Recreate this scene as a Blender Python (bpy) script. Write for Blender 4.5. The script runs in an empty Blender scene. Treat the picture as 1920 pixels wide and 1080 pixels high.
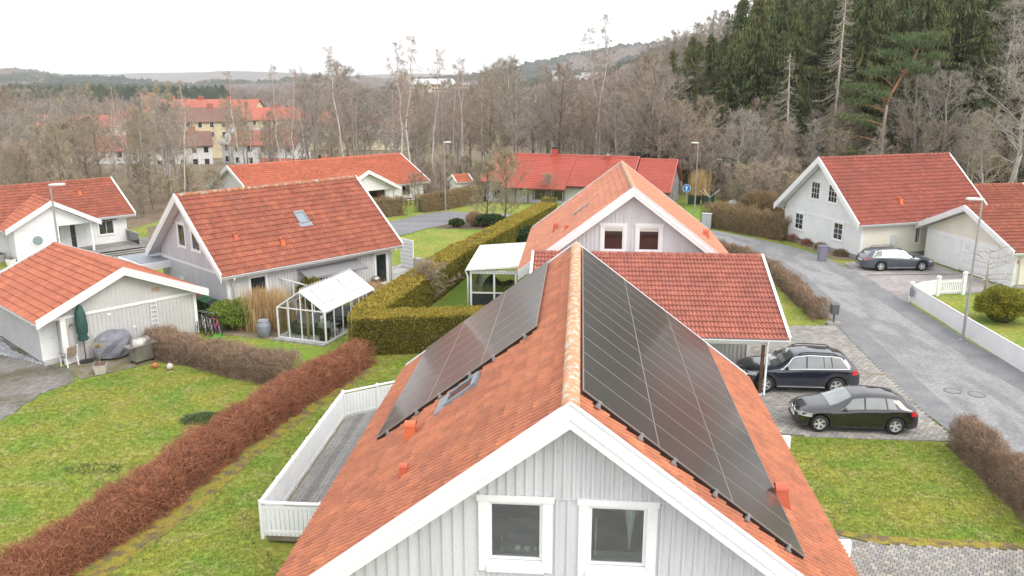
import bpy, bmesh, math, random
from math import sin, cos, tan, pi, radians, sqrt, atan2, exp
from mathutils import Vector, Matrix, noise as mnoise

S = bpy.context.scene
# ---------------------------------------------------------------- camera
cam_d = bpy.data.cameras.new('camera'); cam = bpy.data.objects.new('camera', cam_d)
S.collection.objects.link(cam); S.camera = cam
cam_d.sensor_width = 36.0; cam_d.lens = 36.0 * 1555 / 1920
cam_d.clip_start = 0.1; cam_d.clip_end = 20000
cam.location = (0, 0, 12.8)
cam.rotation_euler = (pi / 2 - math.atan(400 / 1555), 0, 0)
# ---------------------------------------------------------------- sky (bright overcast) and soft sun
SUN_EL, SUN_AZ = radians(42), radians(125)          # azimuth clockwise from +Y: behind the camera to the right
W = bpy.data.worlds.new('World'); S.world = W; W.use_nodes = True
nt = W.node_tree; nt.nodes.clear()
sky = nt.nodes.new('ShaderNodeTexSky'); sky.sky_type = 'NISHITA'; sky.sun_disc = False
sky.sun_elevation = SUN_EL; sky.sun_rotation = SUN_AZ; sky.dust_density = 4.0; sky.air_density = 1.2
bg1 = nt.nodes.new('ShaderNodeBackground'); bg1.inputs[1].default_value = 0.05
nt.links.new(sky.outputs[0], bg1.inputs[0])
tc = nt.nodes.new('ShaderNodeTexCoord')
mp = nt.nodes.new('ShaderNodeMapping'); mp.inputs['Scale'].default_value = (1.5, 1.5, 5)
nz = nt.nodes.new('ShaderNodeTexNoise'); nz.inputs['Scale'].default_value = 1.6; nz.inputs['Detail'].default_value = 5
nt.links.new(tc.outputs['Generated'], mp.inputs[0]); nt.links.new(mp.outputs[0], nz.inputs['Vector'])
rmp = nt.nodes.new('ShaderNodeValToRGB')
rmp.color_ramp.elements[0].position = 0.3; rmp.color_ramp.elements[0].color = (0.93, 0.935, 0.94, 1)
rmp.color_ramp.elements[1].position = 0.7; rmp.color_ramp.elements[1].color = (1.0, 0.995, 0.985, 1)
nt.links.new(nz.outputs['Fac'], rmp.inputs[0])
bg2 = nt.nodes.new('ShaderNodeBackground'); bg2.inputs[1].default_value = 1.40     # cloud layer
nt.links.new(rmp.outputs[0], bg2.inputs[0])
addw = nt.nodes.new('ShaderNodeAddShader'); outw = nt.nodes.new('ShaderNodeOutputWorld')
nt.links.new(bg1.outputs[0], addw.inputs[0]); nt.links.new(bg2.outputs[0], addw.inputs[1])
nt.links.new(addw.outputs[0], outw.inputs[0])
sun_d = bpy.data.lights.new('sun', 'SUN'); sun_d.energy = 1.3; sun_d.angle = radians(28); sun_d.color = (1, 0.95, 0.87)
sun = bpy.data.objects.new('sun', sun_d); S.collection.objects.link(sun)
sdir = Vector((sin(SUN_AZ) * cos(SUN_EL), cos(SUN_AZ) * cos(SUN_EL), sin(SUN_EL)))
sun.rotation_euler = sdir.to_track_quat('Z', 'Y').to_euler(); sun.location = sdir * 100
S.view_settings.view_transform = 'Standard'; S.view_settings.look = 'None'
S.view_settings.exposure = 0.27; S.view_settings.gamma = 1.0; S.view_settings.use_curve_mapping = False
S.render.resolution_x = 1024; S.render.resolution_y = 576
S.render.engine = 'CYCLES'
S.cycles.max_bounces = 6; S.cycles.transparent_max_bounces = 12; S.cycles.volume_bounces = 0

# ---------------------------------------------------------------- helpers
COL = S.collection
R = random.Random(7)

class MB:
    "collects vertices and faces of one mesh"
    def __init__(s): s.v = []; s.f = []; s.m = []
    def add(s, vs, fs, mi=0):
        b = len(s.v); s.v.extend(vs)
        for f in fs: s.f.append(tuple(b + i for i in f)); s.m.append(mi)
        return s
    def box(s, x0, x1, y0, y1, z0, z1, mi=0):
        return s.add([(x0,y0,z0),(x1,y0,z0),(x1,y1,z0),(x0,y1,z0),(x0,y0,z1),(x1,y0,z1),(x1,y1,z1),(x0,y1,z1)],
                     [(0,3,2,1),(4,5,6,7),(0,1,5,4),(1,2,6,5),(2,3,7,6),(3,0,4,7)], mi)
    def cbox(s, x0, x1, y0, y1, z0, z1, c=.01, mi=0):
        "box with a chamfered top edge"
        return s.add([(x0,y0,z0),(x1,y0,z0),(x1,y1,z0),(x0,y1,z0),(x0,y0,z1-c),(x1,y0,z1-c),(x1,y1,z1-c),(x0,y1,z1-c),
                      (x0+c,y0+c,z1),(x1-c,y0+c,z1),(x1-c,y1-c,z1),(x0+c,y1-c,z1)],
                     [(0,1,5,4),(1,2,6,5),(2,3,7,6),(3,0,4,7),(4,5,9,8),(5,6,10,9),(6,7,11,10),(7,4,8,11),(8,9,10,11)], mi)
    def obox(s, c, ax, ay, az, mi=0):
        "box from centre and three half axes"
        c, ax, ay, az = map(Vector, (c, ax, ay, az)); vs = []
        for k in (-1, 1):
            for a, b in ((-1,-1),(1,-1),(1,1),(-1,1)): vs.append(tuple(c + ax*a + ay*b + az*k))
        return s.add(vs, [(0,3,2,1),(4,5,6,7),(0,1,5,4),(1,2,6,5),(2,3,7,6),(3,0,4,7)], mi)
    def bar(s, p, q, w, h, up=(0,0,1), mi=0):
        "rectangular bar from p to q"
        p, q = Vector(p), Vector(q); d = q - p; L = d.length
        if L < 1e-6: return s
        d /= L; sd = d.cross(Vector(up))
        if sd.length < 1e-4: sd = d.cross(Vector((1,0,0)))
        sd.normalize(); u = sd.cross(d)
        return s.obox((p+q)/2, d*(L/2), sd*(w/2), u*(h/2), mi)
    def tube(s, p, q, r0, r1=None, n=8, cap=True, mi=0):
        p, q = Vector(p), Vector(q); r1 = r0 if r1 is None else r1; d = (q-p)
        if d.length < 1e-6: return s
        d.normalize(); a = d.orthogonal().normalized(); b = d.cross(a); vs = []
        for c, r in ((p, r0), (q, r1)):
            for i in range(n):
                t = 2*pi*i/n; vs.append(tuple(c + a*(r*cos(t)) + b*(r*sin(t))))
        fs = [(i, (i+1)%n, n+(i+1)%n, n+i) for i in range(n)]
        if cap: fs += [tuple(range(n-1,-1,-1)), tuple(range(n, 2*n))]
        return s.add(vs, fs, mi)
    def path(s, pts, rs, n=6, mi=0):
        "tube along a polyline"
        P = [Vector(p) for p in pts]; vs = []; m = len(P)
        if not hasattr(rs, '__len__'): rs = [rs]*m
        a = None
        for i, p in enumerate(P):
            d = (P[min(i+1,m-1)] - P[max(i-1,0)])
            if d.length < 1e-9: d = Vector((0,0,1))
            d.normalize()
            a = d.orthogonal() if a is None else a - d*a.dot(d)
            if a.length < 1e-4: a = d.orthogonal()
            a.normalize(); b = d.cross(a)
            for k in range(n):
                t = 2*pi*k/n; vs.append(tuple(p + a*(rs[i]*cos(t)) + b*(rs[i]*sin(t))))
        fs = [(i*n+k, i*n+(k+1)%n, (i+1)*n+(k+1)%n, (i+1)*n+k) for i in range(m-1) for k in range(n)]
        fs += [tuple(range(n-1,-1,-1)), tuple(range((m-1)*n, m*n))]
        return s.add(vs, fs, mi)
    def ribbon(s, pts, w0, w1, rnd, mi=0):
        P = [Vector(p) for p in pts]; m = len(P); d = P[-1] - P[0]
        sd = d.cross(Vector((rnd.uniform(-1,1), rnd.uniform(-1,1), rnd.uniform(-1,1))))
        if sd.length < 1e-6: sd = Vector((1,0,0))
        sd.normalize(); vs = []
        for i, p in enumerate(P):
            w = (w0 + (w1-w0)*i/(m-1))/2; vs += [tuple(p - sd*w), tuple(p + sd*w)]
        return s.add(vs, [(2*i, 2*i+1, 2*i+3, 2*i+2) for i in range(m-1)], mi)
    def lathe(s, prof, n=16, c=(0,0,0), mi=0, cap=True):
        "profile [(r,z)] turned about z"
        vs = []; m = len(prof)
        for r, z in prof:
            for k in range(n): vs.append((c[0]+r*cos(2*pi*k/n), c[1]+r*sin(2*pi*k/n), c[2]+z))
        fs = [(i*n+k, i*n+(k+1)%n, (i+1)*n+(k+1)%n, (i+1)*n+k) for i in range(m-1) for k in range(n)]
        if cap: fs += [tuple(range(n-1,-1,-1)), tuple(range((m-1)*n, m*n))]
        return s.add(vs, fs, mi)
    def prism(s, poly, z0, z1, mi=0):
        n = len(poly)
        return s.add([(x,y,z0) for x,y in poly] + [(x,y,z1) for x,y in poly],
                     [tuple(range(n-1,-1,-1)), tuple(range(n,2*n))] + [(i,(i+1)%n,n+(i+1)%n,n+i) for i in range(n)], mi)
    def xform(s, M, start=0):
        s.v[start:] = [tuple(M @ Vector(p)) for p in s.v[start:]]; return s
    def mesh(s, name, mats, smooth=False):
        me = bpy.data.meshes.new(name); me.from_pydata(s.v, [], s.f)
        for m in (mats if isinstance(mats, (list, tuple)) else [mats]): me.materials.append(m)
        if any(s.m): me.polygons.foreach_set('material_index', s.m)
        if smooth: me.polygons.foreach_set('use_smooth', [True]*len(me.polygons))
        me.update(); return me
    def build(s, name, mats, parent=None, smooth=False, loc=None, **kw):
        o = bpy.data.objects.new(name, s.mesh(name, mats, smooth)); COL.objects.link(o)
        if parent: o.parent = parent
        if loc: o.location = loc
        return tag(o, **kw)

def tag(o, label=None, cat=None, group=None, kind=None):
    if label: o['label'] = label
    if cat: o['category'] = cat
    if group: o['group'] = group
    if kind: o['kind'] = kind
    return o
def thing(name, label, cat, loc=(0,0,0), rz=0, group=None):
    o = bpy.data.objects.new(name, None); o.empty_display_size = .3; COL.objects.link(o)
    o.location = loc; o.rotation_euler = (0,0,rz); return tag(o, label, cat, group)
def inst(name, me, parent=None, loc=(0,0,0), rot=(0,0,0), sc=(1,1,1)):
    o = bpy.data.objects.new(name, me); COL.objects.link(o)
    if parent: o.parent = parent
    o.location = loc; o.rotation_euler = rot; o.scale = sc; return o
def copy_tree(o, parent=None):
    c = o.copy(); COL.objects.link(c); c.parent = parent
    for ch in [x for x in o.children]: copy_tree(ch, c)
    return c
def hd(deg): return -radians(deg)                    # heading clockwise from +Y -> z rotation
def sm(x): x = max(0., min(1., x)); return x*x*(3-2*x)

# ---------------------------------------------------------------- terrain height
def T(x, y):
    e = max(0., y-62); z = -0.055*(e - 6*(1-exp(-e/6)))
    if y > 110: z += 0.055*(y-110) - 10.5*sm((y-110)/170)*sm((45-x)/45)       # flattens, then falls to the valley
    xs = 26 + .09*(y-130); h = .60*max(0., x-xs); h = 75*(1-exp(-h/75))
    z += h*sm((y-112)/130)
    if y > 500: z += -10*sm((y-500)/900)
    return z

# ---------------------------------------------------------------- materials
MATS = {}
def mat(name, col, col2=None, rough=.7, sc=2., var=.12, bump=0., bsc=40., metal=0., spec=.5, coat=0., isl=0., islhue=None, det=6., thr=(.35,.65), trans=0., stretch=None, col3=None, sc3=1.):
    "principled material; two-colour world-space noise, fine value noise, per-piece variation, bump"
    if name in MATS: return MATS[name]
    m = bpy.data.materials.new(name); m.use_nodes = True; n = m.node_tree.nodes; l = m.node_tree.links
    b = n['Principled BSDF']; b.inputs['Roughness'].default_value = rough; b.inputs['Metallic'].default_value = metal
    b.inputs['Specular IOR Level'].default_value = spec
    if coat: b.inputs['Coat Weight'].default_value = coat; b.inputs['Coat Roughness'].default_value = .04
    g = n.new('ShaderNodeNewGeometry')
    c1 = (*col, 1); c2 = (*(col2 or col), 1)
    nz = n.new('ShaderNodeTexNoise'); nz.inputs['Scale'].default_value = sc; nz.inputs['Detail'].default_value = det
    if stretch:
        vm = n.new('ShaderNodeVectorMath'); vm.operation = 'MULTIPLY'; vm.inputs[1].default_value = stretch
        l.new(g.outputs['Position'], vm.inputs[0]); l.new(vm.outputs[0], nz.inputs['Vector'])
    else: l.new(g.outputs['Position'], nz.inputs['Vector'])
    mr = n.new('ShaderNodeMapRange'); mr.inputs[1].default_value = thr[0]; mr.inputs[2].default_value = thr[1]
    l.new(nz.outputs['Fac'], mr.inputs[0])
    mx = n.new('ShaderNodeMix'); mx.data_type = 'RGBA'; mx.inputs[6].default_value = c1; mx.inputs[7].default_value = c2
    l.new(mr.outputs[0], mx.inputs[0]); cur = mx.outputs[2]
    if col3:
        n5 = n.new('ShaderNodeTexNoise'); n5.inputs['Scale'].default_value = sc3; n5.inputs['Detail'].default_value = 7; n5.inputs['Roughness'].default_value = .7
        l.new(g.outputs['Position'], n5.inputs['Vector'])
        m5 = n.new('ShaderNodeMapRange'); m5.inputs[1].default_value = .5; m5.inputs[2].default_value = .72; l.new(n5.outputs['Fac'], m5.inputs[0])
        x5 = n.new('ShaderNodeMix'); x5.data_type = 'RGBA'; x5.inputs[7].default_value = (*col3, 1)
        l.new(m5.outputs[0], x5.inputs[0]); l.new(cur, x5.inputs[6]); cur = x5.outputs[2]
    if var:
        n2 = n.new('ShaderNodeTexNoise'); n2.inputs['Scale'].default_value = sc*9; n2.inputs['Detail'].default_value = 4
        l.new(g.outputs['Position'], n2.inputs['Vector'])
        m2 = n.new('ShaderNodeMapRange'); m2.inputs[1].default_value = .3; m2.inputs[2].default_value = .7
        m2.inputs[3].default_value = 1-var; m2.inputs[4].default_value = 1+var; l.new(n2.outputs['Fac'], m2.inputs[0])
        mm = n.new('ShaderNodeVectorMath'); mm.operation = 'SCALE'; l.new(cur, mm.inputs[0]); l.new(m2.outputs[0], mm.inputs['Scale']); cur = mm.outputs[0]
    if isl:
        oi = n.new('ShaderNodeObjectInfo'); ad = n.new('ShaderNodeMath'); ad.operation = 'ADD'
        l.new(oi.outputs['Random'], ad.inputs[0]); l.new(g.outputs['Random Per Island'], ad.inputs[1])
        wn = n.new('ShaderNodeTexWhiteNoise'); wn.noise_dimensions = '1D'; l.new(ad.outputs[0], wn.inputs['W'])
        if islhue:
            mh = n.new('ShaderNodeMix'); mh.data_type = 'RGBA'; mh.inputs[7].default_value = (*islhue, 1)
            pw = n.new('ShaderNodeMath'); pw.operation = 'POWER'; pw.inputs[1].default_value = 2.2
            sp = n.new('ShaderNodeSeparateColor'); l.new(wn.outputs['Color'], sp.inputs[0]); l.new(sp.outputs[1], pw.inputs[0])
            ml = n.new('ShaderNodeMath'); ml.operation = 'MULTIPLY'; ml.inputs[1].default_value = .8; l.new(pw.outputs[0], ml.inputs[0])
            l.new(ml.outputs[0], mh.inputs[0]); l.new(cur, mh.inputs[6]); cur = mh.outputs[2]
        m3 = n.new('ShaderNodeMapRange'); m3.inputs[3].default_value = 1-isl; m3.inputs[4].default_value = 1+isl; l.new(wn.outputs['Value'], m3.inputs[0])
        mm = n.new('ShaderNodeVectorMath'); mm.operation = 'SCALE'; l.new(cur, mm.inputs[0]); l.new(m3.outputs[0], mm.inputs['Scale']); cur = mm.outputs[0]
    l.new(cur, b.inputs['Base Color'])
    if bump:
        n4 = n.new('ShaderNodeTexNoise'); n4.inputs['Scale'].default_value = bsc; n4.inputs['Detail'].default_value = 3
        l.new(g.outputs['Position'], n4.inputs['Vector'])
        bp = n.new('ShaderNodeBump'); bp.inputs['Strength'].default_value = bump; bp.inputs['Distance'].default_value = .02
        l.new(n4.outputs['Fac'], bp.inputs['Height']); l.new(bp.outputs[0], b.inputs['Normal'])
    if trans:
        tr = n.new('ShaderNodeBsdfTranslucent'); ms = n.new('ShaderNodeMixShader'); ms.inputs[0].default_value = trans
        l.new(cur, tr.inputs[0]); l.new(b.outputs[0], ms.inputs[1]); l.new(tr.outputs[0], ms.inputs[2]); l.new(ms.outputs[0], n['Material Output'].inputs[0])
    MATS[name] = m; return m

def glass_mat(name, tint=(.9,.95,.93), k=.12):
    "thin clear pane: mostly lets light through, reflects at grazing angles"
    m = bpy.data.materials.new(name); m.use_nodes = True; n = m.node_tree.nodes; l = m.node_tree.links; n.clear()
    o = n.new('ShaderNodeOutputMaterial'); t = n.new('ShaderNodeBsdfTransparent'); t.inputs[0].default_value = (*tint, 1)
    g = n.new('ShaderNodeBsdfGlossy'); g.inputs['Roughness'].default_value = .02
    f = n.new('ShaderNodeFresnel'); f.inputs[0].default_value = 1.5
    a = n.new('ShaderNodeMath'); a.operation = 'ADD'; a.inputs[1].default_value = k; l.new(f.outputs[0], a.inputs[0])
    x = n.new('ShaderNodeMixShader'); l.new(a.outputs[0], x.inputs[0]); l.new(t.outputs[0], x.inputs[1]); l.new(g.outputs[0], x.inputs[2]); l.new(x.outputs[0], o.inputs[0])
    MATS[name] = m; return m

white = mat('white_paint', (.80,.80,.81), (.74,.75,.77), rough=.45, sc=1.2, var=.03)
grey_board = mat('light_grey_boards', (.60,.605,.63), (.545,.55,.575), rough=.6, sc=2.5, stretch=(1,1,.18), var=.05, isl=.03)
white_board = mat('white_boards', (.76,.77,.78), (.70,.71,.72), rough=.55, sc=.8, var=.03)
cream_sun_board = mat('cream_sun_boards', (.76,.73,.64), (.70,.67,.59), rough=.55, sc=.8, var=.03)  # cream; also carries the painted sun tint of the right house's wall
palegrey_board = mat('pale_boards', (.53,.53,.535), (.48,.48,.485), rough=.6, sc=.8, var=.05)
tile_a = mat('orange_roof_tiles', (.47,.172,.083), (.38,.13,.068), col3=(.27,.115,.075), sc3=2.2, rough=.75, sc=.7, var=.16, isl=.12, islhue=(.36,.125,.075), bump=.25, bsc=60)
tile_b = mat('salmon_roof_tiles', (.54,.225,.13), (.47,.19,.115), rough=.8, sc=.6, var=.10, isl=.10, islhue=(.46,.20,.14))
tile_c = mat('brick_red_roof_tiles', (.365,.118,.064), (.295,.094,.055), col3=(.22,.085,.062), sc3=1.6, rough=.75, sc=.5, var=.15, isl=.11, islhue=(.28,.075,.052))
tile_car = mat('weathered_red_roof_tiles', (.41,.135,.09), (.31,.105,.077), rough=.8, sc=.9, var=.18, isl=.10, islhue=(.33,.11,.085))
tile_e = mat('garage_roof_tiles', (.42,.138,.076), (.355,.112,.067), rough=.8, sc=.6, var=.14, isl=.12, islhue=(.38,.125,.075))
tile_g = mat('orange_red_roof_tiles', (.48,.145,.075), (.41,.122,.066), rough=.75, sc=.4, var=.12, isl=.12, islhue=(.43,.125,.075))
tile_h = mat('bright_red_metal_tiles', (.47,.105,.068), (.41,.09,.06), rough=.4, sc=.4, var=.06, isl=.06)
tile_i = mat('dark_red_roof_tiles', (.335,.095,.06), (.265,.076,.053), rough=.75, sc=.5, var=.15, isl=.11, islhue=(.29,.08,.062))
lichen = mat('lichened_ridge_tiles', (.52,.27,.15), (.52,.47,.41), rough=.85, sc=7, var=.2, isl=.1, thr=(.5,.62))
vent_red = mat('red_vent_metal', (.55,.12,.06), (.5,.11,.06), rough=.45, sc=2, var=.05)
gutter_m = mat('white_gutter', (.76,.77,.79), rough=.35, var=.02)
dark_gutter = mat('dark_gutter', (.05,.05,.055), rough=.4, var=.03)
dglass = mat('dark_window_glass', (.018,.022,.024), (.05,.055,.055), rough=.06, sc=.9, var=0, spec=.9, thr=(.45,.7))
clear_glass = glass_mat('clear_glass')
gh_glass = glass_mat('greenhouse_glass', (.95,.97,.96), .04)
black_m = mat('black_metal', (.02,.02,.022), rough=.4, var=.05)
dark_m = mat('dark_grey_metal', (.10,.105,.11), rough=.45, var=.05)
steel = mat('galvanised_steel', (.45,.47,.49), (.38,.40,.42), rough=.42, metal=.75, sc=5, var=.05)
lead_m = mat('grey_flashing', (.26,.29,.32), (.2,.22,.25), rough=.55, sc=6, var=.1)
wood = mat('weathered_wood', (.30,.24,.18), (.22,.18,.14), rough=.85, sc=3, var=.2, isl=.15)
deckwood = mat('grey_deck_boards', (.27,.255,.235), (.20,.195,.185), rough=.9, sc=1.3, var=.22, isl=.18)
brown_wood = mat('dark_brown_timber', (.10,.045,.028), (.13,.06,.035), rough=.7, var=.15)
stone = mat('grey_stone', (.36,.35,.34), (.27,.265,.26), rough=.9, sc=3, var=.2, isl=.12, bump=.3)
concrete = mat('concrete', (.40,.39,.37), (.31,.305,.29), rough=.9, sc=1.5, var=.12, bump=.2)
soil = mat('bark_mulch', (.085,.055,.042), (.14,.09,.065), rough=1, sc=6, var=.4, bump=.8, bsc=25)
black_fabric = mat('black_fabric', (.022,.023,.026), (.035,.036,.04), rough=.9, var=.2)
grey_fabric = mat('grey_cover_cloth', (.22,.225,.26), (.15,.155,.19), rough=.6, sc=1.6, var=.1)
green_fabric = mat('dark_green_cloth', (.02,.065,.055), (.03,.10,.085), rough=.7, sc=5, var=.15)
green_plastic = mat('green_plastic', (.015,.075,.035), (.02,.09,.04), rough=.5, var=.05)
# ================================================================ the ground
grass = mat('mossy_lawn', (.145,.225,.032), (.25,.25,.045), rough=.95, sc=.55, var=.35, bump=.6, bsc=22, col3=(.30,.275,.11), sc3=1.3, spec=.2)
green_lawn = mat('green_lawn', (.13,.22,.028), (.17,.24,.035), rough=.95, sc=.35, var=.22, bump=.4, bsc=22, spec=.2)
forest_floor = mat('leaf_litter', (.12,.085,.055), (.19,.14,.085), rough=1, sc=.25, var=.35, col3=(.13,.13,.05), sc3=.1)
far_land = mat('far_land', (.13,.12,.125), (.17,.15,.145), rough=1, sc=.008, var=.25, col3=(.28,.24,.18), sc3=.0022)
asphalt = mat('worn_asphalt', (.262,.262,.267), (.19,.192,.197), rough=.85, sc=.85, var=.20, bump=.4, bsc=50, stretch=(1.1,.35,1), thr=(.47,.57), det=14, col3=(.20,.20,.205), sc3=.35)
dark_asphalt = mat('dark_asphalt', (.135,.138,.145), (.20,.20,.205), rough=.6, sc=.5, var=.12, bump=.3, bsc=50, stretch=(.25,1,1))
paver_m = mat('grey_pavers', (.285,.275,.265), (.215,.207,.20), rough=.9, sc=.5, var=.14, isl=.16, islhue=(.37,.33,.28))
paver_mossy = mat('mossy_pavers', (.195,.183,.17), (.105,.095,.06), rough=.95, sc=.42, var=.18, isl=.15, thr=(.42,.62))
paver_i = mat('pale_pavers', (.36,.33,.32), (.28,.26,.25), rough=.9, sc=.5, var=.1, isl=.12)
joint_m = mat('paver_joint_sand', (.17,.16,.14), (.10,.10,.06), rough=1, sc=2, var=.2)
moss_edge = mat('yellow_moss', (.27,.215,.03), (.15,.105,.06), rough=1, sc=2.2, var=.35, bump=.8, bsc=25, thr=(.46,.58), det=9, col3=(.14,.19,.03), sc3=1.8)

def sinh_axis(lo, hi, n, k):
    out = []
    for i in range(n+1):
        t = -1 + 2*i/n if lo < 0 else i/n
        out.append(math.sinh(k*t)/math.sinh(k)*hi)
    return out
xs = sinh_axis(-7000, 7000, 170, 6.6); ys = [-90] + [v-40 for v in sinh_axis(0, 8000, 150, 6.6)]
def far_h(x, y):
    r = sqrt(x*x+y*y); z = T(x, y)
    if r > 900:
        a = x/max(y, 1)
        hgt = 44*mnoise.noise(Vector((a*5.1+1.3, r/2100, 3)))+30*mnoise.noise(Vector((a*13, r/1500, 8)))
        rise = 26*sm((r-1400)/2400) + 20*exp(-((a+.62)/.12)**2)*sm((r-2200)/1200) + 55*exp(-((a-.09)/.09)**2)*sm((r-1600)/900) + 18*exp(-((a+.33)/.1)**2)*sm((r-2600)/900)
        z += sm((r-900)/1500)*(hgt*.55+rise)
    return z
b = MB()
for y in ys:
    for x in xs: b.v.append((x, y, far_h(x, y)))
nx = len(xs)
for j in range(len(ys)-1):
    for i in range(nx-1):
        cx = (xs[i]+xs[i+1])/2; cy = (ys[j]+ys[j+1])/2
        b.f.append((j*nx+i, j*nx+i+1, (j+1)*nx+i+1, (j+1)*nx+i))
        r = sqrt(cx*cx+cy*cy)
        zone = 0
        if r > 420: zone = 2
        elif cy > 104+.0*cx or (cx > 24 and cy > 74) or (cx < -34 and cy > 70) or cx > 60: zone = 1
        b.m.append(zone)
b.build('ground', [grass, forest_floor, far_land], smooth=True, kind='structure')

def strip(name, pairs, m, dz, sub=6, **kw):
    "sheet between two edge lines, draped over the terrain"
    b = MB(); rows = []
    for k in range(len(pairs)-1):
        (a0, b0), (a1, b1) = pairs[k], pairs[k+1]
        for s_ in range(sub + (k == len(pairs)-2)):
            t = s_/sub; rows.append(((a0[0]+(a1[0]-a0[0])*t, a0[1]+(a1[1]-a0[1])*t), (b0[0]+(b1[0]-b0[0])*t, b0[1]+(b1[1]-b0[1])*t)))
    n = 6
    for a, c in rows:
        for i in range(n+1):
            x = a[0]+(c[0]-a[0])*i/n; y = a[1]+(c[1]-a[1])*i/n; b.v.append((x, y, T(x, y)+dz))
    for j in range(len(rows)-1):
        for i in range(n): b.f.append((j*(n+1)+i, j*(n+1)+i+1, (j+1)*(n+1)+i+1, (j+1)*(n+1)+i))
    return b.build(name, m, smooth=True, kind='structure', **kw)
def smooth_pairs(P):
    out = []
    for i in range(len(P)-1):
        p0, p1, p2, p3 = P[max(i-1,0)], P[i], P[i+1], P[min(i+2,len(P)-1)]
        for s_ in range(3):
            t = s_/3; q = []
            for e in (0, 1):
                q.append(tuple(.5*((2*p1[e][c]) + (-p0[e][c]+p2[e][c])*t + (2*p0[e][c]-5*p1[e][c]+4*p2[e][c]-p3[e][c])*t*t + (-p0[e][c]+3*p1[e][c]-3*p2[e][c]+p3[e][c])*t**3) for c in (0,1)))
            out.append(tuple(q))
    return out + [P[-1]]
road = [((16.3,-8),(22.8,-8)),((16.3,24.4),(22.6,27)),((16.1,30.1),(22.5,34.5)),((16.5,35.3),(22.5,39.2)),((17.1,41.9),(22.75,45.7)),
        ((17.6,47),(22.9,50.5)),((18.1,53.3),(23.0,54.5)),((18,58),(22.5,59.1)),((17.3,62),(21.3,62.6)),((15.5,65),(19.2,66.7)),((13,67.5),(17,70.6)),((9,70.5),(12.5,74.5)),((4,74),(6,79.5)),((-.7,76.5),(-.9,82.9))]
road2 = [((-.7,76.5),(-.9,82.9)),((-4,76.5),(-4.4,84.2)),((-5.9,74.2),(-7.1,85)),((-7.9,70.6),(-9.6,81.2)),((-9.2,67.6),(-11.3,76.5)),((-15,60.5),(-18,70)),((-22,55),(-26,64))]
strip('road', smooth_pairs(road), asphalt, .035, 2)
strip('road', smooth_pairs(road2), dark_asphalt, .039, 2)
# darker asphalt along both sides of the near road: the older surface beside the overlay
strip('road_edge_strip', [((x0, y), (x0+1.15, y)) for x0, y in ((16.25,22),(16.12,30),(16.5,35),(17.15,42),(17.65,47),(18.1,53),(18,57.5))], mat('old_asphalt', (.16,.162,.168), (.21,.21,.215), rough=.85, sc=.8, var=.12, bump=.3, bsc=50), .041, 3)
strip('road_edge_strip', [((x0-1.3, y), (x0+.16, y)) for x0, y in ((22.55,24),(22.5,34),(22.5,39),(22.75,45.7),(22.9,50.5),(22.95,54))], MATS['old_asphalt'], .041, 3)
# manhole covers in the road
for (x, y) in ((18.35,32.4),(19.15,32.0)):
    o = thing('manhole_cover', 'round iron manhole cover in the road, %s of the pair' % ('left' if x < 19 else 'right'), 'manhole cover', (x, y, .041), 0, 'manhole covers in the road')
    MB().lathe([(.34,0),(.34,.010),(.30,.010),(.30,.004)], 24).build('rim', dark_m, o)
    MB().lathe([(.285,0),(.285,.006),(.27,.008)], 20).build('lid', mat('rusty_iron', (.215,.21,.205), (.245,.24,.235), rough=.8, sc=6, var=.1), o)

def inpoly(x, y, P):
    c = False; j = len(P)-1
    for i in range(len(P)):
        if (P[i][1] > y) != (P[j][1] > y) and x < (P[j][0]-P[i][0])*(y-P[i][1])/(P[j][1]-P[i][1])+P[i][0]: c = not c
        j = i
    return c
def sheet(name, poly, m, dz, **kw):
    b = MB(); b.v = [(x, y, T(x, y)+dz) for x, y in poly]; b.f = [tuple(range(len(poly)))]; b.m = [0]
    return b.build(name, m, kind='structure', **kw)
def paving(name, poly, m, dz, size=(.21,.14), ang=0, near=300, rnd=R):
    "bed of single paving stones; the nearest ones are objects of their own"
    base = sheet(name, poly, joint_m, dz)
    ca, sa = cos(ang), sin(ang); us = [x*ca+y*sa for x, y in poly]; vs = [-x*sa+y*ca for x, y in poly]
    L, w = size; cells = []; row = 0; v = min(vs)
    while v < max(vs):
        u = min(us) - (L/2 if row % 2 else 0)
        while u < max(us):
            x, y = (u+L/2)*ca-(v+w/2)*sa, (u+L/2)*sa+(v+w/2)*ca
            if inpoly(x, y, poly): cells.append((x, y))
            u += L
        v += w; row += 1
    cells.sort(key=lambda p: p[0]**2*1.0+p[1]**2)
    vis = [c for c in cells if abs(c[0]) < .60*c[1] and c[1] > 20.2]
    ids = set(vis[:near])
    pm = MB().cbox(-L/2+.006, L/2-.006, -w/2+.006, w/2-.006, -.02, .022, .008).mesh('paving_stone', m)
    rest = MB(); g = .006
    for c in cells:
        tz = rnd.uniform(-.003,.003)
        if c in ids: inst('paving_stone', pm, base, (c[0], c[1], T(*c)+dz+tz), (rnd.uniform(-.01,.01), rnd.uniform(-.01,.01), ang))
        else:
            st = len(rest.v); rest.cbox(-L/2+g, L/2-g, -w/2+g, w/2-g, -.005, .022, .008)
            rest.xform(Matrix.Translation((c[0], c[1], T(*c)+dz+tz)) @ Matrix.Rotation(ang, 4, 'Z'), st)
    if rest.v: rest.build('paving_stone', m, base, kind='stuff')
    return base
paving('driveway', [(7.6,28.3),(16.0,27.5),(16.05,30.1),(16.45,35.3),(17.05,41.8),(14.3,41.6),(13.4,42.6),(12.5,44),(11.2,44),(11.0,35.2),(8.2,35.4)], paver_m, .02, (.22,.16), radians(-4.6))
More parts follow.
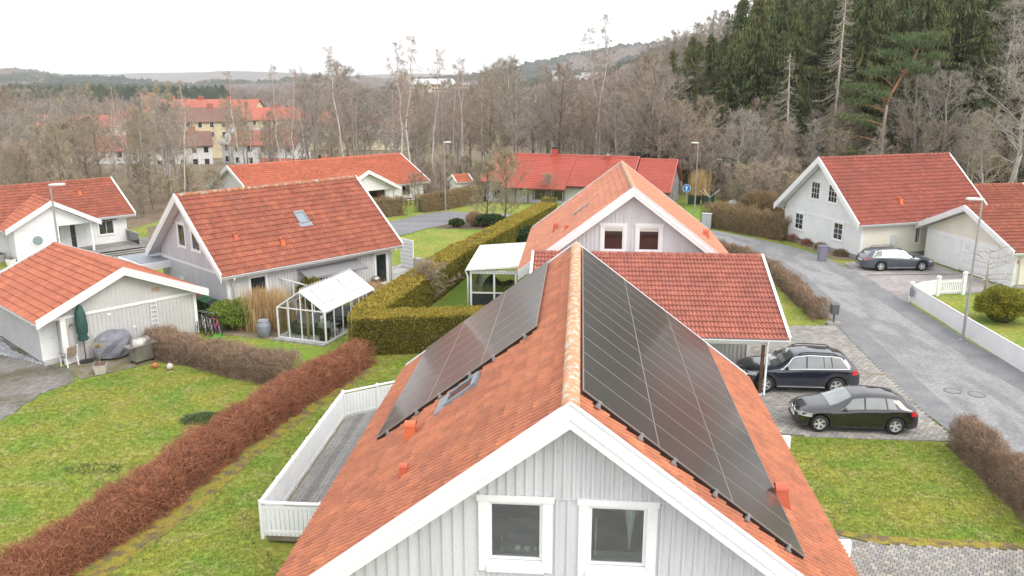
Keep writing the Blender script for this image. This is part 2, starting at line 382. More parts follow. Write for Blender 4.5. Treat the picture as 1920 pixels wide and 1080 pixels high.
paving('front_path', [(7.2,20.9),(9.3,21.2),(10.3,20.75),(14.2,20.45),(16.2,20.4),(16.2,14),(7,14)], paver_m, .02, (.16,.16), radians(-32))
paving('garage_forecourt', [(-18.8,33.5),(-19.5,32.1),(-19.5,29.2),(-20.5,24),(-34,24),(-34,40),(-26.2,40.6),(-20.9,35.6),(-19.9,35.2)], paver_mossy, .02, (.22,.16), radians(43))
paving('neighbour_driveway', [(23.05,54.4),(22.8,45.8),(23.3,46.8),(24.6,48),(27,48.5),(28.9,48.4),(30.4,49.6),(29.5,56),(27.5,57.2),(24.8,57.6),(23.2,56.6)], paver_i, .02, (.28,.21), radians(-15), 120)
paving('patio', [(-10.5,51.5),(-7.4,49.3),(-4.6,52.3),(-5.6,54.6),(-6.9,56.8),(-9.5,54.5)], mat('patio_slabs', (.42,.40,.385), (.33,.32,.31), rough=.9, sc=.8, var=.1, isl=.18), .02, (.42,.42), radians(-44), 200)
paving('step_path', [(-20.6,35.2),(-20.1,34.8),(-23.8,37.6),(-25.6,39.6),(-26.1,39.2),(-24.4,37.2)], mat('blue_pavers', (.36,.37,.40), (.27,.28,.30), rough=.9, sc=.8, var=.12, isl=.2), .046, (.20,.10), radians(-47), 60)
# kerb line between neighbour's asphalt apron and drive
MB().bar((23.3,52.95,.045),(29.6,53.3,.045),.10,.04).build('kerb', dark_m, kind='structure')
MB().bar((13.9,34.55,.04),(16.4,34.35,.04),.08,.05).build('drain_channel', mat('rusty_edging',(.26,.19,.10),(.2,.17,.12),rough=.9), kind='structure')
sheet('lawn', [(-9.3,67.2),(-7.9,70.2),(-6.9,71.4),(-2.2,70.9),(-.8,70.4),(-2.0,66),(-4.9,56),(-5.5,54.8),(-6.9,57),(-9.6,60),(-13.5,60.5)], green_lawn, .012)
sheet('lawn', [(-8,86.3),(-10.3,83.5),(-12.2,86),(-9,90),(-6,95),(-3.4,96.5),(-5.4,90)], green_lawn, .02)
sheet('lawn', [(19.6,68.2),(18.8,77),(15,90),(21,92),(24,84),(24.5,70),(22,68)], green_lawn, .02)
sheet('lawn', [(-4.3,45),(-2.5,44),(-2.0,52.6),(-.5,58),(1,60),(-.6,60),(-3,52.5)], green_lawn, .012)
sheet('lawn', [(-13.5,37.5),(-11.7,39),(-9.3,38.1),(-8.2,38.4),(-8.2,36.6),(-10,35.3)], green_lawn, .012)
sheet('mulch_bed', [(-6.9,71.9),(-5.9,74.1),(-4,76.4),(-.8,76.4),(1.5,75.2),(.6,72),(-.9,70.9),(-2.4,71.2),(-4.4,71.3)], soil, .02)
sheet('mulch_bed', [(21.9,66.8),(23.1,57.9),(25.0,57.6),(24.6,59.2),(22.9,64.6)], mat('leafy_bed', (.30,.23,.16), (.17,.13,.08), rough=1, sc=2.5, var=.35, bump=.8, bsc=20), .03)
sheet('mulch_bed', [(-16.8,42.6),(-14.6,40.2),(-11.9,39.3),(-11.6,40.3),(-9.6,45.2),(-10.4,46.2),(-14.6,42)], mat('leafy_bed2', (.27,.21,.15), (.17,.15,.07), rough=1, sc=1.8, var=.35, bump=.8, bsc=20), .015)
sheet('garage_yard', [(-16.2,36.2),(-17.5,34.9),(-18.7,33.8),(-20.2,35.4),(-20.2,36.2),(-17,39.4)], mat('mossy_gravel', (.20,.185,.15), (.16,.135,.06), rough=1, sc=1.6, var=.3, bump=.5, bsc=30, thr=(.42,.6)), .026)
sheet('gravel_bed', [(25.6,39.6),(24.8,37.8),(24.0,34),(23.8,30),(30,30),(30,40.5),(27,40.8)], mat('pale_gravel', (.40,.385,.37), (.30,.29,.28), rough=1, sc=4, var=.35, bump=.7, bsc=30), .02)
sheet('added_bounce_gravel', [(-4.5,-85),(16.2,-85),(16.2,13.8),(6.8,13.8),(6.6,11.8),(-4.5,11.8)], mat('neutral_bounce_gravel', (.30,.29,.285), (.23,.225,.22), rough=1, sc=1.5, var=.3, bump=.5, bsc=30), .016)  # unseen gravel, added to keep green lawn bounce off the near gable
sheet('added_bounce_gravel', [(-38,46),(-29,42),(-24.5,45.5),(-22.5,49),(-26,58),(-29.8,58.4),(-33.5,54.5),(-38,56)], MATS['neutral_bounce_gravel'], .016)  # gravel added so grass bounce doesn't tint the bungalow walls green
# yellow moss along the red hedge and lawn edge
strip('moss_strip', [((-6.9,35.2),(-6.1,35.0)),((-8.2,31.5),(-7.5,31.2)),((-9.5,27.0),(-8.75,26.7)),((-10.5,22.8),(-9.6,22.4)),((-11.7,19.3),(-10.8,18.9)),((-13.3,14),(-12.3,14))], moss_edge, .012, 4)
strip('moss_strip', [((9.35,21.3),(9.25,21.6)),((10.2,20.82),(10.3,21.25)),((12,20.62),(12,21.05)),((14.1,20.5),(14.1,20.85)),((15.3,20.5),(15.3,20.75))], moss_edge, .024, 4)

# grass blades on the lawns near the camera
blade_m = mat('grass_blades', (.165,.265,.036), (.28,.285,.05), rough=.8, sc=.55, var=.2, isl=.22, islhue=(.27,.26,.08), spec=.2, trans=.4, col3=(.28,.235,.09), sc3=1.3)
def blades(poly, n, rnd, h=(.018,.05), avoid=None):
    b = MB(); x0 = min(p[0] for p in poly); x1 = max(p[0] for p in poly); y0 = min(p[1] for p in poly); y1 = max(p[1] for p in poly); k = 0
    V, F = b.v, b.f
    while k < n:
        x = rnd.uniform(x0, x1); y = rnd.uniform(y0, y1)
        if not inpoly(x, y, poly): continue
        k += 1; t = mnoise.noise(Vector((x*1.3, y*1.3, 0)))
        a = rnd.uniform(0, pi); H = rnd.uniform(*h)*(1+.5*t); w = rnd.uniform(.008,.016); lx, ly = rnd.gauss(0,.035), rnd.gauss(0,.035)
        i = len(V); V += [(x-w*cos(a), y-w*sin(a), .0), (x+w*cos(a), y+w*sin(a), .0), (x+lx, y+ly, H)]; F.append((i, i+1, i+2)); b.m.append(0)
    return b.build('grass', blade_m, label=None, kind='stuff')
g1 = blades([(9.9,28.0),(15.3,27.5),(15.2,20.9),(10.2,20.9),(9.2,21.3),(8.2,22)], 26000, R); g1['label'] = 'short mossy lawn grass beside the driveway'; g1['category'] = 'grass'
g2 = blades([(-18.7,33.5),(-16.4,35.7),(-13.8,34.9),(-11.0,33.4),(-8.9,33.2),(-10.4,28),(-11.9,23),(-13.6,19),(-20,26),(-19.4,29.2),(-19.4,32)], 60000, R); g2['label'] = 'mossy lawn grass in front of the grey garage'; g2['category'] = 'grass'
g3 = blades([(-6.6,36.8),(-3.0,37.6),(-3.2,28),(-6.2,28.4),(-7.4,21),(-6,19.8),(-5.2,15),(-12.4,15),(-10.0,21.9),(-8.95,27.2),(-7.7,31.8),(-6.4,35.3)], 54000, R); g3['label'] = 'green lawn grass between the red hedge and white deck fence'; g3['category'] = 'grass'
# ================================================================ house building kit
TW, TC = .32, .37
ROLL_HI = [(0,0),(.36,0),(.44,.62),(.58,1),(.76,1),(.92,.62),(1,0)]; ROLL_LO = [(0,0),(.38,0),(.56,1),(.80,1),(1,0)]
def tile_mesh(m, hi=True, tw=TW, tc=TC):
    "double-roll tile: two round rolls with flat pans between, lower edge overhanging"
    b = MB(); pr = ROLL_HI if hi else ROLL_LO; hgt = .045; prof = [(tw/2*(k+f), hgt*z) for k in (0, 1) for f, z in (pr if k == 0 else pr[1:])]; n = len(prof)-1
    lo = [(u, 0, .046+z) for u, z in prof]; up = [(u, tc+.03, .002+z) for u, z in prof]; dn = [(u, .035, .006+z*.85) for u, z in prof]
    b.add(lo+up+dn, [(i, i+1, n+1+i+1, n+1+i) for i in range(n)] + [(2*(n+1)+i, 2*(n+1)+i+1, i+1, i) for i in range(n)])
    return b.mesh('roof_tile', m, False)
def tile_slope(part, p0, u, d, LU, LD, m, ind=0, hi=True, key=None, skip=None, tw=TW, tc=TC, name='roof_tile'):
    "courses of single tiles on one roof slope; p0 = ridge corner, u = along, d = down the slope"
    p0, u, d = Vector(p0), Vector(u).normalized(), Vector(d).normalized(); n = u.cross(d)
    nU = max(1, round(LU/tw)); nD = max(1, round(LD/tc)); tw2 = LU/nU; tc2 = LD/nD
    flip = n.z < 0
    if flip: n = -n
    X = u if u.cross(-d).dot(n) > 0 else -u
    tm = tile_mesh(m, hi, tw2, tc2); cells = []
    for j in range(nD):
        for i in range(nU):
            a = i*tw2; dd = (j+1)*tc2
            if skip and any(a+tw2/2 > s[0] and a+tw2/2 < s[1] and dd-tc2/2 > s[2] and dd-tc2/2 < s[3] for s in skip): continue
            o = p0 + u*(a if X == u else a+tw2) + d*dd; cells.append((a, dd, o))
    rows = Matrix((X, -d, n)).transposed().to_4x4()
    chosen = set()
    if ind:
        idx = sorted(range(len(cells)), key=lambda k: key(cells[k][0], cells[k][1]))[:ind]; chosen = set(idx)
    V = [v.co.copy() for v in tm.vertices]; F = [tuple(p.vertices) for p in tm.polygons]; rest = MB(); rnd = random.Random(len(cells))
    for k, (a, dd, o) in enumerate(cells):
        Mx = Matrix.Translation(o + n*rnd.uniform(-.004,.004)) @ rows @ Matrix.Rotation(rnd.uniform(-.006,.006), 4, 'Z')
        if k in chosen:
            t = bpy.data.objects.new(name, tm); COL.objects.link(t); t.parent = part; t.matrix_basis = Mx
        else: rest.add([tuple(Mx @ v) for v in V], F)
    if rest.v: rest.build(name, m, part, False, kind='stuff')

def ridge_tiles(part, p0, u, L, m, ind=False, r=.13):
    p0, u = Vector(p0), Vector(u).normalized(); n = max(1, round(L/.40)); s = L/n
    side = Vector((u.y, -u.x, 0)); b = MB(); k = 8; vs = []
    for y, rr in ((0, r*1.08), (s+.03, r*.97)):
        for i in range(k+1):
            t = -.25 + (pi+.5)*i/k; vs.append((rr*cos(t)*1.12, y, rr*sin(t)))
    b.add(vs, [(i, i+1, k+1+i+1, k+1+i) for i in range(k)] + [tuple(range(k, -1, -1))])
    me = b.mesh('ridge_tile', m, True); rows = Matrix((side, u, Vector((0,0,1)))).transposed().to_4x4()
    rest = MB(); V = [v.co.copy() for v in me.vertices]; F = [tuple(p.vertices) for p in me.polygons]
    for i in range(n):
        M = Matrix.Translation(p0 + u*(i*s)) @ rows
        if ind:
            t = bpy.data.objects.new('ridge_tile', me); COL.objects.link(t); t.parent = part; t.matrix_basis = M
        else: rest.add([tuple(M @ v) for v in V], F)
    if rest.v: rest.build('ridge_tile', m, part, True, kind='stuff')

def gable_roof(root, y0, y1, hr, runs, m, pit=None, he=None, ind=0, hi=True, key=None, ridge_ind=False, skip=None, tile_sides=(1,-1), ridge_m=None, board=white, barge=(1,1), barge_h=.30, gut=gutter_m, segs=None, tw=TW, tc=TC, rs=1):
    "roof part with tiles, bargeboards and gutters. runs = horizontal run to +x and to -x"
    t = tan(pit) if pit else (hr-he)/runs[0]; th = math.atan(t)
    d = MB(); dz = .05; tk = .12
    segs = segs or {1: [(y0, y1, runs[0])], -1: [(y0, y1, runs[1])]}
    for sd in (1, -1):
        for (a, c, run) in segs[sd]:
            zt = hr-dz; xs_ = [0, sd*run]; P = [(0, zt), (sd*run, zt-run*t), (sd*run, zt-run*t-tk), (0, zt-tk)]
            vs = [(x, a+.02, z) for x, z in P] + [(x, c-.02, z) for x, z in P]
            fs = [(0,1,2,3),(7,6,5,4),(0,4,5,1),(1,5,6,2),(2,6,7,3)]
            d.add(vs, fs if sd > 0 else [f[::-1] for f in fs])
    roof = d.build('roof', [board], root)
    for sd in (1, -1):
        if sd not in tile_sides: continue
        for (a, c, run) in segs[sd]:
            tile_slope(roof, (sd*.03, a+.03, hr-.03*t-.02), (0,1,0), (sd*cos(th), 0, -sin(th)), c-a-.06, (run+.03)/cos(th), m,
                       ind if sd == tile_sides[0] or ind == 0 else ind, hi, (lambda A, D, sd=sd: key(A, D, sd)) if key else None,
                       [s[1:] for s in (skip or []) if s[0] == sd], tw, tc)
    ridge_tiles(roof, (0, y0+.02, hr-.02), (0,1,0), y1-y0-.04, ridge_m or m, ridge_ind, .13*rs)
    for e, (ya, yb) in enumerate(((y0-.05, y0), (y1, y1+.05))):
        if not barge[e]: continue
        for sd in (1, -1):
            seg = segs[sd][0 if e == 0 else -1]; run = seg[2]+.03; b = MB()
            def plank(top, h, q0, q1):
                P = [(0, hr+top), (sd*run, hr+top-run*t), (sd*run, hr+top-h-run*t), (0, hr+top-h)]
                vs = [(x, q0, z) for x, z in P] + [(x, q1, z) for x, z in P]; fs = [(0,3,2,1),(4,5,6,7),(0,1,5,4),(1,2,6,5),(2,3,7,6)]
                b.add(vs, [f[::-1] for f in fs] if sd > 0 else fs)
            f = 1 if e == 0 else -1; q = ya if e == 0 else yb
            plank(.085, barge_h*.62/cos(th), min(q, q+f*.05), max(q, q+f*.05))
            plank(.085-barge_h*.62/cos(th)-.002, barge_h*.38/cos(th), min(q+f*.02, q+f*.05), max(q+f*.02, q+f*.05))
            plank(.115, .028, min(q-f*.02, q+f*.10), max(q-f*.02, q+f*.10))
            b.build('bargeboard', board, root)
    for sd in (1, -1):
        if sd not in tile_sides: continue
        for (a, c, run) in segs[sd]:
            z = hr-run*t; x = sd*(run+.05); b = MB(); k = 6; vs = []
            for y in (a, c):
                for i in range(k+1):
                    q = pi*i/k; vs.append((x+.065*cos(q), y, z-.05-.065*sin(q)))
                for i in range(k+1):
                    q = pi*i/k; vs.append((x+.055*cos(q), y, z-.05-.055*sin(q)))
            m1 = 2*(k+1); fs = []
            for i in range(k): fs += [(i, i+1, m1+i+1, m1+i), (m1+k+1+i, m1+k+1+i+1, k+1+i+1, k+1+i)]
            fs += [(0, m1, m1+k+1, k+1), (k, 2*k+1, m1+2*k+1, m1+k)]
            b.add(vs, fs); b.box(x-sd*.075-.012, x-sd*.075+.012, a+.01, c-.01, z-.24, z-.06)
            b.build('gutter', gut, root, True)
    return roof, t

def gable_poly(xL, xR, z0, hr, t, drop):
    return [(xL, z0), (xR, z0), (xR, hr-drop-abs(xR)*t), (0, hr-drop), (xL, hr-drop-abs(xL)*t)]
def wall_body(root, xL, xR, y0, y1, z0, hr, t, m, drop=.24):
    P = gable_poly(xL, xR, z0, hr, t, drop); b = MB(); n = len(P)
    b.add([(x, y0, z) for x, z in P] + [(x, y1, z) for x, z in P], [tuple(range(n)), tuple(range(2*n-1, n-1, -1))] + [((i+1)%n, i, n+i, n+(i+1)%n) for i in range(n)])
    return b.build('wall', m, root)
def holes_wall(root, xL, xR, y0, y1, z0, hr, t, holes, m, drop=.24):
    "gable wall with real window openings"
    top = lambda x: hr-drop-abs(x)*t
    cuts = sorted(set([xL, 0, xR] + [h[0] for h in holes] + [h[1] for h in holes])); b = MB()
    def pr(P):
        n = len(P); b.add([(x, y0, z) for x, z in P] + [(x, y1, z) for x, z in P], [tuple(range(n)), tuple(range(2*n-1, n-1, -1))] + [((i+1)%n, i, n+i, n+(i+1)%n) for i in range(n)])
    for a, c in zip(cuts, cuts[1:]):
        h = [q for q in holes if q[0] <= a+1e-6 and q[1] >= c-1e-6]
        if h: h = h[0]; pr([(a, z0), (c, z0), (c, h[2]), (a, h[2])]); pr([(a, h[3]), (c, h[3]), (c, top(c)), (a, top(a))])
        else: pr([(a, z0), (c, z0), (c, top(c)), (a, top(a))])
    return b.build('wall', m, root)
ROT = {'front': 0., 'right': pi/2, 'left': -pi/2, 'back': pi}
def face_obj(o, face, at, pos):
    "put a part built facing -y onto a wall face; pos = running coordinate along the wall (house x or y)"
    o.rotation_euler = (0, 0, ROT[face])
    o.location = (pos, at, 0) if face in ('front', 'back') else (at, pos, 0); return o
def battens(root, face, at, a0, a1, z0, ztop, m, step=.20, w=.05, dp=.022, single=False, skip=()):
    rest = MB(); n = int(abs(a1-a0)/step)
    for i in range(n+1):
        p = a0 + (a1-a0-n*step)/2 + i*step; zt = ztop(p); pieces = [(z0, zt)]
        for (s0, s1, sz0, sz1) in skip:
            if s0 < p < s1:
                q = []
                for (u0, u1) in pieces:
                    if sz0 > u0: q.append((u0, min(u1, sz0)))
                    if sz1 < u1: q.append((max(u0, sz1), u1))
                pieces = q
        for (u0, u1) in pieces:
            if u1-u0 < .05: continue
            tgt = MB() if single else rest
            if face == 'front': tgt.box(p-w/2, p+w/2, at-dp, at+.005, u0, u1)
            elif face == 'back': tgt.box(p-w/2, p+w/2, at-.005, at+dp, u0, u1)
            elif face == 'right': tgt.box(at-.005, at+dp, p-w/2, p+w/2, u0, u1)
            else: tgt.box(at-dp, at+.005, p-w/2, p+w/2, u0, u1)
            if single: tgt.build('batten', m, root)
    if rest.v: rest.build('batten', m, root, kind='stuff')
def window(root, face, at, pos, w, z0, z1, cas=.10, m=white, grid=(1,1), glass=None, fw=.05, depth=.0, sill=True, name='window'):
    "casing and frame with pane, sill and glazing bars as sub-parts; w, z0, z1 = size of the frame opening"
    b = MB(); x0, x1 = -w/2, w/2; g = glass or dglass
    b.box(x0-cas, x0, -.045, .02, z0-cas*.3, z1+.002); b.box(x1, x1+cas, -.045, .02, z0-cas*.3, z1+.002)
    b.box(x0-cas-.03, x1+cas+.03, -.055, .02, z1+.004, z1+cas+.02)
    f0 = -.022+depth
    for q in ((x0, x0+fw, z0, z1), (x1-fw, x1, z0, z1)): b.box(q[0], q[1], f0, f0+.05, q[2], q[3])
    b.box(x0+fw, x1-fw, f0, f0+.05, z0, z0+fw); b.box(x0+fw, x1-fw, f0, f0+.05, z1-fw, z1)
    o = face_obj(b.build(name, m, root), face, at, pos)
    MB().box(x0+fw, x1-fw, f0+.012, f0+.02, z0+fw, z1-fw).build('pane', g, o)
    if sill: MB().box(x0-cas*.9, x1+cas*.9, -.075, .0, z0-cas*.3-.06, z0-.012).build('sill', m, o)
    nx, nz = grid
    for i in range(1, nx): x = x0+fw+(w-2*fw)*i/nx; MB().box(x-.014, x+.014, f0-.004, f0+.011, z0+fw, z1-fw).build('glazing_bar', m, o)
    for j in range(1, nz):
        z = z0+fw+(z1-z0-2*fw)*j/nz; MB().box(x0+fw, x1-fw, f0-.003, f0+.010, z-.014, z+.014).build('glazing_bar', m, o)
    return o
def door(root, face, at, pos, w, h, m=white, z0=.1, cas=.09, panes=(), glass=None, frame_m=None, ribs=0):
    b = MB(); fm = frame_m or white
    b.box(-w/2-cas, -w/2, -.045, .02, z0, z0+h); b.box(w/2, w/2+cas, -.045, .02, z0, z0+h); b.box(-w/2-cas, w/2+cas, -.05, .02, z0+h+.002, z0+h+cas)
    o = face_obj(b.build('door', fm, root), face, at, pos)
    lf = MB().box(-w/2+.004, w/2-.004, -.022, .01, z0+.01, z0+h-.004)
    for k in range(ribs): zz = z0+h*(k+1)/(ribs+1); lf.box(-w/2+.03, w/2-.03, -.028, -.02, zz-.02, zz+.02)
    lf.build('door_leaf', m, o)
    for (px, pz, pw, ph) in panes: MB().box(px-pw/2, px+pw/2, -.03, -.018, z0+pz, z0+pz+ph).build('pane', glass or dglass, o)
    MB().bar((w/2-.12,-.06,z0+1.0),(w/2-.22,-.06,z0+1.0),.02,.02).bar((w/2-.12,-.06,z0+1.0),(w/2-.12,-.02,z0+1.0),.02,.02).build('handle', steel, o)
    return o
def roof_vent(root, roof_z, x, y, sd, sc=1., m=None):
    "arched sheet-metal hood standing on the slope, open towards the eave"
    w, h, dp = .17*sc, .42*sc, .30*sc; b = MB(); k = 10; prof = [(-w*1.45, -.35*sc), (-w*.86, h)]
    prof += [(-w*.86*cos(pi*i/k), h+w*.86*sin(pi*i/k)) for i in range(1, k)] + [(w*.86, h), (w*1.45, -.35*sc)]
    n = len(prof)
    vs = [(-dp/2*(1.5 if z < 0 else 1), p, z) for p, z in prof] + [(dp/2*(1.9 if z < 0 else 1), p, z) for p, z in prof]
    b.add(vs, [tuple(range(n-1,-1,-1)), tuple(range(n, 2*n))] + [(i, (i+1)%n, n+(i+1)%n, n+i) for i in range(n)])
    o = b.build('roof_vent', m or vent_red, root); o.location = (x, y, roof_z(x)); o.rotation_euler = (0, 0, 0 if sd > 0 else pi)
    c = MB(); pr2 = [(p*.8, z) for p, z in prof if z >= h]; q = [(dp/2+.004, p, z-.02) for p, z in pr2]
    c.add(q, [tuple(range(len(q)))]); c.build('opening', dark_m, o)
    s = MB(); k2 = 8; vs = []
    for xx in (-dp/2-.02, dp/2+.03*sc):
        for i in range(k2+1): vs.append((xx, -w*.95*cos(pi*i/k2), h+w*.95*sin(pi*i/k2)+.005))
    s.add(vs, [(i, i+1, k2+2+i, k2+1+i) for i in range(k2)]); s.build('hood', m or vent_red, o, True)
    return o
def skylight(root, hr, t, sd, a0, a1, d0, d1, m=lead_m, glass=None):
    th = math.atan(t); dn = Vector((sd*cos(th), 0, -sin(th))); nn = Vector((sd*sin(th), 0, cos(th))); u = Vector((0,1,0)); p = Vector((0,0,hr))
    def q(a, d, h): return p+u*a+dn*d+nn*h
    b = MB()
    def slab(tgt, a, c, e, f, h0, h1): tgt.obox(q((a+c)/2, (e+f)/2, (h0+h1)/2), u*((c-a)/2), dn*((f-e)/2), nn*((h1-h0)/2))
    slab(b, a0, a1, d0, d0+.13, -.02, .12); slab(b, a0, a1, d1-.09, d1, -.02, .10); slab(b, a0, a0+.09, d0+.13, d1-.09, -.02, .105); slab(b, a1-.09, a1, d0+.13, d1-.09, -.02, .105)
    slab(b, a0-.12, a1+.12, d1, d1+.28, .035, .06)
    o = b.build('skylight', m, root)
    g = MB(); slab(g, a0+.09, a1-.09, d0+.13, d1-.09, .03, .08); g.build('pane', glass or mat('skylight_glass', (.20,.25,.29), rough=.05, var=0, spec=.9), o)
    return o
def downpipe(root, x, y, z, out=(0,0), zb=.1, m=gutter_m):
    pts = [(x, y, z), (x, y, z-.08), (x+out[0], y+out[1], z-.35), (x+out[0], y+out[1], zb)]
    return MB().path(pts, .042, 8).build('downpipe', m, root, True)
def corner_boards(root, xs_, ys_, z0, z1, m=white, w=.13):
    for x, sx in xs_:
        for y, sy in ys_:
            MB().box(min(x+sx*.028, x-sx*w), max(x+sx*.028, x-sx*w), min(y+sy*.028, y+sy*.002), max(y+sy*.028, y+sy*.002), z0, z1).box(min(x+sx*.0285, x+sx*.002), max(x+sx*.0285, x+sx*.002), min(y, y-sy*w), max(y, y-sy*w), z0, z1).build('corner_board', m, root)
# ================================================================ the solar house (nearest)
LA, HRA, HWA = 13.57, 7.45, 5.7; PITA = radians(37.3); tA = tan(PITA)
A = thing('solar_house', 'nearest light grey boarded house with orange tiled roof carrying solar panels', 'house', (.97, 12.82, 0), hd(4.664))
# sizes in the picture fall off with distance along the ridge: nearest free tiles are single objects
keyA = lambda a, d, sd: a + (0 if sd < 0 else (0 if (a < .75 or d > 5.25) else 50)) + .05*abs(d-3.5)
roofA, _ = gable_roof(A, 0, LA, HRA, (HWA, HWA), tile_a, pit=PITA, ind=150, key=keyA, ridge_ind=True, ridge_m=lichen, barge_h=.36, skip=[(-1, 5.1, 6.0, 2.75, 3.85), (1, 1.0, 12.8, .6, 4.9), (-1, 6.7, 13.0, 1.4, 5.6)], rs=1.05)
og, oe = .45, .6; xw = HWA-oe
wins = [(-1.46, -.43, 4.26, 5.46), (.33, 1.41, 4.24, 5.45)]
holes_wall(A, -xw, xw, og, og+.16, 0, HRA, tA, wins, grey_board)
ROOM = 3.4
wall_body(A, -xw, xw, og+ROOM, LA-og, 0, HRA, tA, grey_board)
sidew = MB()
for sd in (1, -1): sidew.box(min(sd*xw, sd*(xw-.16)), max(sd*xw, sd*(xw-.16)), og+.16, og+ROOM, 0, HRA-.24-xw*tA)
sidew.build('wall', grey_board, A)
room_m = mat('room_wall', (.34,.34,.35), rough=.9, var=.05); floor_m = mat('room_floor', (.22,.16,.11), rough=.5, var=.15)
MB().box(-xw+.2, xw-.2, og+.16, og+ROOM-.02, 3.2, 3.45).build('room_floor', floor_m, A)
rp = gable_poly(-2.6, 2.6, 3.45, HRA, tA, .45); MB().add([(x, og+ROOM-.03, z) for x, z in rp], [tuple(range(5))]).box(-.06, .06, og+.16, og+ROOM-.06, 3.45, 6.2).build('room_wall', room_m, A)
# cladding: two tiers of boards with battens
TR = 5.56
topA = lambda x: HRA-.27-abs(x)*tA
MB().box(-2.2, 2.2, og-.03, og+.01, TR-.04, TR+.02).build('trim_board', grey_board, A)
up = MB(); up.add([(-1.98, og-.022, TR+.02), (1.98, og-.022, TR+.02), (0, og-.022, topA(0)), (-1.98, og+.0, TR+.02), (1.98, og+.0, TR+.02), (0, og+.0, topA(0))], [(0,1,2),(0,3,4,1),(1,4,5,2),(2,5,3,0)])
up.build('upper_boards', grey_board, A)
battens(A, 'front', og-.022, -1.9, 1.9, TR-.012, topA, grey_board, .165, .05, .03, True)
battens(A, 'front', og, -xw+.1, xw-.1, .2, lambda x: min(TR-.045, topA(x)), grey_board, .205, .052, .03, True, skip=[(-1.66, -.23, 4.02, 5.6), (.12, 1.62, 4.02, 5.6)])
def deep_window(root, x0, x1, z0, z1, at, lab):
    b = MB(); w = x1-x0; xc = (x0+x1)/2; c = .15
    b.box(-w/2-c, -w/2, -.05, .03, z0-.20, z1+.002); b.box(w/2, w/2+c, -.05, .03, z0-.20, z1+.002); b.box(-w/2-c-.03, w/2+c+.03, -.065, .03, z1+.004, z1+.12)
    b.box(-w/2, -w/2+.03, -.048, .14, z0, z1); b.box(w/2-.03, w/2, -.048, .14, z0, z1); b.box(-w/2+.03, w/2-.03, -.048, .14, z1-.02, z1)
    o = b.build('window', white, root, loc=(xc, at, 0)); fr = MB(); f = .055
    fr.box(-w/2+.03, -w/2+.03+f, .0, .05, z0+.02, z1-.02); fr.box(w/2-.03-f, w/2-.03, .0, .05, z0+.02, z1-.02)
    fr.box(-w/2+.03+f, w/2-.03-f, .0, .05, z0+.02, z0+.02+f); fr.box(-w/2+.03+f, w/2-.03-f, .0, .05, z1-.02-f, z1-.02)
    fr.build('frame', white, o)
    MB().box(-w/2+.03+f, w/2-.03-f, .022, .028, z0+.02+f, z1-.02-f).build('pane', clear_glass, o)
    MB().add([(-w/2-.005,-.09,z0-.20),(w/2+.005,-.09,z0-.20),(w/2+.005,-.09,z0-.10),(-w/2-.005,-.09,z0-.10),(-w/2-.005,.0,z0-.20),(w/2+.005,.0,z0-.20),(w/2+.005,.0,z0+.01),(-w/2-.005,.0,z0+.01)],
             [(0,1,2,3),(3,2,6,7),(1,5,6,2),(4,0,3,7),(0,4,5,1)]).build('sill', white, o)
    MB().box(-w/2-.02, w/2+.02, .16, .42, z0-.02, z0+.04).build('inner_sill', mat('pale_sill', (.62,.64,.60), rough=.4, var=.02), o)
    return o
wo1 = deep_window(A, *wins[0][:2], wins[0][2], wins[0][3], og, 'left'); wo2 = deep_window(A, *wins[1][:2], wins[1][2], wins[1][3], og, 'right')
rzA = lambda x: HRA - abs(x)*tA
cA = cos(PITA)
roof_vent(A, rzA, 5.54*cA, 3.29, 1, .78); roof_vent(A, rzA, -4.67*cA, 4.71, -1, .72, mat('orange_vent_metal', (.62,.14,.05), rough=.4, var=.04)); roof_vent(A, rzA, -4.25*cA, 2.36, -1, .45)
skylight(A, HRA, tA, -1, 5.15, 5.95, 2.78, 3.75, glass=mat('tile_reflecting_glass', (.05,.05,.05), rough=.04, var=0, spec=1.))
# flat flashing and gutter return at the porch part of the right eave
for (ya, yb) in ((3.55, 4.5), (8.9, 9.6)):
    MB().box(5.35, 6.05, ya-.02, ya+.10, rzA(5.75)-.32, rzA(5.75)+.02).build('gutter_return', white, A)
downpipe(A, -xw-.5, LA-.6, 3.0, (.42, 0)); downpipe(A, xw+.5, .8, 3.0, (-.42, 0))
# things on the window sills
def sill_item(name, label, cat, x, prof, m, y=og+.28, z=4.30, extra=None):
    o = thing(name, label, cat); o.parent = None
    M = A.matrix_basis @ Vector((x, y, z)); o.location = M
    MB().lathe(prof, 14).build('body', m, o, True)
    if extra: extra(o)
    return o
cera = mat('cream_ceramic', (.68,.67,.52), rough=.3, var=.03); clear_pot = mat('white_ceramic', (.7,.7,.68), rough=.3, var=.02)
bpy.context.view_layer.update()
for i, (x, lb) in enumerate(((-.93, 'left of the pair'), (-.75, 'right of the pair'))):
    sill_item('round_pot', 'small round cream pot on the left window sill, ' + lb, 'pot', x, [(.03,0),(.065,.02),(.075,.06),(.06,.10),(.045,.115)], cera)
leafm = mat('dark_pot_leaves', (.03,.06,.03), (.06,.09,.04), rough=.6, var=.2)
def spikes(n, h, sp, m):
    def f(o):
        b = MB(); r = random.Random(n)
        for k in range(n):
            a = r.uniform(0, 2*pi); s_ = r.uniform(.2, 1)*sp
            b.ribbon([(0,0,.08), (s_*.5*cos(a), s_*.5*sin(a), .08+h*.6), (s_*cos(a), s_*sin(a), .08+h*r.uniform(.7,1))], .02, .004, r)
        b.build('leaves', m, o)
    return f
sill_item('potted_plant', 'little dark plant in a white pot at the right end of the left window sill', 'plant', -.58, [(.04,0),(.055,.09),(.05,.09)], clear_pot, extra=spikes(30, .1, .06, leafm))
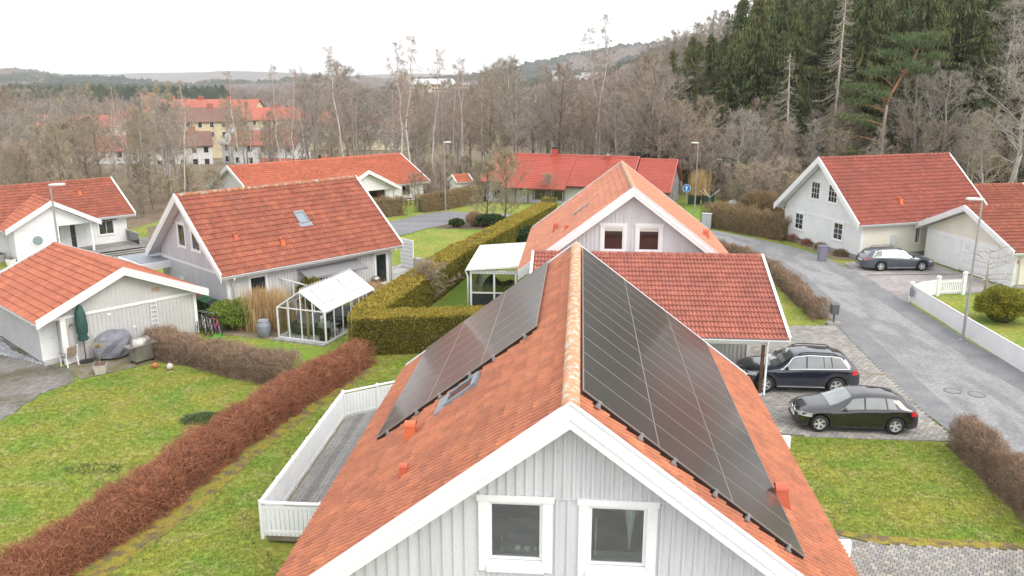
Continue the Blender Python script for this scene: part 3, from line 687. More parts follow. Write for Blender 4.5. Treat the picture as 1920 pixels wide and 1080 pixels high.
sill_item('vase', 'slim grey vase on the left window sill', 'vase', -1.22, [(.03,0),(.045,.04),(.02,.2),(.025,.3)], mat('grey_vase', (.2,.22,.2), rough=.3))
sill_item('paper_lamp', 'pale tapering lamp hanging behind the right window', 'lamp', 1.12, [(.01,-.55),(.05,-.15),(.105,.22),(.09,.36),(.085,.52)], mat('pale_paper', (.55,.58,.56), rough=.7, var=.03), y=og+.45, z=4.86)
sill_item('candlestick', 'thin pale stick standing at the left of the right window', 'candlestick', .50, [(.03,0),(.03,.02),(.01,.05),(.012,.75)], clear_pot, y=og+.30, z=4.28)
bd = thing('white_bed', 'white bed behind the left window', 'bed', A.matrix_basis @ Vector((-1.2, og+1.4, 3.45)), hd(4.664))
MB().box(-1.0, .75, -.5, .5, .25, .55).build('mattress', clear_pot, bd); MB().box(-1.05,.8,-.55,.55,0,.25).build('base', room_m, bd); MB().box(.0,.65,-.3,.3,.55,.68).build('pillow', clear_pot, bd)

# ---------------------------------------------------------------- solar arrays
def panel_mat():
    m = bpy.data.materials.new('solar_cells'); m.use_nodes = True; n = m.node_tree.nodes; l = m.node_tree.links; b = n['Principled BSDF']
    b.inputs['Roughness'].default_value = .30; b.inputs['Specular IOR Level'].default_value = .4; b.inputs['Coat Weight'].default_value = .6; b.inputs['Coat Roughness'].default_value = .13
    t = n.new('ShaderNodeTexCoord'); br = n.new('ShaderNodeTexBrick'); br.offset = 0; br.squash = 1
    br.inputs['Color1'].default_value = (.036,.030,.027,1); br.inputs['Color2'].default_value = (.030,.025,.023,1); br.inputs['Mortar'].default_value = (.008,.007,.007,1)
    br.inputs['Scale'].default_value = 1; br.inputs['Mortar Size'].default_value = .0065; br.inputs['Brick Width'].default_value = .168; br.inputs['Row Height'].default_value = .0845
    l.new(t.outputs['Object'], br.inputs['Vector'])
    wv = n.new('ShaderNodeTexWave'); wv.inputs['Scale'].default_value = 16; wv.bands_direction = 'X'; l.new(t.outputs['Object'], wv.inputs['Vector'])
    mx = n.new('ShaderNodeMix'); mx.data_type = 'RGBA'; mx.blend_type = 'ADD'; mx.inputs[0].default_value = .012; l.new(br.outputs[0], mx.inputs[6]); l.new(wv.outputs['Color'], mx.inputs[7])
    l.new(mx.outputs[2], b.inputs['Base Color']); return m
pv = panel_mat(); pv_glint = mat('panel_frame_glint', (.42,.39,.36), rough=.4, metal=.6, var=.03); pv_black = mat('panel_edge', (.015,.015,.016), rough=.4)  # pale frame colour holds the light caught along the panel edges
PW, PL = 1.03, 1.70
def solar(label, sd, a0, d0, nA, nD):
    root = thing('solar_array', label, 'solar panels', A.location, hd(4.664))
    th = PITA; dn = Vector((sd*cos(th), 0, -sin(th))); nn = Vector((sd*sin(th), 0, cos(th))); u = Vector((0,1,0)); X = u if u.cross(-dn).dot(nn) > 0 else -u
    rows = Matrix((X, -dn, nn)).transposed().to_4x4(); p = Vector((0,0,HRA))+nn*.145
    gl = MB().box(-PW/2+.012, PW/2-.012, -PL/2+.012, PL/2-.012, .0, .004).mesh('cell_glass', pv)
    fb = MB(); e = .011
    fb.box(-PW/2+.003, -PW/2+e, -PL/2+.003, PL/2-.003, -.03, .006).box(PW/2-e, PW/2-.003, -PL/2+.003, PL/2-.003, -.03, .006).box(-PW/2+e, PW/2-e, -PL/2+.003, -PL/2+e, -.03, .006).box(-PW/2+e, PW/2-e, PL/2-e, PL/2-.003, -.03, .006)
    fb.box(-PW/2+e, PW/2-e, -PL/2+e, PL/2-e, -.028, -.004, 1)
    fm = fb.mesh('panel', [pv_glint, pv_black])
    for i in range(nA):
        for j in range(nD):
            c = p + u*(a0+PW*(i+.5)) + dn*(d0+PL*(j+.5))
            o = bpy.data.objects.new('panel', fm); COL.objects.link(o); o.parent = root; o.matrix_basis = Matrix.Translation(c) @ rows
            inst('cell_glass', gl, o)
    for j in range(nD):
        for f in (.22, .78):
            q = Vector((0,0,HRA))+nn*.085+dn*(d0+PL*(j+f))
            MB().bar(q+u*(a0-.10), q+u*(a0+PW*nA+.10), .04, .045, nn).build('mounting_rail', steel, root)
            for a in (a0-.02,):
                MB().obox(q+u*a+nn*.045, u*.03, dn*.035, nn*.03).obox(q+u*(a-.05)-nn*.01, u*.04, dn*.05, nn*.02).build('end_clamp', steel, root)
    q = Vector((0,0,HRA))+nn*.10
    MB().bar(q+u*(a0-.004)+dn*(d0+.02), q+u*(a0-.004)+dn*(d0+PL*nD-.02), .012, .05, nn).build('end_skirt', pv_black, root)
    return root
solar('large solar array of thirty-six panels on the right slope of the orange roof', 1, .80, .16, 12, 3)
solar('smaller solar array of twenty-one panels on the left slope of the orange roof', -1, 6.25, 1.02, 7, 3)

# ---------------------------------------------------------------- deck with white board fence
dk = thing('deck', 'grey timber deck along the left side of the solar house', 'deck', A.location, hd(4.664))
x = -8.45; k = 0
while x < -5.05:
    yb = 15.5 + max(0, (x+8.45))*.76
    MB().box(x, x+.112, 7.42, min(yb, 17.4), .33, .36).build('deck_board', deckwood, dk); x += .12
MB().box(-8.5, -5.0, 7.40, 7.46, .08, .328).box(-8.52, -8.46, 7.46, 15.4, .08, .328).build('skirt_board', wood, dk)
fen = thing('deck_fence', 'white board fence with flat handrail around the grey timber deck', 'fence', A.location, hd(4.664))
def fence_run(root, p, q, z0, z1, nposts, board_w=.115, gap=.012, rail=True, pw=.09, first=True, last=True, m=white, cap=.05):
    p, q = Vector((*p, 0)), Vector((*q, 0)); d = q-p; L = d.length; d.normalize(); ang = atan2(d.y, d.x)
    bm = MB().box(-board_w/2, board_w/2, -.011, .011, z0, z1-.10).mesh('board', m); n = int(L/(board_w+gap))
    for i in range(n):
        c = p + d*((i+.5)*L/n); inst('board', bm, root, c, (0,0,ang))
    pm = MB().box(-pw/2, pw/2, -pw/2, pw/2, z0-.1, z1+.03).lathe([(.02, z1+.03), (.075, z1+.03), (.075, z1+.05), (.02, z1+.09)], 4).mesh('post', m)
    for i in range(nposts):
        if (i == 0 and not first) or (i == nposts-1 and not last): continue
        inst('post', pm, root, p + d*(L*i/(nposts-1)) + Vector((-d.y, d.x, 0))*.0, (0,0,ang))
    if rail:
        up_ = Vector((0,0,1))
        MB().bar(p+up_*(z1), q+up_*(z1), .12, .035).bar(p+up_*(z1-.14), q+up_*(z1-.14), .045, .09).bar(p+up_*(z0+.12), q+up_*(z0+.12), .045, .09).build('rail', m, root)
fence_run(fen, (-8.57, 7.30), (-8.57, 15.55), .30, 1.32, 7)
fence_run(fen, (-8.57, 7.30), (-5.15, 7.30), .30, 1.32, 3, first=False)
fence_run(fen, (-8.57, 15.55), (-5.3, 18.0), .30, 1.32, 4, first=False)
# ================================================================ house behind, with the same gable
LB = 12.5
B = thing('grey_gable_house', 'light grey boarded house with salmon roof and white bargeboards behind the carport', 'house', (5.91, 40.07, 0), hd(4.66))
gable_roof(B, 0, LB, HRA, (HWA-.05, HWA-.1), tile_b, pit=PITA, hi=True, ridge_m=mat('pale_ridge_tiles', (.50,.33,.24), (.42,.24,.16), rough=.85, sc=3, var=.15), barge_h=.36)
wall_body(B, -xw, xw, og, LB-og, 0, HRA, tA, grey_board)
battens(B, 'front', og, -xw+.1, xw-.1, 2.6, lambda x: min(5.60, topA(x)), grey_board, .20, .05, .022, skip=[(-1.7, -.1, 4.1, 5.75), (.07, 1.7, 4.1, 5.75)])
up = MB(); up.add([(-1.95, og-.022, 5.64), (1.95, og-.022, 5.64), (0, og-.022, topA(0)), (-1.95, og, 5.64), (1.95, og, 5.64), (0, og, topA(0))], [(0,1,2),(0,3,4,1),(1,4,5,2),(2,5,3,0)]); up.build('upper_boards', grey_board, B)
battens(B, 'front', og-.022, -1.85, 1.85, 5.62, topA, grey_board, .20, .05, .022)
MB().box(-2.2, 2.2, og-.028, og+.01, 5.56, 5.64).build('trim_board', grey_board, B)
blind = mat('roller_blind', (.55,.52,.48), rough=.8, var=.04)
for xc, w, fl in ((-.905, 1.03, 1), (.845, 1.07, 0)):
    o = window(B, 'front', og, xc, w, 4.30, 5.52, .14, glass=mat('reflecting_glass', (.035,.02,.018), rough=.05, var=0, spec=1.), fw=.075)
    MB().box(-w/2+.08, w/2-.08, -.0125, -.0112, 5.28, 5.44).build('blind', blind, o)
rzB = rzA
roof_vent(B, rzB, -4.89*cA, 4.53, -1, .8); roof_vent(B, rzB, -4.11*cA, 2.34, -1, .5); roof_vent(B, rzB, 5.39*cA, 4.79, 1, .8)
th = PITA; dn = Vector((-cA, 0, -sin(th))); nn = Vector((-sin(th), 0, cA)); q = Vector((0, 5.03, HRA))
MB().obox(q+dn*3.1+nn*.10, Vector((0,.05,0)), dn*.55, nn*.04).build('skylight_edge', steel, B)
downpipe(B, -xw-.5, .8, 3.0, (.42,0)); battens(B, 'right', xw, og, LB-og, .2, lambda p: 2.6, grey_board, .2)
# conservatory on its left side
cv = thing('conservatory', 'white glazed conservatory with flat white roof beside the salmon-roofed house', 'conservatory', (5.91, 40.07, 0), hd(4.66))
cx0, cx1, cy0, cy1 = -8.6, -5.15, 4.0, 10.3
MB().add([(cx0-.2,cy0-.2,2.42),(cx1,cy0-.2,2.72),(cx1,cy1+.1,2.72),(cx0-.2,cy1+.1,2.42),(cx0-.2,cy0-.2,2.32),(cx1,cy0-.2,2.60),(cx1,cy1+.1,2.60),(cx0-.2,cy1+.1,2.32)],
         [(0,1,2,3),(7,6,5,4),(0,4,5,1),(1,5,6,2),(2,6,7,3),(3,7,4,0)]).build('roof', mat('white_sheet_roof', (.83,.83,.83), rough=.4, var=.01), cv)
MB().box(cx0, cx1, cy0, cy1, .02, .10).build('floor', stone, cv)
for xx, yy in ((cx0,cy0),(cx0,cy0+3.1),(cx0,cy1),(cx0+1.3,cy0),(cx0+2.5,cy0),(cx1-.1,cy0)): MB().box(xx, xx+.10, yy, yy+.10, .10, 2.33).build('post', white, cv)
MB().box(cx0+.10, cx1, cy0+.02, cy0+.08, .98, 1.06).box(cx0+.02, cx0+.08, cy0+.1, cy1, .98, 1.06).box(cx0, cx1, cy0-.02, cy0+.06, 2.12, 2.30).build('rail', white, cv)
gb = MB()
battens(cv, 'front', cy0-.02, cx0+.1, cx1, 2.13, lambda p: 2.36, grey_board, .18)
for a, c in ((cx0+.1, cx0+1.3), (cx0+1.4, cx0+2.5), (cx0+2.6, cx1-.1)):
    MB().box(a, c, cy0+.045, cy0+.052, 1.06, 2.12).build('pane', clear_glass, cv); MB().box(a, c, cy0+.045, cy0+.055, .12, .98).build('lower_panel', mat('dark_screen', (.025,.028,.035), rough=.4, var=.03), cv)
MB().box(cx0+.045, cx0+.052, cy0+.1, cy0+3.1, 1.06, 2.3).build('pane', clear_glass, cv); MB().box(cx0+.045, cx0+.052, cy0+3.2, cy1, 1.06, 2.3).build('pane', clear_glass, cv)
MB().box(cx0+.03, cx0+.07, cy0+.1, cy1, .12, .98).build('lower_panel', white, cv); MB().box(cx0+1.6, cx0+2.05, cy0-.06, cy0-.03, 2.24, 2.33).build('lamp', white, cv)
downpipe(cv, cx0-.22, cy0-.1, 2.35, (.10, .02))
def wpos(o, x, y, z): return o.matrix_basis @ Vector((x, y, z))
def lounge(name, label, x, y, rz, own=B):
    s = thing(name, label, 'sofa', wpos(own, x, y, .10), hd(4.66)+rz)
    MB().box(-.75,.75,-.4,.4,.12,.40).build('base', black_fabric, s); MB().box(-.75,.75,.28,.42,.40,.95).build('backrest', black_fabric, s)
    for k in (-.37, .37): MB().box(k-.33, k+.33, -.36, .26, .402, .54).build('cushion', mat('pale_cushion', (.6,.58,.54), rough=.9, var=.05), s); MB().box(k-.33, k+.33, .16, .30, .545, .92).build('back_cushion', MATS['pale_cushion'], s)
lounge('lounge_sofa', 'dark outdoor sofa with pale cushions inside the conservatory', cx0+1.7, cy0+2.2, 0)
cvc = thing('covered_parasol', 'black cloth cover over folded furniture in the conservatory', 'cover', wpos(B, cx0+1.1, cy0+1.2, .1)); 
MB().lathe([(.6,0),(.62,.5),(.58,1.1),(.35,1.45),(.02,1.75)], 7).build('cloth', mat('dark_cloth', (.05,.055,.065), rough=.8, var=.2), cvc)
cvd = thing('round_grill', 'round black covered grill inside the conservatory', 'grill', wpos(B, cx0+2.15, cy0+1.1, .1)); MB().lathe([(.3,0),(.3,.1),(.12,.2),(.42,.75),(.46,1.0),(.35,1.3),(.1,1.42)], 12).build('cover', black_fabric, cvd, True)

# ================================================================ carport between the two houses
KP = thing('carport', 'open carport with weathered red tiled roof between the two grey houses', 'carport', (1.02, 38.6, 0), hd(94.66))
LK, HK = 10.65, 4.62; tK = (4.62-2.50)/6.0
roofK, _ = gable_roof(KP, 0, LK, HK, (6.0, 1.55), tile_car, pit=math.atan(tK), ind=300, key=lambda a, d, sd: -d*.6-a if a > 3 else 99, tile_sides=(1,), barge_h=.26, ridge_m=tile_car, board=white)
rb = MB(); rb.add([(0,0,HK-.02),(-1.55,0,HK-1.55*tK-.02),(-1.55,LK,HK-1.55*tK-.02),(0,LK,HK-.02)], [(0,1,2,3)]); rb.build('back_slope', tile_car, roofK)
MB().box(-1.0, -.85, .4, 9.7, 0, 3.9).box(-.85, 3.3, .4, .55, 0, 3.3).box(-.85, 3.1, 9.55, 9.7, 0, 3.2).box(3.0, 3.15, .55, 9.55, 0, 3.15).build('wall', palegrey_board, KP)
battens(KP, 'right', 3.15, .6, 9.6, .15, lambda p: 3.1, palegrey_board, .18, .06, .025)
MB().box(3.13, 3.19, 9.58, 9.74, .1, 3.1).build('corner_board', white, KP)
for y in (.35, 4.9, 9.62):
    MB().box(5.80, 5.92, y, y+.12, .05, 2.36).build('post', brown_wood, KP); MB().box(5.75, 5.97, y-.05, y+.17, 0, .12).build('post_foot', white, KP)
MB().box(5.79, 5.93, .2, LK-.3, 2.22, 2.38).box(-.9, 5.7, LK-.9, LK-.78, 2.4, 2.55).build('beam', white, KP)
MB().path([(6.05, 9.82, 2.42), (6.04, 9.82, 2.3), (5.98, 9.82, 2.1), (5.98, 9.82, .15), (6.06, 9.82, .08)], .045, 8).build('downpipe', gutter_m, KP, True)

# ================================================================ left grey house with skylight
LD_, HD_, HWD = 11.75, 6.5, 4.54; tD = tan(radians(39.2))
D = thing('left_grey_house', 'grey gabled house with brick red roof and one skylight behind the greenhouse', 'house', (-18.14, 44.39, 0), hd(44.2))
gable_roof(D, 0, LD_, HD_, (HWD, HWD), tile_c, pit=math.atan(tD), ind=150, key=lambda a, d, sd: (a*.3-d*.5) if sd > 0 else 99, tile_sides=(1,-1), skip=[(1, 6.1, 6.65, 2.3, 3.2)], barge_h=.32, ridge_m=mat('dark_lichen_ridge', (.36,.14,.08), (.36,.33,.27), rough=.9, sc=4, var=.2, thr=(.5,.65)))
od = .6; xd = HWD-od; topD = lambda x: HD_-.25-abs(x)*tD
wall_body(D, -xd, xd, od, LD_-.45, 0, HD_, tD, grey_board)
battens(D, 'front', od, -xd+.1, xd-.1, 2.66, topD, grey_board, .18, .045, .02, skip=[(-1.5, -.4, 3.4, 4.95), (.15, 1.35, 3.4, 4.95)])
battens(D, 'front', od, -xd+.1, xd-.1, .2, lambda x: 2.5, grey_board, .18, .045, .02)
battens(D, 'right', xd, od+.1, LD_-.55, .2, lambda x: 2.35, palegrey_board, .19, .05, .02, skip=[(1.7, 3.0, 1.0, 2.5), (5.2, 8.6, 0, 2.5), (9.9, 11.2, 0, 2.5)])
MB().box(-xd, xd, od-.03, od+.01, 2.52, 2.64).build('trim_board', white, D)
corner_boards(D, ((xd, 1),), ((od, -1), (LD_-.45, 1)), .1, 2.55)
window(D, 'front', od, -.95, .86, 3.50, 4.78, .10, fw=.07); window(D, 'front', od, .74, .95, 3.50, 4.78, .10, fw=.07)
window(D, 'right', xd, 2.35, .95, 1.15, 2.30, .10)
for yy in (6.0, 6.9, 7.8): window(D, 'right', xd, yy, .80, .20, 2.10, .08, sill=False)
window(D, 'right', xd, 10.55, .85, .45, 2.30, .10, fw=.06)
door(D, 'right', xd, 5.15, .8, 2.0, m=white)
skylight(D, HD_, tD, 1, 6.02, 6.68, 2.25, 3.15)
rzD = lambda x: HD_-abs(x)*tD
roof_vent(D, rzD, 3.51*cos(math.atan(tD)), 1.89, 1, .55); roof_vent(D, rzD, 4.36*cos(math.atan(tD)), 4.29, 1, .6, MATS['orange_vent_metal'])
aw = MB(); aw.add([(xd+.02,4.75,2.28),(xd+1.15,4.75,1.96),(xd+1.15,8.75,1.96),(xd+.02,8.75,2.28),(xd+1.15,4.75,1.84),(xd+1.15,8.75,1.84)], [(0,1,2,3),(1,4,5,2)])
aw.build('awning', mat('grey_awning_cloth', (.22,.22,.23), rough=.9, var=.04), D)
MB().bar((xd+.02,3.6,2.02),(xd+1.2,4.6,1.6),.06,.06).bar((xd+1.2,4.6,1.6),(xd+1.3,6.1,1.55),.06,.06).bar((xd+1.3,6.1,1.55),(xd+1.3,6.1,.1),.07,.07).bar((xd+.6,4.1,1.8),(xd+.6,4.1,.1),.06,.06).build('pergola_frame', white, D)
downpipe(D, HWD+.05, .7, 2.6, (-.5, .15)); downpipe(D, HWD+.05, LD_-.55, 2.6, (-.5, 0))
MB().box(xd+.02, xd+.06, 1.1, 1.25, 2.0, 2.06).build('wall_lamp', white, D); MB().box(-1.6, -1.1, od-.08, od-.03, 1.5, 1.7).build('sign_plate', white, D)
# white screen wall and stone posts by the patio
sc_ = thing('screen_wall', 'white lattice screen beside the patio of the skylight house', 'screen', (-6.9, 55.0, 0), hd(44))
MB().box(-1.0, .35, -.04, .04, .1, 2.0).build('panel', white, sc_)
for k in range(6): MB().box(-.95, .3, -.05, -.042, .3+.28*k, .34+.28*k).build('slat', mat('lattice_grey', (.5,.5,.52), var=.02), sc_)
for i, (x, y, h) in enumerate(((-6.3,54.6,.85), (-4.85,52.9,.75))):
    o = thing('stone_pillar', 'short grey stone pillar at the %s corner of the patio' % ('far' if i == 0 else 'near'), 'pillar', (x, y, 0), hd(44)); MB().cbox(-.25,.25,-.25,.25,0,h,.03).build('shaft', stone, o)

# ================================================================ garage, far left
EG = thing('grey_garage', 'low grey boarded garage with red tiled roof at the left edge', 'garage', (-18.0, 37.45, 0), hd(-46.9))
LE, HE, HWE = 8.9, 4.05, 3.95; tE = (4.05-2.3)/HWE
gable_roof(EG, 0, LE, HE, (HWE, HWE), tile_e, pit=math.atan(tE), ind=150, key=lambda a, d, sd: a*.4-d*.3, barge_h=.32, hi=True)
xe = HWE-.45; topE = lambda x: HE-.26-abs(x)*tE
wall_body(EG, -xe+.75, xe, .5, LE-.3, 0, HE, tE, palegrey_board); wall_body(EG, -xe, -xe+.75, 1.35, LE-.3, 0, HE, tE, palegrey_board)
MB().box(-xe, -xe+.75, .5, 1.35, 2.16, 2.3).build('porch_soffit', white, EG)
battens(EG, 'front', .5, -xe+.85, xe-.1, .15, lambda x: 2.15, palegrey_board, .19, .05, .022); battens(EG, 'front', .5, -xe+.1, xe-.1, 2.30, topE, palegrey_board, .19, .05, .022)
MB().add([(-xe,.485,2.3),(xe,.485,2.3),(xe,.485,topE(xe)),(0,.485,topE(0)),(-xe,.485,topE(xe)),(-xe,.53,2.3),(xe,.53,2.3)], [(0,1,2,3,4),(0,5,6,1)]).build('gable_board', palegrey_board, EG)
battens(EG, 'left', -xe, 1.4, LE-.4, .15, lambda x: 2.1, palegrey_board, .19, .05, .02)
MB().box(-xe-.02, xe+.03, .45, .49, 2.14, 2.28).build('trim_board', white, EG)
MB().box(-xe+.62, -xe+.85, .42, .56, 0, 2.16).build('corner_post', white, EG); MB().box(xe-.12, xe+.03, .45, .49, .1, 2.14).build('corner_board', white, EG); MB().box(-xe-.03, -xe+.12, 1.31, 1.36, .1, 2.16).build('corner_board', white, EG)
door(EG, 'front', 1.35, -xe+.38, .52, 1.95, m=white, z0=.15)
for (x, f, y) in ((-xe+1.05, 'front', .5), (2.2, 'left', -xe)):
    w_ = MB(); w_.lathe([(.03,2.0),(.09,1.88),(.10,1.87)], 10); w_.bar((0,.06,1.98),(0,0,2.0),.03,.03); o = w_.build('wall_lamp', dark_m, EG)
    if f == 'front': o.location = (x, y-.08, -.12)
    else: o.location = (y-.08, x, -.12)
bulb = bpy.data.materials.new('lamp_glow'); bulb.use_nodes = True; bb = bulb.node_tree.nodes['Principled BSDF']; bb.inputs['Emission Color'].default_value = (1,.7,.35,1); bb.inputs['Emission Strength'].default_value = 4
MB().lathe([(.01,1.72),(.035,1.75),(.01,1.79)], 8).build('lamp_bulb', bulb, EG, loc=(-xe+1.05, .42, 0))
MB().box(1.35,1.75,.47,.50,2.62,2.82).build('rust_patch', mat('rust_stain', (.40,.20,.09), (.5,.42,.36), rough=.9, sc=8), EG)
MB().box(-.8,-.66,.46,.49,1.9,2.0).box(.3,.42,.46,.49,1.05,1.15).box(-1.5,-1.46,.46,.49,.9,1.2).build('wall_fitting', white, EG)
# folded ladder hung on the gable
ld = thing('ladder', 'light folding ladder hanging on the garage gable above the hedge', 'ladder', wpos(EG, 1.35, .42, .9), hd(-46.9))
for x in (-.17,.17): MB().bar((x,0,0),(x*.8,0,1.25),.03,.03).build('stile', white, ld)
for k in range(5): MB().box(-.16,.16,-.02,.02,.15+.22*k,.18+.22*k).build('rung', white, ld)
MB().bar((-.13,0,1.25),(.13,0,1.25),.03,.03).build('top_bar', white, ld)
# doorstep
MB().cbox(-.5,.5,-.45,.45,0,.14,.02).build('doorstep', concrete, label='grey concrete step before the recessed garage door', cat='step', loc=(-21.05,36.15,.02)).rotation_euler = (0,0,hd(-46.9))
# white flat link roof between garage and grey house
lk = thing('link_roof', 'white edged flat roof linking the garage and the grey house', 'roof', (-20.2, 46.0, 0), hd(44.2))
MB().box(-3.2,-.1,-.9,2.6,2.05,2.45).build('fascia', white, lk); MB().box(-3.1,-.2,-.8,2.5,2.45,2.47).build('roof_sheet', lead_m, lk)
for x in (-3.1,-.3): MB().box(x,x+.1,-.8,-.7,0,2.05).build('post', white, lk)
# ================================================================ white bungalow, far left
F = thing('white_bungalow', 'white bungalow with red tiled roof and round porch window at the far left', 'house', (-42.2, 56.7, 0), hd(46.5))
LF, HF, HWF = 14.0, 4.8, 4.5; tF = (4.8-2.5)/HWF
gable_roof(F, 0, LF, HF, (HWF, HWF), tile_c, pit=math.atan(tF), hi=False, barge_h=.28, tile_sides=(1,-1))
xf = HWF-.6
wall_body(F, -xf, xf, .4, LF-.5, 0, HF, tF, white_board); battens(F, 'right', xf, .5, LF-.6, .2, lambda p: 2.2, white_board, .2, .05, .02, skip=[(11.2,12.8,.9,2.2)])
window(F, 'right', xf, 12.0, 1.1, 1.05, 2.1, .09, m=white, grid=(2,1)); MB().box(xf+.02, xf+.16, 11.2, 12.8, 2.1, 2.2).build('awning_box', black_m, F)
roof_vent(F, lambda x: HF-abs(x)*tF, 1.6, 11.1, 1, .6, MATS['orange_vent_metal'])
pf = thing('porch_wing', 'white gabled porch wing with a round window in front of the white bungalow', 'house', (-32.07, 57.44, 0), hd(-43.5))
gable_roof(pf, 0, 4.4, 4.2, (3.05, 3.05), tile_e, pit=math.atan((4.2-2.5)/3.05), hi=False, barge_h=.28, barge=(1,0))
tP = 1.7/3.05
wall_body(pf, -2.5, .35, .5, 4.4, 0, 4.2, tP, white_board)
MB().add([(-2.5,.48,2.4),(2.6,.48,2.4),(2.6,.48,2.45),(0,.48,3.92),(-2.5,.48,2.52),(-2.5,.6,2.4),(2.6,.6,2.4),(2.6,.6,2.45),(0,.6,3.92)], [(0,1,2,3,4),(0,5,6,1),(3,2,7,8)]).build('gable_board', white_board, pf)
battens(pf, 'front', .5, -2.4, .3, .2, lambda x: 2.38, white_board, .2, .05, .015); MB().box(2.45,2.58,.5,.63,0,2.42).build('post', white, pf)
ro = MB(); ro.tube((0,.0,0),(0,-.06,0),.42,.42,24); rw = ro.build('round_window', white, pf, loc=(-1.1,.5,1.55)); MB().tube((0,-.055,0),(0,-.072,0),.33,.33,24).build('pane', mat('pale_glass', (.22,.30,.32), rough=.05, var=0, spec=.9), rw)
MB().box(.4, 2.6, 2.4, 2.5, 0, 2.4).build('back_wall', white_board, pf)
door(pf, 'front', 2.4, .85, .75, 2.0, m=white, z0=.2, panes=[(.0,.35,.07,.3),(.0,.75,.07,.3),(.0,1.15,.07,.3),(.0,1.5,.07,.3)]); door(pf, 'front', 2.4, 1.75, .35, 2.0, m=dglass, z0=.2)
dkF = thing('porch_deck', 'grey wooden steps and terrace before the white bungalow door', 'deck', wpos(pf, 3.6, .4, 0), hd(-43.5))
for k in range(14): MB().box(-3.0+.0*k, 3.2, -.9+.24*k, -.9+.24*k+.22, .30, .34).build('deck_board', deckwood, dkF)
for k in range(3): MB().box(-2.6, 2.2, -1.25-.34*k, -.93-.34*k, .18-.09*k, .22-.09*k).build('step', deckwood, dkF)
# side terrace with glass rail and wooden screen
st = thing('side_terrace', 'raised grey timber terrace with glass rail at the end of the white bungalow', 'deck', (-27.6, 62.5, 0), hd(46.5))
MB().box(-2.5,1.0,-1.2,3.2,.15,.35).build('platform', deckwood, st)
for k in range(10): MB().box(1.0,1.05,-.6+.37*k,-.6+.37*k+.33,.35,1.75).build('screen_board', wood, st)
for k in range(3): MB().box(-2.5+1.6*k,-2.45+1.6*k,-1.2,-1.15,.35,1.3).build('rail_post', steel, st)
MB().box(-2.5,.8,-1.2,-1.16,1.28,1.33).build('handrail', steel, st); MB().box(-2.4,.7,-1.19,-1.175,.42,1.22).build('glass_panel', clear_glass, st)
# planters by its wall
for i, (x, y, h) in enumerate(((-36.0,57.1,.55),(-34.6,55.9,.45))):
    o = thing('planter', 'round %s planter with heather by the white bungalow wall' % ('tall grey' if i == 0 else 'low white'), 'planter', (x, y, 0)); MB().lathe([(.25,0),(.36,h),(.33,h)], 14).build('pot', [white, stone][1-i], o)
    b = MB()
    for k in range(90): a = R.uniform(0,2*pi); r_ = R.uniform(0,.34); b.ribbon([(r_*cos(a),r_*sin(a),h-.02),(r_*1.2*cos(a),r_*1.2*sin(a),h+R.uniform(.08,.24))],.02,.005,R)
    b.build('heather', mat('heather', (.16,.09,.06), (.1,.1,.04), var=.3), o)

# ================================================================ long white house with porch, behind the left house
zG = -1.95
Gh = thing('long_white_house', 'long white single-storey house with orange tiled roof and central porch gable', 'house', (-30.5, 89.1, 0), hd(48))
LG, HG, HWG = 22.3, 3.3, 6.1; tG = (3.3-.45)/HWG
gable_roof(Gh, 0, LG, HG, (HWG, HWG), tile_g, pit=math.atan(tG), hi=False, barge_h=.36)
xg = HWG-.6
wall_body(Gh, -xg, xg, .6, LG-.6, zG, HG, tG, white_board)
window(Gh, 'right', xg, 19.2, 1.2, -1.0, .25, .1, grid=(2,1)); window(Gh, 'right', xg, 3.5, 1.2, -1.0, .25, .1); window(Gh, 'right', xg, 6.5, 1.2, -1.0, .25, .1)
roof_vent(Gh, lambda x: HG-abs(x)*tG, 2.6, 9.4, 1, .8, tile_g); roof_vent(Gh, lambda x: HG-abs(x)*tG, 3.9, 8.1, 1, .5, tile_g)
MB().box(xg+.0,xg+.02,20.9,21.65,zG,.2).build('white_panel', white, Gh)
an = thing('roof_aerial', 'thin television aerial on the ridge of the long white house', 'aerial', wpos(Gh, 0, LG-1.0, HG), 0)
MB().tube((0,0,0),(0,0,3.0),.025,.02,6).build('mast', steel, an); MB().tube((-.9,0,2.8),(.6,.2,2.8),.018,.018,5).build('boom', steel, an)
for k in range(5): MB().tube((-.8+.3*k,-.35,2.8),(-.8+.3*k,.35,2.8),.012,.012,4).build('element', steel, an)
pg = thing('porch_gable', 'white porch gable projecting from the long white house', 'porch', (-15.6, 90.8, 0), hd(-42))
gable_roof(pg, 0, 5.2, 2.6, (4.2, 4.2), tile_g, pit=math.atan(2.15/4.2), hi=False, barge_h=.34, barge=(1,0))
tg2 = 2.15/4.2
MB().add([(-3.7,.58,.35),(3.7,.58,.35),(3.7,.58,.48),(0,.58,2.3),(-3.7,.58,.48),(-3.7,.7,.35),(3.7,.7,.35),(0,.7,2.3)], [(0,1,2,3,4),(0,5,6,1),(3,2,6,7)]).build('gable_board', white_board, pg)
wall_body(pg, -3.7, .2, .6, 5.0, zG, 2.6, tg2, white_board); MB().box(.2, 3.8, 3.4, 3.5, zG, .4).build('back_wall', white_board, pg)
window(pg, 'front', .6, -.9, .9, -1.0, .15, .1); MB().box(1.9,2.9,1.5,3.4,zG,.4).build('timber_panel', brown_wood, pg)
MB().box(3.5,3.64,.6,.74,zG,.4).build('post', white, pg)
for k in range(6): MB().bar((.5+.4*k,.65,zG+.1),(.7+.4*k,.65,zG+.95),.05,.05).build('railing_bar', brown_wood, pg)
MB().box(.3,2.9,.6,.7,zG+.95,zG+1.05).box(.3,2.9,.6,.7,zG+.1,zG+.2).build('railing', brown_wood, pg)
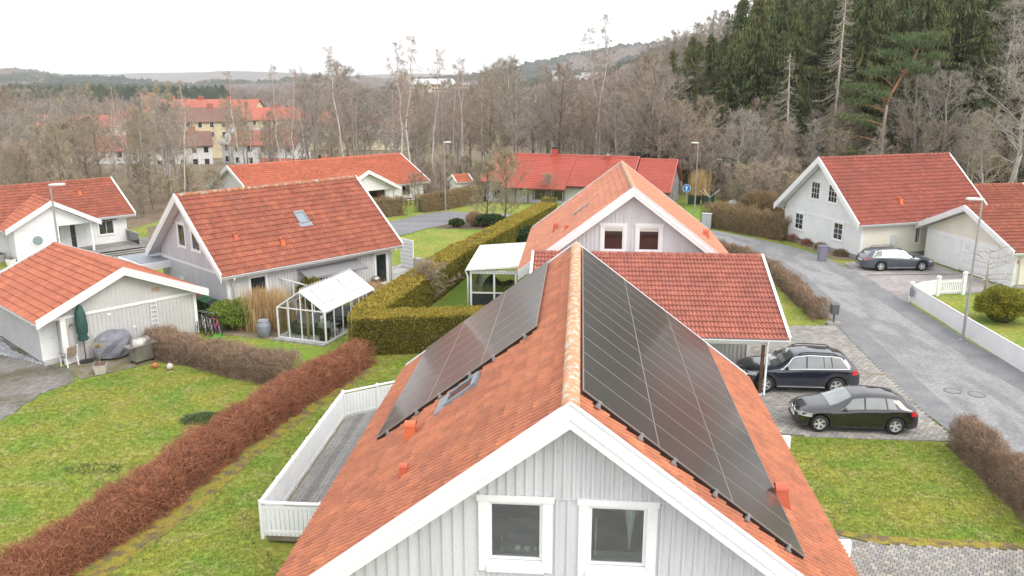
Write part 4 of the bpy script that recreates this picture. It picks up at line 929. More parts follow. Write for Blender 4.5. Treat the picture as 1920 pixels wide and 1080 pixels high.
# garden table and chairs
def seatset(px, py, pz):
    tb = thing('garden_table', 'small dark garden table before the long white house', 'table', (px, py, pz)); MB().lathe([(.5,.70),(.5,.74)], 12).build('tabletop', brown_wood, tb)
    for k in range(4): a = pi/4+k*pi/2; MB().tube((.3*cos(a),.3*sin(a),0),(.3*cos(a),.3*sin(a),.7),.03,.03,5).build('leg', brown_wood, tb)
    for i, (dx, dy, rz, lb) in enumerate(((-1.0,.1,-pi/2,'left'), (1.0,.0,pi/2,'right'))):
        c = thing('garden_chair', 'dark garden chair on the %s of the small table by the long white house' % lb, 'chair', (px+dx, py+dy, pz), rz)
        MB().box(-.25,.25,-.25,.25,.40,.45).build('seat', brown_wood, c); MB().box(-.25,.25,.22,.27,.45,1.0).build('backrest', brown_wood, c)
        for x in (-.22,.22):
            for y in (-.22,.22): MB().box(x-.025,x+.025,y-.025,y+.025,0,.40).build('leg', brown_wood, c)
            MB().box(x-.03,x+.03,-.25,.25,.62,.66).build('armrest', brown_wood, c)
seatset(-11.6, 92.6, T(-11.6, 92.6))
# small red-roofed shed with white gable behind the lamp
sh = thing('garden_shed', 'little shed with red roof and white boards behind the hedge by the lamp post', 'shed', (-7.2, 99.5, 0), hd(60))
zs = T(-7,100); gable_roof(sh, 0, 2.2, zs+2.9, (1.2,1.2), tile_g, pit=radians(30), hi=False, barge_h=.15); wall_body(sh, -1.0, 1.0, .2, 2.0, zs, zs+2.9, tan(radians(30)), white_board)

# ================================================================ red-roofed house in the middle distance
zH = -2.1
Hh = thing('red_roof_house', 'long pale grey house with bright red tiled roof and dark trim', 'house', (-1.93, 101.4, 0), hd(107.7))
LH, HH = 21.8, 3.6; tH = (3.6-.4)/6.4
sg = {1: [(0, 2.7, 5.5), (2.7, 10.2, 6.4), (10.2, 17.4, 5.7)], -1: [(0, 17.4, 5.5)]}
gable_roof(Hh, 0, 17.4, HH, (6.4, 5.5), tile_h, pit=math.atan(tH), hi=False, barge_h=.22, board=mat('red_barge', (.45,.10,.09), rough=.5, var=.05), gut=dark_gutter, segs=sg, tw=.30, tc=.35)
wall_body(Hh, -5.0, 5.0, .5, 17.2, zH, HH, tH, palegrey_board); 
rw_ = thing('red_roof_wing', 'lower right wing of the red-roofed house', 'house', wpos(Hh, 0, 17.5, 0), hd(107.7))
gable_roof(rw_, 0, 4.3, HH-.18, (5.9, 5.5), tile_h, pit=math.atan(tH), hi=False, barge_h=.22, board=MATS['red_barge'], gut=dark_gutter, tw=.30, tc=.35, barge=(0,1))
wall_body(rw_, -5.0, 4.7, 0, 4.0, zH, HH-.18, tH, mat('dark_boards', (.16,.16,.18), (.35,.35,.37), sc=1, var=.1))
for y, w in ((1.9,.9),(7.0,1.5),(9.0,1.5)):
    o = window(Hh, 'right', 5.0, y, w, -.95, .25, .12, m=dark_m, grid=(2,1) if w > 1 else (1,1), fw=.05); MB().box(-w/2+.03, w/2-.03, -.03, -.023, -.93, .22).build('pane_light', dglass, o)
    for s_ in (-1,1): MB().box(s_*(w/2-.07)-.03, s_*(w/2-.07)+.03, -.04, -.031, -.93, .22).build('sash', white, o)
door(Hh, 'right', 5.0, 3.6, .9, 2.0, m=mat('grey_door', (.32,.34,.33), rough=.5), z0=zH+.1, frame_m=dark_m); MB().box(5.0,5.06,2.75,2.95,zH,.3).box(5.0,5.06,5.5,5.62,zH,.3).build('dark_trim', dark_m, Hh)
battens(Hh, 'right', 5.0, .6, 17, zH+.2, lambda p: .3, palegrey_board, .25, .05, .02)
ch = MB(); ch.box(-.35,.35,7.1,7.65,HH-.4,HH+.75); ch.box(-.42,.42,7.0,7.75,HH-.4,HH+.1); ch.build('chimney', mat('red_chimney', (.42,.07,.05), rough=.6), Hh); MB().box(-.4,.4,7.05,7.7,HH+.751,HH+.95).build('chimney_cap', black_m, Hh)
MB().box(.2,.8,13.6,14.2,HH-.5,HH+.15).build('vent_box', MATS['red_chimney'], Hh); MB().box(.25,.75,13.65,14.15,HH+.151,HH+.3).build('vent_cap', steel, Hh)
for i, (dx, dy) in enumerate(((20.6, 93.3), (22.0, 92.6))):
    o = thing('garden_bin', 'dark green bin at the %s by the red-roofed house' % ('wall corner' if i == 0 else 'sign side'), 'bin', (dx, dy, T(dx, dy))); MB().box(-.6,.6,-.4,.4,0,1.5).build('body', mat('deep_green', (.03,.06,.045), rough=.6), o); MB().cbox(-.63,.63,-.43,.43,1.502,1.58,.03).build('lid', black_m, o)

# ================================================================ right white house and garage
I = thing('right_white_house', 'white gabled house with dark red roof and cross-barred windows on the right', 'house', (22.6, 61.6, 0), hd(72.5))
LI, HI, HWI = 12.0, 6.83, 4.95; tI = (6.83-2.7)/HWI
gable_roof(I, 0, LI, HI, (HWI, HWI), tile_i, pit=math.atan(tI), hi=True, ind=120, key=lambda a, d, sd: -d+a*.2 if sd > 0 else 99, barge_h=.34)
xi = HWI-.5; topI = lambda x: HI-.26-abs(x)*tI
wall_body(I, -xi, xi, .75, LI-.4, .35, HI, tI, white_board); MB().box(-xi+.04, xi-.04, .79, LI-.44, 0, .35).build('plinth', stone, I)
battens(I, 'front', .75, -xi+.1, xi-.1, .4, lambda x: 2.38, white_board, .2, .045, .018, skip=[(-2.9,-1.6,.9,2.3),(1.3,2.7,.9,2.3)])
battens(I, 'front', .75, -xi+.1, xi-.1, 2.52, topI, white_board, .2, .045, .018, skip=[(-1.7,-.2,3.4,5.2),(.35,1.85,3.4,5.2)])
MB().box(-xi, xi, .72, .76, 2.40, 2.50).build('trim_board', white, I)
for xc in (-.95, 1.05): window(I, 'front', .75, xc, 1.0, 3.65, 4.95, .12, grid=(3,3), fw=.06)
for xc in (-2.6, 2.0): window(I, 'front', .75, xc, 1.0, 1.05, 2.30, .12, grid=(2,3), fw=.06)
corner_boards(I, ((xi, 1), (-xi, -1)), ((.75, -1),), .35, 2.4)
battens(I, 'right', xi, .85, LI-.5, .4, lambda x: 2.3, cream_sun_board, .2, .045, .015, skip=[(5.9,7.6,0,2.4)]); MB().box(xi-.001, xi+.008, .9, LI-.45, .36, 2.45).build('sun_tint_cladding', cream_sun_board, I)  # white house: the sun's warm tint on this wall is painted in
roof_vent(I, lambda x: HI-abs(x)*tI, 3.55, 4.6, 1, .7, MATS['orange_vent_metal'])
MB().box(xi+.01, xi+.05, 3.3, 3.9, .9, 1.7).build('meter_cabinet', mat('grey_cabinet', (.55,.58,.6), rough=.5), I)
window(I, 'right', xi, 5.6, .45, 1.0, 2.1, .08); do = door(I, 'right', xi, 7.9, .85, 2.0, m=white, z0=.35)
MB().add([(.22*cos(pi*k/8), -.03, 1.95+.22*sin(pi*k/8)) for k in range(9)], [tuple(range(8,-1,-1))]).build('fan_light', dglass, do)
MB().box(xi+.6, xi+.72, 6.2, 6.32, .1, 2.4).box(xi+.0, xi+.72, 6.2, 6.32, 2.4, 2.6).build('porch_post', white, I); MB().box(xi, xi+1.4, 6.4, 9.6, .05, .34).build('porch_step', wood, I)
downpipe(I, -HWI-.05, .6, 2.6, (.45, .2)); MB().box(HWI-.35, HWI+.25, 5.9, 6.25, 2.55, 2.85).build('eave_return', white, I)
IG = thing('double_garage', 'white double garage with red tiled roof beside the right white house', 'garage', (29.55, 53.75, 0), hd(82))
LIG, HIG, HWG2 = 12.0, 4.45, 4.9; tIG = (4.45-2.42)/HWG2
gable_roof(IG, 0, LIG, HIG, (HWG2, HWG2), tile_c, pit=math.atan(tIG), hi=True, barge_h=.32)
xig = 4.35; topIG = lambda x: HIG-.26-abs(x)*tIG
wall_body(IG, -xig, xig, .65, LIG-.4, .25, HIG, tIG, cream_sun_board); MB().box(-xig+.04, xig-.04, .69, LIG-.44, 0, .25).build('plinth', stone, IG)
MB().box(-xig-.02, xig+.02, .60, .645, .1, 2.30).build('white_front', white, IG); battens(IG, 'front', .65, -xig+.1, xig-.1, 2.4, topIG, cream_sun_board, .2, .045, .018)
for xc, w in ((-1.85, 2.35), (1.55, 2.6)): door(IG, 'front', .60, xc, w, 2.0, m=white, z0=.05, ribs=4)
corner_boards(IG, ((xig, 1),), ((.65, -1),), .2, 2.3); downpipe(IG, HWG2+.05, .8, 2.35, (-.5, .1), 0.1)
MB().box(xig+.01, xig+.05, .75, .85, 1.6, 1.8).build('reflector', vent_red, IG)
ipg = MB(); ipg.bar((xig+2.2,3.2,2.15),(xig+1.0,1.2,1.55),.12,.25); ipg.bar((xig+2.2,3.2,2.15),(xig+1.0,5.2,1.55),.12,.25); ipg.bar((xig,3.2,2.3),(xig+2.2,3.2,2.3),.15,.15); ipg.build('porch_gable', white, IG)
rear = thing('rear_wing', 'lower red-roofed rear wing behind the right white house', 'house', (35.5, 66.5, 0), hd(82))
gable_roof(rear, 0, 6, 4.2, (4, 4), tile_c, pit=radians(24), hi=False, barge_h=.25); wall_body(rear, -3.5, 3.5, .4, 5.6, 0, 4.2, tan(radians(24)), white_board)
# ================================================================ greenhouse
gw = thing('greenhouse', 'white framed glass greenhouse with crested ridge beside the thuja hedge', 'greenhouse', (-10.36, 39.1, 0), hd(20.5))
GW, GL, GE, GR = 1.37, 4.75, 1.65, 2.55
def gbar(p, q, w=.05): return MB().bar(p, q, w, w)
for x in (-GW, GW):
    MB().box(x-.04,x+.04,-.04,GL+.04,.02,.14).build('sill_beam', white, gw); gbar((x,0,GE),(x,GL,GE),.07).build('eave_beam', white, gw)
for y in (0, GL): MB().box(-GW,GW,y-.04,y+.04,.02,.14).build('sill_beam', white, gw); gbar((-GW,y,GE),(GW,y,GE),.05).build('tie_beam', white, gw)
gbar((0,0,GR),(0,GL,GR),.08).build('ridge_beam', white, gw)
n = 6
for i in range(n+1):
    y = GL*i/n
    for x in (-GW, GW): gbar((x,y,.1),(x,y,GE),.07 if i in (0,n) else .045).build('stud', white, gw)
    for sx in (-1, 1): gbar((sx*GW,y,GE),(0,y,GR),.06 if i in (0,n) else .04).build('rafter', white, gw)
for y in (0, GL):
    for x in (-.72, 0, .68): gbar((x,y,.1),(x,y,GE+(GR-GE)*(1-abs(x)/GW)),.05).build('stud', white, gw)
for i in range(n):
    y0, y1 = GL*i/n+.02, GL*(i+1)/n-.02
    for sx in (-1, 1):
        MB().add([(sx*GW,y0,.14),(sx*GW,y1,.14),(sx*GW,y1,GE-.03),(sx*GW,y0,GE-.03)],[(0,1,2,3)]).build('pane', gh_glass, gw)
        p0, p1 = Vector((sx*GW, 0, GE)), Vector((0, 0, GR)); up_ = Vector((sx*(GR-GE), 0, GW)).normalized()
        c = (p0+p1)/2 + Vector((0,(y0+y1)/2,0)) + up_*.01
        ha, hb = (p1-p0)*.49, Vector((0,(y1-y0)/2,0)); MB().add([tuple(c-ha-hb),tuple(c+ha-hb),tuple(c+ha+hb),tuple(c-ha+hb)],[(0,1,2,3)]).build('pane', gh_glass, gw)
        if i in (1, 4) and sx == 1:
            v = MB(); c2 = p0*.38+p1*.62+Vector((0,(y0+y1)/2,0))+up_*.10; a = (p1-p0)*.30; bq = Vector((0,.42,0)); tl = up_*.06
            for s1, s2 in ((1,0),(-1,0)): v.bar(c2+a*s1+bq+(-tl if s1>0 else tl), c2+a*s1-bq+(-tl if s1>0 else tl), .04,.04)
            for s2 in (1,-1): v.bar(c2+a+bq*s2-tl, c2-a+bq*s2+tl, .04,.04)
            v.build('roof_hatch', white, gw)
xsn = [-GW, -.72, 0, .68, GW]
for y in (0, GL):
    for a, c in zip(xsn, xsn[1:]):
        MB().add([(a+.02,y,.14),(c-.02,y,.14),(c-.02,y,GE-.02),(a+.02,y,GE-.02)],[(0,1,2,3)]).build('pane', gh_glass, gw)
        za = GE+(GR-GE)*(1-abs(a)/GW); zc = GE+(GR-GE)*(1-abs(c)/GW)
        MB().add([(a+.02,y,GE+.03),(c-.02,y,GE+.03),(c-.02,y,max(GE+.035,zc-.03)),(a+.02,y,max(GE+.035,za-.03))],[(0,1,2,3)]).build('pane', gh_glass, gw)
for k in range(34): y = .05+(GL-.1)*k/33; MB().bar((0,y,GR),(0,y,GR+.16),.03,.02).build('crest_spike', white, gw)
MB().box(-GW,GW,0,GL,.015,.05).build('floor', stone, gw)
for k in range(5): MB().cbox(-GW-.1+.6*k,-GW+.44+.6*k,-.35,-.08,0,.10,.02).build('edging_stone', stone, gw)
def gpos(x, y, z=.05): return gw.matrix_basis @ Vector((x, y, z))
for i, (x, y, rz) in enumerate(((-.55,1.1,.2), (.3,2.9,0))):
    s_ = thing('wicker_sofa', 'dark wicker seat inside the greenhouse, %s one' % ('front' if i == 0 else 'rear'), 'seat', gpos(x, y), hd(20.5)+rz)
    MB().box(-.6,.6,-.4,.4,.1,.42).build('base', black_fabric, s_); MB().add([(-.62,.25,.4),(.62,.25,.4),(.62,.45,.95),(-.62,.45,.95),(-.62,.38,.4),(.62,.38,.4),(.62,.53,.93),(-.62,.53,.93)],[(0,1,2,3),(7,6,5,4),(3,2,6,7),(0,3,7,4),(1,5,6,2)]).build('backrest', dark_m, s_)
    for x2 in (-.64,.56): MB().box(x2,x2+.08,-.4,.4,.42,.62).build('armrest', black_fabric, s_)
tb = thing('greenhouse_table', 'low dark table inside the greenhouse', 'table', gpos(.55,1.5), hd(20.5)); MB().box(-.4,.4,-.5,.5,.40,.44).build('tabletop', dark_m, tb)
for x in (-.36,.36):
    for y in (-.46,.46): MB().box(x-.03,x+.03,y-.03,y+.03,0,.4).build('leg', black_m, tb)
pt = thing('black_tub', 'black plant tub in the front corner of the greenhouse', 'tub', gpos(.98,.45)); MB().lathe([(.24,0),(.32,.55),(.28,.55),(.27,.48)], 14).build('tub', black_fabric, pt)
b = MB()
for k in range(40): a = R.uniform(0,6.28); r_ = R.uniform(.1,.45); b.ribbon([(0,0,.5),(r_*.5*cos(a),r_*.5*sin(a),.5+R.uniform(.2,.4)),(r_*cos(a),r_*sin(a),.5+R.uniform(.2,.6))],.05,.02,R)
b.build('leaves', mat('pale_leaves', (.35,.38,.33), (.2,.25,.15), var=.2), pt)
pl_ = thing('timber_plank', 'upright pine plank standing inside the greenhouse', 'plank', gpos(.12,.35)); MB().box(-.06,.06,-.02,.02,0,1.6).build('plank', mat('pine', (.45,.30,.14), var=.1), pl_)

# ================================================================ garden things on the left
br = thing('water_barrel', 'ribbed grey plastic water barrel left of the greenhouse', 'barrel', (-12.5, 39.95, 0)); MB().lathe([(.26,0),(.30,.05),(.33,.25),(.34,.27),(.34,.31),(.355,.45),(.345,.58),(.345,.62),(.33,.64),(.29,.78),(.27,.82)], 20).build('body', mat('grey_plastic', (.24,.26,.30), (.20,.22,.26), rough=.5, var=.05), br, True); MB().lathe([(.285,.822),(.29,.86),(.20,.88),(.2,.865),(.02,.865)], 18).build('lid', mat('grey_lid', (.28,.30,.34), rough=.5), br, True)
def wheelie(x, y, rz, lab, lid_m):
    o = thing('wheelie_bin', lab, 'bin', (x, y, .02), rz, 'wheelie bins by the grey house')
    b = MB(); b.add([(-.24,-.26,.06),(.24,-.26,.06),(.24,.26,.06),(-.24,.26,.06),(-.29,-.36,1.0),(.29,-.36,1.0),(.29,.34,1.0),(-.29,.34,1.0)], [(0,3,2,1),(4,5,6,7),(0,1,5,4),(1,2,6,5),(2,3,7,6),(3,0,4,7)]); b.box(-.31,.31,-.39,.36,.97,1.02); b.build('body', green_plastic, o)
    l = MB(); l.add([(-.31,-.41,1.025),(.31,-.41,1.025),(.31,.0,1.12),(-.31,.0,1.12),(.31,.40,1.06),(-.31,.40,1.06),(-.31,-.41,1.0),(.31,-.41,1.0)], [(0,1,2,3),(3,2,4,5),(6,7,1,0)]); l.add([(-.31,-.41,1.025),(-.31,0,1.12),(-.31,.4,1.06)],[(0,1,2)]); l.add([(.31,-.41,1.025),(.31,.4,1.06),(.31,0,1.12)],[(0,1,2)]); l.build('lid', lid_m, o)
    MB().tube((-.28,.42,1.03),(.28,.42,1.03),.02,.02,6).build('handle', black_m, o)
    for sx in (-.27,.27): MB().tube((sx-.03,.30,.10),(sx+.03,.30,.10),.10,.10,12).build('wheel', black_m, o)
    return o
green_lid = mat('green_lid', (.04,.16,.07), (.03,.12,.05), rough=.45, var=.1)
wheelie(-16.75, 43.55, hd(44.2), 'green wheelie bin with green lid, leftmost of the three by the grey house', green_lid)
wheelie(-16.25, 43.05, hd(44.2), 'green wheelie bin with green lid, middle of the three by the grey house', green_lid)
wheelie(-15.75, 42.55, hd(44.2), 'green wheelie bin with black lid, nearest the bright green bush', black_m)
o = wheelie(-26.3, 40.9, hd(43), 'dark green bin standing against the garage side at the left edge', mat('deep_lid', (.01,.05,.03), rough=.5)); o['group'] = 'bin at the garage side'
bk = thing('white_bucket', 'small white bucket beside the bin at the left edge', 'bucket', (-25.9, 40.0, .04)); MB().lathe([(.13,0),(.16,.30),(.145,.30),(.12,.03)], 14).build('body', white, bk); MB().path([(-.15,0,.29),(-.1,0,.15),(.1,0,.15),(.15,0,.29)], .006, 4).build('handle', steel, bk)
rb_ = thing('red_toy_box', 'small red tub hanging beside the wheelie bins', 'tub', (-17.3, 44.0, .02)); MB().lathe([(.2,.75),(.26,1.0),(.22,1.05)], 10).build('tub', mat('red_plastic', (.4,.03,.04), rough=.4), rb_); MB().box(-.04,.04,-.04,.04,0,.75).build('stand', dark_m, rb_)
gt = thing('green_tray', 'bright green plastic tray on the ground by the bicycles', 'tray', (-14.75, 39.55, .02)); MB().box(-.25,.25,-.18,.18,0,.04).box(-.25,.25,-.18,-.15,.04,.14).box(-.25,.25,.15,.18,.04,.14).build('tray', mat('lime_plastic', (.08,.5,.05), rough=.4), gt)
# parasol
ps = thing('folded_parasol', 'closed dark green parasol standing against the grey garage', 'parasol', (-19.55, 36.05, .03))
MB().lathe([(.30,0),(.30,.06),(.06,.10)], 14).build('base', black_m, ps); MB().tube((0,0,.05),(0,0,2.75),.03,.025,8).build('pole', brown_wood, ps)
b = MB(); nn_ = 16; prof = [(.17,1.05),(.22,1.12),(.15,1.28),(.20,1.40),(.22,1.8),(.19,2.3),(.10,2.62),(.03,2.75)]
for r_, z in prof:
    for k in range(nn_): q = r_*(1+.18*(k % 2)); b.v.append((q*cos(2*pi*k/nn_), q*sin(2*pi*k/nn_), z))
for i in range(len(prof)-1):
    for k in range(nn_): b.f.append((i*nn_+k, i*nn_+(k+1)%nn_, (i+1)*nn_+(k+1)%nn_, (i+1)*nn_+k)); b.m.append(0)
b.build('canopy', green_fabric, ps, True); MB().lathe([(.03,2.76),(.05,2.80),(.01,2.85)], 8).build('finial', dark_m, ps)
# garden chair
gc = thing('wooden_armchair', 'weathered wooden garden chair with pale frame beside the parasol', 'chair', (-20.05, 35.55, .03), hd(118))
for x in (-.26,.26):
    MB().bar((x,-.22,0),(x,-.20,.62),.05,.03).build('leg', white, gc); MB().bar((x,.26,0),(x,.20,.42),.05,.03).bar((x,.20,.42),(x,.34,.98),.05,.03).build('leg', white, gc); MB().box(x-.035,x+.035,-.26,.26,.62,.65).build('armrest', wood, gc)
for k in range(5): MB().box(-.25,.25,-.24+.09*k,-.17+.09*k,.42,.445).build('seat_slat', wood, gc)
for k in range(5): MB().obox((0,.235+.022*k,.55+.09*k),(.25,0,0),(0,.008,0),(0,0,.04)).build('back_slat', wood, gc)
# grill cover and steel grill
cg = thing('covered_grill', 'round barbecue under a grey cloth cover beside the garage wall', 'covered grill', (-18.55, 36.75, .03), hd(130))
b = MB(); prof = [(.78,.10),(.86,.35),(.88,.75),(.80,1.0),(.55,1.22),(.18,1.28)]; nn_ = 12
for i, (r_, z) in enumerate(prof):
    for k in range(nn_): a = 2*pi*k/nn_; q = r_*(1+.06*sin(5*a+i)+.05*(-1)**(k+i)); b.v.append((q*cos(a), q*sin(a)*.62, z+.03*sin(3*a)))
for i in range(len(prof)-1):
    for k in range(nn_): b.f.append((i*nn_+k, i*nn_+(k+1)%nn_, (i+1)*nn_+(k+1)%nn_, (i+1)*nn_+k)); b.m.append(0)
b.f.append(tuple(range((len(prof)-1)*nn_, len(prof)*nn_))); b.m.append(0)
b.build('cloth', grey_fabric, cg); MB().tube((.6,-.3,.1),(.6,-.36,.1),.09,.09,10).tube((-.5,-.3,.1),(-.5,-.36,.1),.09,.09,10).build('wheel', white, cg)
sg_ = thing('steel_grill', 'stainless steel gas grill with closed lid by the grey hedge', 'grill', (-17.0, 36.1, .03), hd(125))
steel2 = mat('grill_steel', (.5,.47,.43), (.4,.38,.35), rough=.35, metal=.8, sc=3, var=.05)
MB().box(-.42,.42,-.27,.27,.12,.80).build('cabinet', mat('grill_body', (.20,.19,.17), (.28,.27,.24), rough=.45, metal=.5), sg_); MB().box(-.40,-.01,-.29,-.272,.16,.70).build('cabinet_door', steel2, sg_); MB().box(.01,.40,-.29,-.272,.16,.70).build('cabinet_door', steel2, sg_)
MB().box(-.70,.70,-.30,.30,.80,.86).build('worktop', steel2, sg_)
b = MB(); k = 8; vs = [(x, .26*cos(pi*i/k), .86+.30*sin(pi*i/k)) for x in (-.38,.38) for i in range(k+1)]; b.add(vs, [(i,i+1,k+2+i,k+1+i) for i in range(k)]+[tuple(range(k,-1,-1)), tuple(range(k+1,2*k+2))]); b.build('lid', steel2, sg_, True)
MB().tube((-.28,-.27,1.0),(.28,-.27,1.0),.02,.02,6).build('lid_handle', steel, sg_)
for x in (-.38,.38):
    for y in (-.23,.23): MB().tube((x,y,0),(x,y,.12),.04,.04,8).build('caster', black_m, sg_)
# planter with a little tree
tp = thing('potted_olive', 'small bare standard tree in a square stone pot before the grill cover', 'planter', (-18.15, 34.55, .03), .3)
MB().add([(-.2,-.2,0),(.2,-.2,0),(.2,.2,0),(-.2,.2,0),(-.26,-.26,.42),(.26,-.26,.42),(.26,.26,.42),(-.26,.26,.42)],[(0,3,2,1),(4,5,6,7),(0,1,5,4),(1,2,6,5),(2,3,7,6),(3,0,4,7)]).build('pot', mat('pink_stone', (.42,.36,.32), (.5,.46,.42), rough=.9, sc=6), tp)
MB().box(-.23,.23,-.23,.23,.42,.44).build('soil', soil, tp); MB().path([(0,0,.4),(.02,0,.8),(0,.01,1.25)], [.022,.018,.012], 5).build('stem', wood, tp)
b = MB()
for k in range(120): a = R.uniform(0,6.28); e = R.uniform(-.2,1.2); r_ = R.uniform(.12,.38); b.ribbon([(0,0,1.2),(r_*.5*cos(a)*cos(e),r_*.5*sin(a)*cos(e),1.22+r_*.5*sin(e)),(r_*cos(a)*cos(e),r_*sin(a)*cos(e),1.2+r_*sin(e)*.8)],.02,.008,R)
b.build('twigs', mat('dry_twigs', (.36,.28,.15), (.3,.25,.12), var=.2), tp)
for i, (x, y, r_, m_, nm, lb, ct) in enumerate(((-16.05,35.25,.13,mat('terracotta',(.45,.14,.06),rough=.8),'clay_pot','small terracotta pot lying at the lawn edge','pot'),(-15.3,35.05,.15,mat('pale_ball',(.5,.45,.42),rough=.6),'play_ball','pale play ball at the foot of the grey hedge','ball'))):
    o = thing(nm, lb, ct, (x, y, .02)); MB().lathe([(r_*.3,0),(r_*.9,r_*.4),(r_,r_),(r_*.85,r_*1.5),(r_*.3,r_*1.95)], 12).build('body', m_, o, True)
# bicycles
def bicycle(x, y, rz, frame_m, lab, lean=.12):
    o = thing('bicycle', lab, 'bicycle', (x, y, .02), rz, 'bicycles beside the garage'); o.rotation_euler = (lean, 0, rz)
    def wheel(cx):
        w_ = MB(); n_ = 22; R0, r0 = .33, .022
        for i in range(n_):
            for k in range(6): a, c = 2*pi*i/n_, 2*pi*k/6; q = R0+r0*cos(c); w_.v.append((cx+q*cos(a), r0*sin(c), .35+q*sin(a)))
        for i in range(n_):
            for k in range(6): w_.f.append((i*6+k, ((i+1)%n_)*6+k, ((i+1)%n_)*6+(k+1)%6, i*6+(k+1)%6)); w_.m.append(0)
        t = w_.build('wheel', black_m, o, True); sp = MB()
        for i in range(12): a = 2*pi*i/12; sp.bar((cx,0,.35),(cx+.32*cos(a),0,.35+.32*sin(a)),.006,.006)
        sp.build('spokes', steel, t)
    wheel(-.52); wheel(.52)
    fr = MB(); S_, B_, Hh_, R_ = (-.18,0,.78), (-.06,0,.30), (.38,0,.88), (-.52,0,.35)
    for p, q in ((S_,B_),(B_,Hh_),(S_,(.36,0,.80)),(R_,B_),(R_,S_)): fr.tube(p, q, .018, .018, 6)
    fr.build('frame', frame_m, o); MB().tube(Hh_,(.52,0,.35),.016,.016,6).build('fork', frame_m, o)
    MB().tube((.36,0,.86),(.34,0,1.02),.015,.015,6).path([(.22,-.28,1.06),(.34,-.14,1.05),(.34,.14,1.05),(.22,.28,1.06)],.014,6).build('handlebar', steel, o)
    MB().tube(S_,(-.21,0,.92),.014,.014,6).build('seat_post', steel, o); MB().add([(-.34,-.08,.92),(-.34,.08,.92),(-.05,.02,.93),(-.05,-.02,.93),(-.34,-.09,.97),(-.34,.09,.97),(-.05,.025,.965),(-.05,-.025,.965)],[(0,1,2,3),(7,6,5,4),(0,4,5,1),(1,5,6,2),(2,6,7,3),(3,7,4,0)]).build('saddle', black_m, o)
    MB().lathe([(.02,-.02),(.09,-.01),(.09,.01),(.02,.02)], 12).xform(Matrix.Translation((-.06,.03,.30)) @ Matrix.Rotation(pi/2,4,'X')).build('chainring', dark_m, o)
    return o
cols = [mat('bike_white',(.7,.7,.72),rough=.3), mat('bike_silver',(.55,.57,.6),rough=.3,metal=.4), mat('bike_black',(.04,.04,.05),rough=.3), mat('bike_pink',(.6,.12,.3),rough=.3)]
for i, (dx, dy, m_, lb) in enumerate(((-16.25,40.6,cols[2],'black bicycle leaning nearest the garage corner'),(-15.85,40.55,cols[0],'white bicycle second from the garage corner'),(-15.5,40.35,cols[1],'silver bicycle third from the garage corner'),(-15.1,40.2,cols[3],'pink and dark bicycle farthest from the garage corner'))):
    bicycle(dx, dy, radians(118)+.1*i, m_, lb, .15)
# ================================================================ cars
tyre_m = mat('tyre_rubber', (.018,.018,.019), rough=.85, var=.1); rim_m = mat('alloy_rim', (.68,.68,.68), rough=.3, metal=.3, var=.02); chrome = mat('chrome_trim', (.75,.76,.78), rough=.15, metal=.9, var=0)
car_glass = mat('car_glass', (.05,.06,.06), (.13,.15,.15), rough=.03, var=0, spec=1., sc=1.2, coat=.5); red_lens = mat('red_lens', (.55,.02,.02), rough=.2, var=.03, coat=.6); clear_lens = mat('clear_lens', (.55,.57,.58), (.35,.36,.38), rough=.12, sc=9, var=.1, coat=.6)
plate_m = mat('number_plate', (.75,.75,.73), rough=.4, var=.02)
def lerp_tab(tab, x):
    tab = sorted(tab)
    if x <= tab[0][0]: return tab[0][1]
    for (a, u), (b_, v) in zip(tab, tab[1:]):
        if x <= b_: t = (x-a)/(b_-a); return u+(v-u)*t
    return tab[-1][1]
def smooth_tab(tab):
    def f(x): return sum(lerp_tab(tab, x+d)*w for d, w in ((-.10,.2),(-.05,.2),(0,.2),(.05,.2),(.10,.2)))
    return f
